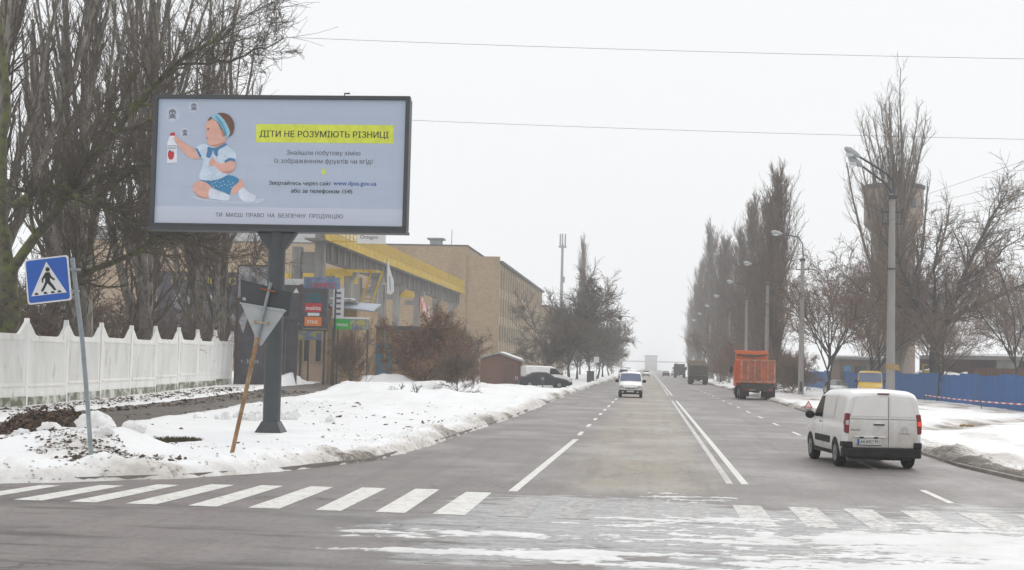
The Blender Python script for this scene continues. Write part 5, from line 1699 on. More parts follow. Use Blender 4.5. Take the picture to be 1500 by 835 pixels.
oc = thing('roof_banner', 'white lettered banner on the gantry railing under the billboard', 'banner', (0, 111.5, 0))
MB().box(-22.65, -20.4, 0, 0.05, 11.2, 12.2).build('panel', M['print_white'], oc)
text_obj('lettering', 'Octagon', M['led_black'], oc, -22.4, -21.0, -0.005, 11.58, None, 0.0)
MB().box(-24.66, -22.6, 0.05, 0.1, 11.3, 11.4).build('arm', M['crane_yellow'], oc)
MB().box(-24.66, -20.4, 0.051, 0.1, 12.0, 12.08).build('arm', M['crane_yellow'], oc)
gb = thing('graffiti_banner', 'faded red and white banner hung on the gantry behind the shrubs', 'banner', (-24.9, 158, 0))
b = MB()
nb = 10
pts = [(0.05 * math.sin(k * 1.3), k * 0.9, 9.3 - 0.12 * k + 0.1 * math.sin(k)) for k in range(nb)]
b.add([(x, y, z) for x, y, z in pts] + [(x, y, z - 1.3) for x, y, z in pts], [(k, k + 1, nb + k + 1, nb + k) for k in range(nb - 1)])
mat('banner_red', (0.55, 0.5, 0.48), 0.8, (0.45, 0.06, 0.04), 1.2, (0.45, 0.55))
b.build('cloth', M['banner_red'], gb)

# ------------------------------------------------------------------ long brick building
lb_ = thing('factory_building', 'long tan four storey factory with vertical fins along the road', 'building', (0, 0, 0.1))
MB().box(-40, -20.6, 198, 277, -0.4, 15.7).build('wall', M['brick_tan'], lb_)
MB().box(-80, -24.9, 197.6, 230, -0.4, 17.9).build('brick_block', M['brick_tan'], lb_)
MB().box(-24.9, -20.4, 197.8, 198.0, -0.4, 16.6).build('end_wall', M['brick_tan'], lb_)
rf_ = MB().box(-40, -20.0, 198.02, 277.6, 15.72, 16.05).build('roof', M['roof_felt'], lb_)
MB().box(-80.2, -24.8, 197.5, 230.2, 17.9, 18.1).build('roof_edge', M['roof_felt'], lb_)
b = MB()
b.box(-30.4, -28.9, 200, 202, 18.1, 19.0)
b.box(-30.8, -28.5, 199.8, 202.2, 19.0, 19.2)
b.build('roof_vent', M['roof_grey'], lb_)
MB().tube([(-27.1, 198, 17.9), (-27.1, 198, 20.2)], 0.06, 6).build('antenna', M['mast_grey'], lb_)
b = MB()
b.prism_x([(199, 18.1), (228, 18.1), (222, 20.6), (205, 20.6)], -80, -46)
b.build('hipped_roof', M['roof_grey'], lb_)
nb_ = 22
bay = 79.0 / nb_
fin = MB().box(-20.62, -20.38, -0.42, 0.42, 0.2, 15.7).build('fin', M['plaster_tan'], lb_)
win = MB().box(-20.62, -20.585, 0.45, bay - 0.45, 0, 2.0).build('window', M['window_dark'], lb_)
brd = MB().box(-20.62, -20.585, 0.45, bay - 0.45, 0, 2.0).build('window', M['window_boarded'], lb_)
spn = MB().box(-20.62, -20.52, 0.3, bay - 0.3, 0, 1.25).build('spandrel', M['plaster_tan'], lb_)
f1 = f2 = f3 = True
for k in range(nb_ + 1):
    o = fin if k == 0 else fin.copy()
    if k:
        col.objects.link(o)
        o.parent = lb_
    o.location = (0, 198.3 + k * bay * 0.992, 0)
    if k < nb_:
        for fl in range(4):
            wsrc = win if fl < 2 else brd
            for src in (wsrc, spn):
                own = k == 0 and ((fl == 0) if src is not brd else (fl == 2))
                o = src if own else src.copy()
                if not own:
                    col.objects.link(o)
                    o.parent = lb_
                o.location = (0, 198.3 + k * bay * 0.992, 1.6 + fl * 3.7 + (0 if src is not spn else 2.15))
fb_ = thing('distant_factory', 'hazy low brick block past the end of the long factory', 'building', (0, 0, 0.1))
MB().box(-42, -20.2, 292, 350, -0.4, 13.6).build('wall', M['brick_tan'], fb_)
MB().box(-42.3, -20.0, 291.8, 350.2, 13.6, 14.0).build('roof', M['roof_felt'], fb_)
for k in range(9):
    for z in (3, 7, 10.5):
        MB().box(-20.22, -20.16, 294 + k * 6.2, 297.6 + k * 6.2, z, z + 1.9).build('window', M['window_dark'], fb_)

# low garage with a blue gate
gr_ = thing('garage', 'low brick garage with a faded blue double gate behind the shrubs', 'building', (0, 112, 0.35))
MB().box(-22.6, -16.2, 0, 6, -0.3, 4.2).build('wall', M['brick_tan'], gr_)
MB().box(-22.9, -15.9, -0.4, 6.2, 4.2, 4.55).build('roof', M['roof_felt'], gr_)
for x in (-22.3, -21.05):
    d = MB().box(x, x + 1.2, -0.09, 0, 0.1, 3.2).build('gate_leaf', M['gate_blue'], gr_, bevel=0.01)
    b = MB()
    b.tube([(x + 0.1, -0.12, 2.2), (x + 0.4, -0.12, 2.6), (x + 0.8, -0.12, 2.6), (x + 1.1, -0.12, 2.2)], 0.025, 6)
    b.build('ornament', M['gate_blue'], d)
MB().box(-19.4, -18.7, -0.05, 0, 1.7, 2.6).build('window', M['window_dark'], gr_)
for k in range(4):
    MB().box(-19.8 + 0.0, -16.3, -0.03, 0, 0.8 + k * 0.85, 0.86 + k * 0.85).build('course', M['roof_felt'], gr_)
# flag pole
fp = thing('flagpole', 'thin steel flagpole with a limp white flag in front of the gantry', 'flagpole', (-18.7, 103, gz(-18.7, 103) + 0.1))
MB().tube([(0, 0, -0.1), (0, 0, 9.0)], [0.055, 0.035], 8).build('pole', M['metal_galv'], fp)
MB().tube([(0, 0, 1.6), (0, 0, 2.6)], 0.06, 8).build('yellow_band', M['crane_yellow'], fp)
b = MB()
pf = [(0.05, 8.9), (0.22, 8.2), (0.5, 7.4), (0.55, 6.6), (0.3, 6.4), (0.06, 6.5)]
b.prism_y(pf, -0.05, 0.05)
b.build('flag', M['print_white'], fp)
b = MB()
b.prism_y([(0.2, 7.7), (0.27, 7.7), (0.33, 6.7), (0.26, 6.7)], -0.056, 0.056)
b.build('flag_fold', M['metal_galv'], fp)
# brown shed
sd = thing('shed', 'small red brown brick shed with a pitched snowy roof beside the parked cars', 'shed', (-13.7, 136, 0.12))
MB().prism_y([(-1.9, -0.2), (1.7, -0.2), (1.7, 2.35), (-0.2, 2.95), (-1.9, 2.45)], 0, 3.6).build('wall', M['brick_red'], sd)
b = MB()
b.add([(-0.2, -0.35, 3.12), (1.95, -0.35, 2.42), (1.95, 3.9, 2.42), (-0.2, 3.9, 3.12), (-0.2, -0.35, 3.0), (1.95, -0.35, 2.3), (1.95, 3.9, 2.3), (-0.2, 3.9, 3.0)], [(0, 1, 2, 3), (7, 6, 5, 4), (0, 4, 5, 1), (1, 5, 6, 2), (2, 6, 7, 3), (3, 7, 4, 0)])
b.add([(-0.2, -0.35, 3.12), (-2.1, -0.35, 2.58), (-2.1, 3.9, 2.58), (-0.2, 3.9, 3.12), (-0.2, -0.35, 3.0), (-2.1, -0.35, 2.46), (-2.1, 3.9, 2.46), (-0.2, 3.9, 3.0)], [(3, 2, 1, 0), (4, 5, 6, 7), (1, 5, 4, 0), (2, 6, 5, 1), (3, 7, 6, 2), (0, 4, 7, 3)])
rr_ = b.build('roof', M['roof_grey'], sd)
b = MB()
b.add([(-0.1, -0.2, 3.14), (1.8, -0.2, 2.52), (1.8, 3.7, 2.52), (-0.1, 3.7, 3.14), (0.0, -0.1, 3.2), (1.7, -0.1, 2.62), (1.7, 3.6, 2.62), (0.0, 3.6, 3.2)], [(4, 5, 6, 7), (0, 1, 5, 4), (1, 2, 6, 5), (2, 3, 7, 6), (3, 0, 4, 7)])
b.build('roof_snow', M['snow_lump'], rr_)
MB().box(0.2, 1.2, -0.05, 0, -0.1, 2.0).build('door', M['wood_brown'], sd)
MB().tube([(1.78, -0.1, -0.1), (1.78, -0.1, 2.3)], 0.06, 6).build('corner_post', M['metal_dark'], sd)

# ------------------------------------------------------------------ vehicles (local: rear at y=0, nose towards +y)
class Body:
    def __init__(s, L, W, H, top, belt, tum, r, zb, nose=0.25, tail=0.1, nose_in=0.22, tail_in=0.08):
        s.L, s.W, s.H, s.belt, s.tum, s.r, s.zb = L, W / 2, H, belt, tum, r, zb
        s.ty, s.tz = zip(*top)
        s.nose, s.tail, s.nose_in, s.tail_in = nose, tail, nose_in, tail_in

    def zt(s, y):
        return float(np.interp(y, s.ty, s.tz))

    def w(s, y):
        a = 1.0
        if y < s.tail: a -= s.tail_in * (1 - y / s.tail) ** 2
        if y > s.L - s.nose * 2.4: a -= s.nose_in * ((y - (s.L - s.nose * 2.4)) / (s.nose * 2.4)) ** 2.4
        return s.W * a

    def half(s, y, z):
        w = s.w(y)
        f = 1.0
        if z < s.zb + 0.3: f -= 0.05 * ((s.zb + 0.3 - z) / 0.3) ** 2
        if z > s.belt: f -= s.tum * ((z - s.belt) / (s.H - s.belt)) ** 1.25
        elif z > s.belt - 0.5: f -= 0.0
        return w * f

    def mesh(s, name, m, parent):
        ys = sorted(set([0, s.tail * .15, s.tail * .4, s.tail] + list(np.linspace(s.tail, s.L - s.nose, 34)) + list(s.L - s.nose * np.array([.75, .5, .3, .15, .05, 0])) + list(s.ty)))
        ys = [y for y in ys if 0 <= y <= s.L]
        rows = []
        for y in ys:
            zt = s.zt(y)
            r = min(s.r, (zt - s.zb) * 0.4)
            half = []
            for t in np.linspace(0, 1, 10):
                z = s.zb + (zt - r - s.zb) * t
                half.append((s.half(y, z), z))
            x0 = half[-1][0]
            for a in np.linspace(0, PI / 2, 6)[1:]:
                half.append((x0 - r * 1.25 * (1 - math.cos(a)), zt - r + r * math.sin(a)))
            xe = half[-1][0]
            for t in (0.66, 0.33):
                half.append((xe * t, zt + 0.03 * (1 - t * t)))
            half.append((0.0, zt + 0.03))
            full = half + [(-x, z) for x, z in half[-2::-1]]
            rows.append([(x, y, z) for x, z in full])
        n = len(rows[0])
        vv = [p for rw in rows for p in rw]
        ff = []
        for i in range(len(rows) - 1):
            for k in range(n - 1):
                ff.append((i * n + k, i * n + k + 1, (i + 1) * n + k + 1, (i + 1) * n + k))
            ff.append((i * n + n - 1, i * n, (i + 1) * n, (i + 1) * n + n - 1))
        ff.append(tuple(range(n)))
        ff.append(tuple((len(rows) - 1) * n + k for k in range(n - 1, -1, -1)))
        b = MB()
        b.add(vv, [q[::-1] for q in ff])
        return b.build(name, M[m], parent, True)

    def side(s, name, quad, side, m, parent, off=0.006, n=7):
        """a patch on the flank, corners given as (y, z): rear-bottom, front-bottom, front-top, rear-top"""
        (a, b_, c, d) = [np.array(q, float) for q in quad]
        vv, ff = [], []
        for i in range(n + 1):
            for k in range(n + 1):
                u, v = k / n, i / n
                y, z = (a * (1 - u) + b_ * u) * (1 - v) + (d * (1 - u) + c * u) * v
                vv.append((side * (s.half(y, z) + off), y, z))
        for i in range(n):
            for k in range(n):
                q = (i * (n + 1) + k, i * (n + 1) + k + 1, (i + 1) * (n + 1) + k + 1, (i + 1) * (n + 1) + k)
                ff.append(q if side > 0 else q[::-1])
        b = MB()
        b.add(vv, ff)
        return b.build(name, M[m], parent, True)

    def over(s, name, y0, y1, inset, m, parent, off=0.012, n=8, k0=1.0):
        """a patch lying on the top line, such as a windscreen"""
        vv, ff = [], []
        for i in range(n + 1):
            y = y0 + (y1 - y0) * i / n
            z = s.zt(y)
            dz = (s.zt(y + 0.02) - s.zt(y - 0.02)) / 0.04
            nn = Vector((0, -dz, 1)).normalized()
            w = s.half(y, z - s.r * 0.6) - inset
            for k in range(n + 1):
                u = 2 * k / n - 1
                vv.append((u * w, y + nn.y * off, z + nn.z * off + 0.03 * (1 - (u * .8) ** 2)))
        for i in range(n):
            for k in range(n):
                ff.append((i * (n + 1) + k, i * (n + 1) + k + 1, (i + 1) * (n + 1) + k + 1, (i + 1) * (n + 1) + k))
        b = MB()
        b.add(vv, ff)
        return b.build(name, M[m], parent, True)


def wheel(parent, x, y, r, w, arch=None):
    """tyre with its rim; the arch is a dark patch painting the wheel well shade"""
    o = MB().disc_x(x, y, r, r, w, 24).build('wheel', M['tyre'], parent, True)
    s = 1 if x > 0 else -1
    b = MB().disc_x(x + s * (w / 2 + 0.004), y, r, r * 0.62, 0.012, 18, r * 0.58)
    b.disc_x(x + s * (w / 2 + 0.014), y, r, r * 0.2, 0.02, 10, r * 0.16)
    b.build('rim', M['rim'], o)
    return o


def arch(bd, y, r, parent, m='plastic_black'):  # dark patch laid on the flank paints the shade inside the wheel well
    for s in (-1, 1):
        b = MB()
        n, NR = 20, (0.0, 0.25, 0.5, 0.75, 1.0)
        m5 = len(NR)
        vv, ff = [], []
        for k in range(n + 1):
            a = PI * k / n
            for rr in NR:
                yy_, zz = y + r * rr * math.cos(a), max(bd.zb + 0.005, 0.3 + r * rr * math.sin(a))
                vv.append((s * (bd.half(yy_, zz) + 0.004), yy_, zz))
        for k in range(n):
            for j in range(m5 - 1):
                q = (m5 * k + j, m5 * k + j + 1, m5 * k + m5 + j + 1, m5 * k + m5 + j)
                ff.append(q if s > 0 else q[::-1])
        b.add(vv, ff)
        b.build('wheel_arch_shade', M[m], parent)


def mirror(parent, x, y, z, m='plastic_black', s=1.0):
    for sg in (-1, 1):
        MB().ball((sg * (x + 0.1 * s), y, z), (0.12 * s, 0.08 * s, 0.1 * s), 10, 7).build('mirror', M[m], parent, True)


# --- white delivery van, seen from behind
def rear_x(b, y=0.0):
    pass


VAN_LOC, VAN_RZ = (5.36, 34.35, 0.0), R_(6.0)
van = thing('delivery_van', 'white panel van driving away with a lit right tail lamp', 'van', VAN_LOC, VAN_RZ)
bd = Body(4.38, 1.81, 1.8, [(0, 1.66), (0.05, 1.71), (0.14, 1.755), (0.4, 1.79), (1.2, 1.80), (2.3, 1.775), (2.62, 1.7), (3.3, 1.14), (3.55, 1.07), (4.05, 0.9), (4.28, 0.74), (4.38, 0.5)], 1.0, 0.155, 0.17, 0.26, 0.25, 0.16, 0.24, 0.05)
bd.mesh('body', 'white_paint_car', van)


def rear_patch(name, pts, m, parent, y, th=0.012, bevel=0.0):
    b = MB()
    b.prism_y(pts, y - th, y)
    return b.build(name, M[m], parent, False, bevel)


def rounded(x0, x1, z0, z1, r, n=4):
    out = []
    for cx_, cz_, a0 in ((x1 - r, z0 + r, -90), (x1 - r, z1 - r, 0), (x0 + r, z1 - r, 90), (x0 + r, z0 + r, 180)):
        for k in range(n + 1):
            a = R_(a0 + 90 * k / n)
            out.append((cx_ + r * math.cos(a), cz_ + r * math.sin(a)))
    return out


# the two rear doors, pressed window blanks, seams
dl = rear_patch('rear_door', [(-0.78, 0.5), (0.115, 0.5), (0.115, 1.66), (-0.62, 1.66), (-0.68, 1.6), (-0.765, 1.15), (-0.8, 0.8)], 'white_panel_car', van, 0.004, 0.02, 0.008)
dr = rear_patch('rear_door', [(0.13, 0.5), (0.78, 0.5), (0.8, 0.8), (0.765, 1.15), (0.68, 1.6), (0.62, 1.66), (0.13, 1.66)], 'white_panel_car', van, 0.004, 0.02, 0.008)
rear_patch('pressed_blank', [(-0.72, 1.2), (0.08, 1.2), (0.08, 1.58), (0.04, 1.62), (-0.56, 1.62), (-0.62, 1.58), (-0.70, 1.3)], 'white_paint_car', dl, -0.0155, 0.012, 0.012)
rear_patch('pressed_blank', [(0.16, 1.2), (0.72, 1.2), (0.70, 1.3), (0.62, 1.58), (0.56, 1.62), (0.2, 1.62), (0.16, 1.58)], 'white_paint_car', dr, -0.0155, 0.012, 0.012)
rear_patch('door_seam', [(0.114, 0.5), (0.131, 0.5), (0.131, 1.66), (0.114, 1.66)], 'seam_dark', van, -0.002, 0.012)
rear_patch('lower_crease', [(-0.75, 1.13), (0.1, 1.13), (0.1, 1.145), (-0.75, 1.145)], 'seam_dark', dl, -0.0155, 0.003)
rear_patch('lower_crease', [(0.15, 1.13), (0.75, 1.13), (0.75, 1.145), (0.15, 1.145)], 'seam_dark', dr, -0.0155, 0.003)
rear_patch('brake_lamp', [(-0.13, 1.71), (0.13, 1.71), (0.13, 1.735), (-0.13, 1.735)], 'lamp_red', van, 0.03, 0.06)
rear_patch('door_handle', rounded(-0.22, 0.03, 1.0, 1.03, 0.012), 'plastic_black', dl, -0.0155, 0.03, 0.004)
rear_patch('handle_recess', rounded(-0.2, 0.0, 1.03, 1.07, 0.02), 'white_paint_car', dl, -0.0155, 0.008)
rear_patch('plate_lamp_bar', rounded(-0.66, 0.06, 0.715, 0.755, 0.01), 'white_paint_car', dl, -0.0155, 0.035, 0.006)
for x in (-0.5, -0.17):
    rear_patch('plate_lamp', rounded(x - 0.05, x + 0.05, 0.70, 0.735, 0.01), 'plastic_black', dl, -0.0505, 0.006)
pt = rear_patch('number_plate', rounded(-0.6, -0.06, 0.555, 0.69, 0.015), 'plate', van, -0.018, 0.012)
rear_patch('plate_stripe', [(-0.592, 0.562), (-0.545, 0.562), (-0.545, 0.683), (-0.592, 0.683)], 'led_blue', pt, -0.03, 0.002)
rear_patch('plate_frame', [(-0.61, 0.54), (-0.05, 0.54), (-0.05, 0.556), (-0.61, 0.556)], 'plastic_black', pt, -0.018, 0.016)
text_obj('lettering', 'AA 0457 PO', M['sign_black'], pt, -0.53, -0.08, -0.0325, 0.585, 0.075, 0.01, 0.0005)
text_obj('lettering', 'BERLINGO', M['plastic_grey'], dl, -0.74, -0.52, -0.0175, 0.87, None, 0.01, 0.001)
b = MB()
for z in (0.86, 0.915):
    b.prism_y([(0.41, z), (0.49, z + 0.05), (0.57, z), (0.57, z + 0.025), (0.49, z + 0.075), (0.41, z + 0.025)], -0.024, -0.0155)
b.build('emblem', M['chrome'], dr)
text_obj('lettering', 'CITROËN', M['plastic_grey'], dr, 0.36, 0.6, -0.0175, 0.8, None, 0.005, 0.001)
for s in (-1, 1):
    lm = MB()
    lm.prism_y([(s * 0.885, 0.82), (s * 0.775, 0.8), (s * 0.765, 1.05), (s * 0.75, 1.26), (s * 0.86, 1.27), (s * 0.89, 1.05)][::s], -0.022, 0.22)
    l_ = lm.build('tail_lamp', M['lamp_red'], van, False, 0.02)
    lt = MB()
    lt.prism_y([(s * 0.865, 1.0), (s * 0.79, 1.0), (s * 0.785, 1.1), (s * 0.862, 1.1)][::s], -0.028, -0.02)
    lt.build('lens', M['lamp_red_lit' if s > 0 else 'lamp_clear'], l_)
b = MB()
b.prism_z([(-0.9, 0.3), (-0.91, 0.06), (-0.84, -0.05), (-0.4, -0.085), (0.4, -0.085), (0.84, -0.05), (0.91, 0.06), (0.9, 0.3)][::1], 0.26, 0.49)
b.build('bumper', M['plastic_black'], van, False, 0.03)
for s in (-1, 1):
    b = MB()
    b.prism_z([(s * 0.91, 0.34), (s * 0.91, 0.05), (s * 0.86, -0.045), (s * 0.7, -0.06), (s * 0.7, 0.0), (s * 0.84, 0.34)][::s], 0.485, 0.62)
    b.build('bumper_corner', M['plastic_black'], van, False, 0.02)
MB().box(-0.7, 0.7, 0.15, 0.5, 0.2, 0.3).build('underbody', M['chassis'], van)
MB().tube([(0.25, 0.0, 0.24), (0.25, 0.35, 0.24)], 0.04, 8).build('exhaust', M['chassis'], van)
for y in (0.82, 3.5):
    arch(bd, y, 0.39, van)
    for s in (-1, 1):
        wheel(van, s * 0.80, y, 0.315, 0.2)
for s in (-1, 1):
    bd.side('door_window', [(2.2, 1.1), (3.12, 1.1), (2.62, 1.6), (2.28, 1.62)], s, 'car_glass', van)
    bd.side('side_blank', [(1.0, 1.12), (2.0, 1.12), (1.98, 1.6), (1.02, 1.6)], s, 'white_panel_car', van, 0.008)
    bd.side('rub_strip', [(1.35, 0.52), (2.95, 0.52), (2.95, 0.68), (1.35, 0.68)], s, 'plastic_black', van, 0.012)
    bd.side('door_handle', [(2.25, 0.98), (2.42, 0.98), (2.42, 1.01), (2.25, 1.01)], s, 'plastic_black', van, 0.02)
    bd.side('sill', [(1.22, 0.27), (3.1, 0.27), (3.1, 0.36), (1.22, 0.36)], s, 'plastic_black', van, 0.008)
    for y in (2.12, 3.2):
        bd.side('door_seam', [(y, 0.4), (y + 0.012, 0.4), (y + 0.012, 1.2), (y, 1.2)], s, 'seam_dark', van, 0.004)
bd.over('windscreen', 2.66, 3.28, 0.06, 'car_glass', van)
mirror(van, 0.93, 3.0, 1.13)
MB().tube([(-0.1, 2.1, 1.82), (-0.1, 1.9, 2.0)], 0.008, 5).build('aerial', M['plastic_black'], van)


def box_car(name, label, cat, loc, rz, bd, paint, glass='car_glass', group=None, axle=(0.75, 3.2), wr=0.31, wins=(), screen=None, rear=None, front=True, bump='plastic_black', grille=True):
    t = thing(name, label, cat, loc, rz, group)
    bd.mesh('body', paint, t)
    for y in axle:
        arch(bd, y, wr + 0.08, t)
        for s in (-1, 1):
            wheel(t, s * (bd.W - 0.1), y, wr, 0.2)
    for s in (-1, 1):
        for q in wins:
            bd.side('side_window', q, s, glass, t)
    if screen:
        bd.over('windscreen', screen[0], screen[1], 0.07, glass, t)
    if rear:
        bd.over('rear_window', rear[0], rear[1], 0.08, glass, t)
    L, w = bd.L, bd.w(bd.L)
    zf = bd.zt(L - 0.02)
    b = MB()
    b.prism_z([(-bd.W * 0.97, L - 0.45), (-bd.W * 0.95, L - 0.2), (-w, L + 0.03), (w, L + 0.03), (bd.W * 0.95, L - 0.2), (bd.W * 0.97, L - 0.45)][::-1], 0.24, 0.55)
    fb = b.build('bumper', M[bump], t, False, 0.03)
    pt = MB().box(-0.26, 0.26, L + 0.03, L + 0.045, 0.4, 0.51).build('number_plate', M['plate'], fb)
    for s in (-1, 1):
        b = MB()
        b.prism_y([(s * (w * 0.6), zf + 0.02), (s * (w * 1.14), zf + 0.12), (s * (w * 1.16), zf + 0.25), (s * (w * 0.95), zf + 0.28), (s * (w * 0.62), zf + 0.14)], L - 0.3, L - 0.02)
        b.build('headlight', M['lamp_clear'], t, False, 0.02)
        MB().box(s * w * 0.78 - 0.07, s * w * 0.78 + 0.07, L + 0.03, L + 0.04, 0.36, 0.45).build('fog_lamp', M['lamp_clear'], fb)
    if grille:
        for s in (-1, 1):
            b = MB()
            b.prism_y([(s * 0.06, zf + 0.02), (s * 0.36, zf + 0.05), (s * 0.4, zf + 0.1), (s * 0.06, zf + 0.09)], L - 0.2, L + 0.012)
            b.build('grille', M['plastic_black'], t)
        b = MB()
        b.prism_y([(0, zf), (0.05, zf + 0.07), (0, zf + 0.14), (-0.05, zf + 0.07)], L - 0.1, L + 0.02)
        b.build('badge', M['chrome'], t)
    # rear end
    MB().box(-bd.W * 0.9, bd.W * 0.9, -0.06, 0.1, 0.28, 0.55).build('bumper', M[bump], t, False, 0.03)
    for s in (-1, 1):
        MB().box(s * bd.W * 0.8 - 0.09, s * bd.W * 0.8 + 0.09, -0.015, 0.1, 0.75, 1.05).build('tail_lamp', M['lamp_red'], t, False, 0.01)
    return t


kb = Body(4.0, 1.68, 1.83, [(0, 1.68), (0.06, 1.76), (0.3, 1.83), (1.2, 1.83), (2.2, 1.8), (2.55, 1.72), (3.15, 1.14), (3.4, 1.05), (3.8, 0.88), (3.94, 0.74), (4.0, 0.55)], 1.05, 0.16, 0.16, 0.26, 0.25, 0.12, 0.2)
kg = box_car('oncoming_van', 'white compact van with black bumper driving towards the camera', 'van', (-1.28, 109, 0.0), PI, kb, 'white_paint_car', 'car_glass_blue', None, (0.7, 3.25), 0.3, [[(2.0, 1.12), (2.95, 1.12), (2.5, 1.6), (2.05, 1.62)]], (2.58, 3.13))
mirror(kg, 0.86, 2.95, 1.18, 'plastic_black', 1.15)

sb = Body(4.5, 1.7, 1.42, [(0, 0.92), (0.1, 0.98), (0.62, 1.04), (1.25, 1.36), (1.7, 1.42), (2.4, 1.4), (3.1, 1.0), (3.5, 0.95), (4.2, 0.8), (4.42, 0.68), (4.5, 0.5)], 0.9, 0.2, 0.1, 0.24, 0.25, 0.2, 0.22, 0.12)
SW = [[(1.0, 0.95), (1.75, 0.95), (1.72, 1.3), (1.32, 1.28)], [(1.82, 0.95), (2.85, 0.95), (2.42, 1.29), (1.82, 1.31)]]
sedan = box_car('parked_sedan', 'dark blue sedan parked in front of the brown shed', 'car', (-11.5, 130.5, 0.12), R_(-76), sb, 'navy_paint', 'car_glass', None, (0.85, 3.5), 0.3, SW, (2.44, 3.08), (0.64, 1.22), bump='navy_paint')
wb_ = Body(4.7, 1.9, 1.95, [(0, 1.8), (0.08, 1.9), (0.4, 1.95), (2.6, 1.93), (3.0, 1.82), (3.75, 1.22), (4.0, 1.12), (4.5, 0.9), (4.65, 0.75), (4.7, 0.5)], 1.1, 0.14, 0.15, 0.28, 0.25, 0.15, 0.2)
wv = box_car('parked_van', 'white van parked behind the dark blue sedan', 'van', (-11.6, 135.5, 0.12), R_(-62), wb_, 'white_paint_car', 'car_glass', None, (0.85, 3.8), 0.32, [[(2.3, 1.2), (3.55, 1.2), (3.0, 1.74), (2.4, 1.76)]], (3.04, 3.72))
mirror(wv, 0.96, 3.5, 1.25)
yvv = box_car('yellow_van', 'yellow van parked facing the road at the blue fence', 'van', (18.2, 123.6, 0.08), PI - 0.146, Body(4.7, 1.95, 2.25, [(0, 2.1), (0.08, 2.2), (0.4, 2.25), (3.2, 2.22), (3.5, 2.12), (4.1, 1.3), (4.25, 1.2), (4.6, 1.0), (4.67, 0.8), (4.7, 0.5)], 1.2, 0.1, 0.15, 0.28, 0.2, 0.15, 0.12), 'yellow_paint', 'car_glass_blue', None, (0.85, 3.9), 0.33, [[(2.9, 1.3), (3.95, 1.3), (3.5, 1.95), (2.95, 1.97)]], (3.53, 4.08))
mirror(yvv, 0.98, 3.9, 1.45)
sv_ = box_car('silver_car', 'silver car parked beside the yellow van', 'car', (15.6, 127, 0.08), PI, sb, 'silver_paint', 'car_glass', None, (0.85, 3.5), 0.3, SW, (2.44, 3.08), (0.64, 1.22), bump='silver_paint')
for (x, y, rz, p, bdy, lb) in [(-0.6, 345, PI, 'white_paint_car', sb, 'white far car approaching just left of the double line'), (4.2, 360, 0, 'navy_paint', sb, 'dark far car driving away near the road end'),
                               (7.0, 400, 0, 'white_paint_car', kb, 'white far van beyond the dark far truck'), (-4.4, 262, PI, 'white_paint_car', kb, 'white far van behind the oncoming van')]:
    box_car('far_car', lb, 'car', (x, y, 0), rz, bdy, p, 'car_glass', 'far traffic', (0.8, 3.4), 0.3, SW if bdy is sb else [], (2.44, 3.08) if bdy is sb else (2.58, 3.13), bump='plastic_black')

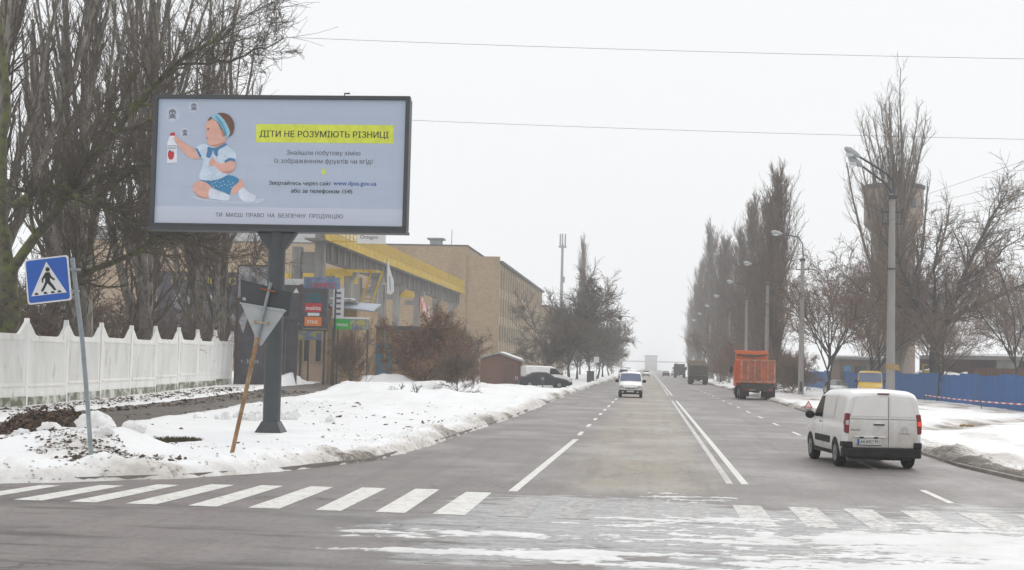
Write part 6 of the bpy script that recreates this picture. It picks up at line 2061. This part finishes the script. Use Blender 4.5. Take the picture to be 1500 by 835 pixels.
# --- dump trucks from behind
def dump_truck(name, label, loc, rz, paint, panel, rib, H=2.95, cabm=None):
    t = thing(name, label, 'truck', loc, rz)
    ch = MB().box(-0.45, 0.45, 0.3, 6.6, 0.75, 1.05)
    ch.box(-1.1, 1.1, 0.1, 0.3, 0.62, 0.9)
    ch.box(-0.2, 0.2, 0.6, 6.2, 0.5, 0.8)
    ch.build('chassis', M['chassis'], t)
    for y in (1.1, 2.45, 5.9):
        for s in (-1, 1):
            o = MB().disc_x(s * 1.0, y, 0.52, 0.52, 0.46 if y < 4 else 0.28, 24).build('wheel', M['tyre'], t, True)
            MB().disc_x(s * (1.0 + 0.2), y, 0.52, 0.3, 0.1, 16, 0.24).build('rim', M['rim'], o)
    for s in (-1, 1):
        MB().box(s * 0.95 - 0.34, s * 0.95 + 0.34, 0.3, 0.33, 0.22, 1.0).build('mudflap', M['plastic_black'], t)
        MB().box(s * 0.9 - 0.16, s * 0.9 + 0.16, 0.06, 0.1, 0.68, 0.82).build('tail_lamp', M['lamp_red'], t)
    MB().box(-1.22, 1.22, 0.12, 0.26, 0.86, 1.19).build('underrun', M['chassis'], t)
    MB().box(-0.62, -0.14, 0.05, 0.08, 0.66, 0.76).build('number_plate', M['truck_tan'], t)
    b = MB()
    b.box(-1.25, 1.25, 0.2, 5.0, 1.2, 1.32)
    b.box(-1.25, -1.17, 0.2, 5.0, 1.32, H)
    b.box(1.17, 1.25, 0.2, 5.0, 1.32, H)
    b.add([(-1.25, 4.9, 1.32), (1.25, 4.9, 1.32), (1.25, 5.0, 1.32), (-1.25, 5.0, 1.32), (-1.25, 5.1, H + 0.7), (1.25, 5.1, H + 0.7), (1.25, 5.2, H + 0.7), (-1.25, 5.2, H + 0.7)], [(0, 1, 5, 4), (1, 2, 6, 5), (2, 3, 7, 6), (3, 0, 4, 7), (4, 5, 6, 7)])
    b.box(-1.25, 1.25, 5.1, 6.4, H + 0.62, H + 0.72)
    bed = b.build('bed', M[paint], t, False, 0.012)
    for k in range(5):
        for s in (-1, 1):
            MB().box(min(s * 1.25, s * 1.32), max(s * 1.25, s * 1.32), 0.5 + k * 1.05, 0.65 + k * 1.05, 1.3, H - 0.05).build('side_rib', M[paint], bed)
    tg = MB().box(-1.22, 1.22, 0.12, 0.2, 1.3, H - 0.02).build('tailgate', M[panel], t, False, 0.01)
    for x in (-1.2, -0.72, -0.24, 0.24, 0.72, 1.2):
        MB().box(x - 0.05, x + 0.05, 0.04, 0.12, 1.26, H).build('rib', M[rib], tg)
    for z in (1.28, H - 0.1):
        MB().box(-1.26, 1.26, 0.03, 0.118, z, z + 0.09).build('rail', M[rib], tg)
    MB().box(-1.1, 1.1, 0.5, 4.8, H - 0.5, H - 0.18).build('load', M['brownfield'], t)
    cb = MB()
    cb.prism_x([(5.2, 0.9), (7.2, 0.9), (7.25, 1.7), (7.0, 2.75), (5.2, 2.8)], -1.2, 1.2)
    c_ = cb.build('cab', M[cabm or paint], t, False, 0.06)
    MB().box(-0.85, 0.85, 5.17, 5.2, 1.95, 2.45).build('rear_window', M['car_glass'], c_)
    for s in (-1, 1):
        MB().box(s * 1.42 - 0.08, s * 1.42 + 0.08, 6.9, 7.0, 1.9, 2.4).build('mirror', M['plastic_black'], t)
        MB().tube([(s * 1.2, 6.95, 2.2), (s * 1.36, 6.95, 2.2)], 0.02, 5).build('mirror_arm', M['plastic_black'], t)
    return t


ot = dump_truck('dump_truck', 'orange dump truck parked at the right road edge, seen from behind', (8.0, 109.2, 0.0), R_(1.5), 'orange_paint', 'orange_worn', 'truck_rib')
b = MB()
b.prism_y([(-1.15, 3.3), (-0.6, 3.2), (0, 3.17), (0.6, 3.2), (1.15, 3.32), (1.15, 3.42), (0.5, 3.36), (-0.5, 3.35), (-1.15, 3.42)], 4.8, 4.95)
b.build('rolled_tarp', M['olive_paint'], ot)
dump_truck('military_truck', 'dusty olive truck parked far up the right road edge', (6.8, 202, 0.0), R_(1.0), 'truck_tan', 'olive_paint', 'olive_paint', H=2.6)
dump_truck('far_truck', 'blurred dark truck at the far end of the road', (6.9, 330, 0.0), 0, 'chassis', 'chassis', 'chassis', H=2.4)

# ------------------------------------------------------------------ lamp posts
ords = ['nearest, twin headed tall concrete lamp post behind the white van', 'second concrete lamp post, beside the orange truck', 'third concrete lamp post, rising behind the orange truck', 'fourth concrete lamp post along the right verge', 'fifth concrete lamp post along the right verge, near the olive truck', 'sixth hazy lamp post along the right verge', 'seventh faint lamp post along the right verge', 'eighth barely visible lamp post along the right verge']
for i, y in enumerate((76, 120, 155, 188, 226, 262, 300, 340)):
    x = 12.2
    lp_ = thing('lamp_post', ords[i], 'lamp post', (x, y, 0.05), 0, 'lamp posts along the right verge')
    MB().tube([(0, 0, -0.3), (0.02 * (i % 2), 0, 11.3)], [0.24, 0.15], 12).build('pole', M['concrete_pole'], lp_, True)
    heads = [((0.05, 0, 11.2), (0, 0, 12.4), (-0.35, 0, 12.95), (-1.75, 0, 13.2))]
    if i == 0:
        heads = [((0.08, -0.1, 11.0), (0.02, -0.1, 11.9), (-0.3, -0.1, 12.3), (-1.75, -0.1, 13.2)), ((0.08, 0.2, 11.0), (-0.05, 0.2, 11.5), (-0.4, 0.2, 11.9), (-1.55, 0.2, 12.75))]
    for h in heads:
        MB().tube(h, 0.055, 8).build('arm', M['metal_dark'], lp_, True)
        e = Vector(h[-1])
        d = (Vector(h[-1]) - Vector(h[-2])).normalized()
        c = e + d * 0.3
        hb = MB()
        hb.tube([e - d * 0.1, e + d * 0.1, e + d * 0.55, e + d * 0.8], [0.06, 0.15, 0.2, 0.08], 10)
        hd = hb.build('lamp_head', M['lamp_head'], lp_, True)
        hg = MB()
        hg.ball((c + d * 0.1 + Vector((0, 0, -0.12))), (0.3, 0.15, 0.13), 12, 7)
        hg.build('glass', M['lamp_glass'], hd, True)
    MB().box(-0.22, 0.22, -0.2, 0.2, 11.0, 11.2).build('bracket', M['metal_dark'], lp_)
    MB().box(-0.55, 0.55, -0.03, 0.03, 10.3, 10.38).build('crossarm', M['metal_dark'], lp_)
    if i == 0:
        b = MB()
        b.box(-0.5, 0.5, -0.03, 0.03, 9.7, 9.78)
        b.box(-0.5, -0.44, -0.028, 0.028, 9.78, 10.3)
        b.box(0.44, 0.5, -0.028, 0.028, 9.78, 10.3)
        b.build('lower_crossarm', M['metal_dark'], lp_)
    for s in (-1, 1):
        MB().tube([(s * 0.5, 0, 10.38), (s * 0.5, 0, 10.55)], [0.05, 0.035], 8).build('insulator', M['metal_dark'], lp_)
    if i == 0:
        MB().tube([(0, 0, 7.4), (0, 0, 7.48)], 0.235, 12).build('band', M['metal_dark'], lp_)
        b = MB()
        b.add([(-0.3, -0.26, 2.55), (0.35, -0.28, 2.6), (0.45, -0.3, 2.3), (0.1, -0.27, 2.32)], [(0, 1, 2, 3)])
        b.tube([(0, 0, 2.35), (0, 0, 2.6)], 0.235, 12)
        b.build('taped_notice', M['cloth_tan'], lp_)
    if i == 1:
        MB().box(-0.1, 0.1, -0.25, -0.2, 0.5, 1.3).build('hatch', M['metal_dark'], lp_)

# ------------------------------------------------------------------ overhead wires
def wire(name, label, a, c, sag, r=0.012, group='overhead wires'):
    a, c = Vector(a), Vector(c)
    pts = [a.lerp(c, k / 24) - Vector((0, 0, sag * 4 * (k / 24) * (1 - k / 24))) for k in range(25)]
    o = MB().tube(pts, r, 5).build(name, M['wire'], None, True)
    tag(o, label, 'wire', group)


def through(p, q, k0, k1):
    p, q = Vector(p), Vector(q)
    return p + (q - p) * k0, p + (q - p) * k1


a_, c_ = through((-16.92, 60, 15.89), (14.76, 60, 15.10), -0.25, 1.35)
wire('overhead_wire', 'upper thin wire crossing the whole sky above the billboard', a_, c_, 0.25, 0.008)
a_, c_ = through((-12.65, 75, 14.92), (18.47, 75, 14.19), -0.4, 1.3)
wire('overhead_wire', 'lower thin wire crossing the sky level with the billboard headline', a_, c_, 0.25, 0.009)
for k, (z, e) in enumerate(((10.55, 12.2), (10.5, 10.9), (9.9, 10.2), (9.85, 9.5))):
    wire('overhead_wire', ['topmost', 'second', 'third', 'lowest'][k] + ' of the slanting wires reaching the nearest lamp post', (12.2 + (0.5 if k % 2 else -0.5), 76, z), (19.5, 50, e), 0.1, 0.007)

# ------------------------------------------------------------------ blue sheet fence
bf = thing('sheet_fence', 'long blue corrugated sheet fence behind the right verge', 'fence', (0, 0, 0))
prof = []
b = MB()
nS = 12
wS = 1.18
pr = [(k * wS / nS, (0.035 if k % 4 < 2 else 0.0)) for k in range(nS + 1)]
b.add([(x, -y, 0) for x, y in pr] + [(x, -y, 2.2) for x, y in pr], [(k, k + 1, nS + 2 + k, nS + 1 + k) for k in range(nS)])
b.add([(x, -y + 0.012, 0) for x, y in pr] + [(x, -y + 0.012, 2.2) for x, y in pr], [(nS + 1 + k, nS + 2 + k, k + 1, k) for k in range(nS)])
sheet_src = b.build('sheet', M['blue_sheet'], bf)
post_s = MB().box(-0.05, 0.05, -0.15, -0.05, -0.2, 2.1).build('post', M['metal_dark'], bf)
FP = [(22.3, 62), (22.4, 92), (23.2, 110), (22.0, 140), (21.3, 176), (22.5, 262)]
pos, acc = [], 0.0
first = True
rg = random.Random(5)
for (ax, ay), (bx, by) in zip(FP[:-1], FP[1:]):
    L = math.hypot(bx - ax, by - ay)
    n = int(L / 1.15)
    an = math.atan2(by - ay, bx - ax)
    for k in range(n):
        x, y = ax + (bx - ax) * k / n, ay + (by - ay) * k / n
        for src in ((sheet_src, post_s) if k % 2 == 0 else (sheet_src,)):
            o = src if first and src is sheet_src or (first and src is post_s) else src.copy()
            if o is not src:
                col.objects.link(o)
                o.parent = bf
            z = -0.02 if src is sheet_src else 0.1
            step = 0.35 if y < 88 else (0.12 if (int(y) // 7) % 2 else 0.0)
            o.location = (x, y, z + (step + rg.uniform(-.02, .02) if src is sheet_src else 0))
            o.rotation_euler = (rg.uniform(-.015, .015), 0, an)
        first = False

# warning tape along the fence
tp_ = thing('barrier_tape', 'red and white barrier tape strung low before the blue fence', 'tape', (0, 0, 0))
A, B_ = Vector((21.6, 118, 0.5)), Vector((20.6, 74, 0.75))
nt = 44
for k in range(nt):
    p, q = A.lerp(B_, k / nt), A.lerp(B_, (k + 1) / nt)
    s0, s1 = 0.5 * (k / nt) * (1 - k / nt), 0.5 * ((k + 1) / nt) * (1 - (k + 1) / nt)
    b = MB()
    b.add([(p.x, p.y, p.z - s0), (q.x, q.y, q.z - s1), (q.x, q.y, q.z - s1 + .08), (p.x, p.y, p.z - s0 + .08)], [(0, 1, 2, 3)])
    b.build('tape_stripe', M['tape_red' if k % 2 else 'tape_white'], tp_)
for k, p in enumerate((A, B_, A.lerp(B_, 0.5))):
    MB().tube([(p.x, p.y, 0.0), (p.x, p.y, p.z + 0.15)], 0.03, 6).build('stake', M['wood_brown'], tp_)

# warning triangle standing at the kerb
wt = thing('warning_triangle', 'small red warning triangle standing in the snow at the right kerb', 'triangle', (8.55, 80.0, float(snow_h(np.array([8.55]), np.array([80.0]), 1)[0][0]) - 0.01))
b = MB()
wt.scale = (0.68, 0.68, 0.68)
o3 = [(-0.34, 0.08), (0.34, 0.08), (0, 0.66)]
i3 = [(-0.2, 0.16), (0.2, 0.16), (0, 0.5)]
b.add([(x, 0, z) for x, z in o3 + i3] + [(x, 0.03, z) for x, z in o3 + i3], [(0, 1, 4, 3), (1, 2, 5, 4), (2, 0, 3, 5), (9, 10, 7, 6), (10, 11, 8, 7), (11, 9, 6, 8), (0, 6, 7, 1), (1, 7, 8, 2), (2, 8, 6, 0)])
b.build('reflector', M['tape_red'], wt)
b = MB()
b.prism_y([(-0.17, 0.18), (0.17, 0.18), (0, 0.46)], 0.012, 0.022)
b.build('inner_field', M['tape_white'], wt)
MB().box(-0.3, 0.3, -0.12, 0.14, 0, 0.03).build('foot', M['metal_dark'], wt)

# a tan rag lying on the snow
b = MB()
for k in range(5):
    b.ball((0.11 * (k - 2), 0.05 * math.sin(k * 2), 0.03 + 0.02 * (k % 2)), (0.1, 0.12, 0.05), 9, 5, 0.35, rg)
o = b.build('rag', M['cloth_tan'], None, True)
o.location = (13.6, 64.6, float(snow_h(np.array([13.6]), np.array([64.6]), 1)[0][0]) + 0.02)
tag(o, 'crumpled tan rag lying on the snow behind the white van', 'rag')

# ------------------------------------------------------------------ water tower
wtw = thing('water_tower', 'round brick water tower with a wider flat topped head', 'water tower', (29.2, 181, 0.0))


def ring(name, prof, m, n=28):
    b = MB()
    vv = [(r * math.cos(2 * PI * k / n), r * math.sin(2 * PI * k / n), z) for r, z in prof for k in range(n)]
    ff = [(i * n + k, i * n + (k + 1) % n, (i + 1) * n + (k + 1) % n, (i + 1) * n + k) for i in range(len(prof) - 1) for k in range(n)]
    ff.append(tuple((len(prof) - 1) * n + k for k in range(n)))
    b.add(vv, ff)
    return b.build(name, M[m], wtw, True)


ring('shaft', [(2.75, -0.5), (2.6, 19.2)], 'brick_tower')
ring('head', [(2.6, 19.2), (3.5, 20.2), (3.55, 24.4)], 'brick_tower')
ring('cornice', [(3.55, 24.4), (3.75, 24.5), (3.75, 24.85), (3.5, 24.95)], 'roof_felt')
for k in range(5):
    a = -PI / 2 + (k - 2) * 0.55
    b = MB()
    b.box(-0.3, 0.3, -0.12, 0.05, 22.0, 23.1)
    o = b.build('window', M['window_dark'], wtw)
    o.location = (3.5 * math.cos(a), 3.5 * math.sin(a), 0)
    o.rotation_euler = (0, 0, a + PI / 2)

# ------------------------------------------------------------------ yard behind the blue fence
ys_ = thing('open_shed', 'long open concrete shed with a snow covered flat roof behind the blue fence', 'shed', (0, 150, 0))
MB().box(28.5, 64, 0, 9, 3.75, 4.15).build('roof', M['concrete_grey'], ys_)
nb = 60
b = MB()
vv = []
for k in range(nb + 1):
    x = 28.5 + 35.5 * k / nb
    h = 0.16 + 0.14 * float(fbm(np.array([x * 0.9]), np.array([3.0]), 4)[0])
    vv += [(x, -0.03, 4.15), (x, 0.1, 4.15 + h), (x, 9, 4.15 + h)]
b.add(vv, [q for k in range(nb) for q in ((3 * k, 3 * k + 3, 3 * k + 4, 3 * k + 1), (3 * k + 1, 3 * k + 4, 3 * k + 5, 3 * k + 2))])
b.build('roof_snow', M['snow_lump'], ys_)
for x in (34.5, 45.5, 56.5):
    MB().box(x, x + 2.2, 0.3, 1.2, -0.3, 3.75).build('pillar', M['concrete_grey'], ys_, bevel=0.03)
MB().box(28.5, 64, 8.6, 8.9, -0.3, 3.75).build('back_wall', M['brownfield'], ys_)
wd = thing('workshop', 'low brownish workshop behind the blue fence near the yellow van', 'building', (0, 165, 0))
MB().box(21.0, 27, 0, 8, -0.3, 3.6).build('wall', M['brownfield'], wd)
MB().box(20.7, 27.3, -0.3, 8.3, 3.6, 3.85).build('roof', M['roof_grey'], wd)
MB().box(20.8, 27.2, -0.2, 8, 3.86, 4.02).build('roof_snow', M['snow_lump'], wd)
MB().box(21.4, 22.2, -0.05, 0, 1.9, 2.9).build('window', M['gate_blue'], wd)
MB().box(22.6, 23.9, -0.05, 0, 1.6, 2.9).build('window', M['window_dark'], wd)
ct = thing('container', 'rusty brown container top showing above the blue fence', 'container', (0, 132, 0))
MB().box(28.3, 33.0, 0, 2.3, -0.1, 2.85).build('body', M['wood_brown'], ct)
for k in range(9):
    MB().box(28.5 + k * 0.5, 28.7 + k * 0.5, -0.05, 0, 0.1, 2.75).build('rib', M['wood_brown'], ct)
dg = thing('yellow_loader', 'yellow machine frame showing above the blue fence by the forked tree', 'machine', (26.3, 140, 0))
b = MB()
b.box(-0.9, 0.9, 0, 0.12, 3.0, 3.12)
b.box(-0.9, 0.9, 0, 0.12, 2.3, 2.55)
for x in (-0.9, -0.05, 0.8):
    b.box(x, x + 0.1, 0, 0.12, 1.0, 3.0)
b.build('cab_frame', M['crane_yellow'], dg)
MB().box(-1.1, 1.1, -0.4, 1.6, 0.7, 1.8).build('hull', M['crane_yellow'], dg, bevel=0.05)
for sx in (-1, 1):
    for y in (-0.2, 1.4):
        MB().disc_x(sx * 1.1, y, 0.5, 0.5, 0.35, 20).build('wheel', M['tyre'], dg, True)
rg = random.Random(8)
b = MB()
for _ in range(46):
    x, y = rg.uniform(26.5, 40), rg.uniform(134, 147)
    r = rg.uniform(.5, 1.3)
    b.ball((x, y, r * .3 + rg.uniform(.5, 1.6)), (r * 1.4, r * 1.2, r * .7), 9, 6, 0.3, rg)
b.ball((33, 141, 0.4), (9, 6, 1.9), 20, 8, 0.1, rg)
tag(b.build('snow_heap', M['snow_lump'], None, False), 'snowy rubble heap behind the blue fence', 'snow heap', kind='stuff')

# ------------------------------------------------------------------ far left things
ms = thing('phone_mast', 'thin grey phone mast with antennas above the roadside trees', 'mast', (-18.1, 300, 0.1))
MB().tube([(0, 0, -0.2), (0, 0, 27)], [0.45, 0.25], 8).build('pole', M['mast_grey'], ms)
for k in range(3):
    a = k * 2 * PI / 3 + 0.5
    MB().box(0.6 * math.cos(a) - 0.14, 0.6 * math.cos(a) + 0.14, 0.6 * math.sin(a) - 0.1, 0.6 * math.sin(a) + 0.1, 26.3, 29.0).build('antenna', M['mast_grey'], ms)
MB().tube([(0, 0, 26.2), (0, 0, 26.45)], 0.85, 10).build('platform', M['mast_grey'], ms)
MB().box(0.25, 0.6, -0.2, 0.2, 19, 20.2).build('cabinet', M['mast_grey'], ms)
bs = thing('bus_stop_sign', 'small white plate on a post beside the left road edge', 'road sign', (-6.6, 186, 0.1))
MB().tube([(0, 0, -0.1), (0, 0, 3.2)], 0.04, 6).build('post', M['metal_galv'], bs)
MB().box(-0.33, 0.33, -0.06, -0.04, 2.5, 3.25).build('plate', M['sign_white'], bs)
bn = thing('roadside_box', 'grey roadside cabinet under the small white plate', 'cabinet', (-7.2, 183, 0.1))
MB().box(-0.45, 0.45, -0.3, 0.3, -0.1, 1.35).build('body', M['metal_dark'], bn, bevel=0.03)
MB().box(-0.5, 0.5, -0.35, 0.35, 1.35, 1.45).build('lid', M['metal_dark'], bn)
for (x, y, lb) in ((-10.6, 118, 'low twisted bollard of the wire fence nearest the shed'), (-8.9, 124, 'short post at the kerb in front of the dark sedan')):
    q = thing('short_post', lb, 'post', (x, y, gz(x, y)))
    MB().tube([(0, 0, -0.1), (0, 0, 0.95)], 0.05, 7).build('shaft', M['metal_dark'], q)
    MB().box(-0.12, 0.12, -0.04, 0.04, 0.75, 1.0).build('plate', M['metal_galv'], q)

# ------------------------------------------------------------------ the far end of the road
fb2 = thing('far_building', 'very faint grey block building at the end of the road', 'building', (3.5, 900, 0))
MB().box(-6, 1.5, 0, 30, -0.3, 9.0).build('wall', M['far_block'], fb2)
MB().box(-6.2, 1.7, -0.3, 30.2, 9.0, 9.4).build('roof', M['roof_felt'], fb2)
br = thing('footbridge', 'faint bridge deck crossing the far end of the road', 'bridge', (0, 760, 0))
MB().box(-70, 70, 0, 3, 4.8, 5.4).build('deck', M['far_block'], br)
for x in (-30, -14, 14, 30, 50):
    MB().box(x - 0.5, x + 0.5, 0.6, 2.4, -0.3, 4.8).build('pier', M['far_block'], br)
for i, (x, y, w, h, lb) in enumerate(((-60, 560, 60, 12, 'faint long building behind the left trees'),)):
    q = thing('far_building', lb, 'building', (x, y, 0))
    MB().box(-w / 2, w / 2, 0, 15, -0.3, h).build('wall', M['far_block'], q)
    MB().box(-w / 2 - .3, w / 2 + .3, -.3, 15.3, h, h + 0.5).build('roof', M['roof_felt'], q)

# ------------------------------------------------------------------ misty air
b = MB().box(-690, 690, -110, 1520, -1.2, 42.0)
hz_o = b.build('haze', None)
hm = bpy.data.materials.new('haze')
hm.use_nodes = True
hn, hl = hm.node_tree.nodes, hm.node_tree.links
hn.clear()
ho = hn.new('ShaderNodeOutputMaterial')
hv = hn.new('ShaderNodeVolumePrincipled')
hv.inputs['Color'].default_value = (0.95, 0.96, 0.97, 1)
hv.inputs['Density'].default_value = 0.0009
hl.new(hv.outputs['Volume'], ho.inputs['Volume'])
hz_o.data.materials.append(hm)
tag(hz_o, kind='stuff')
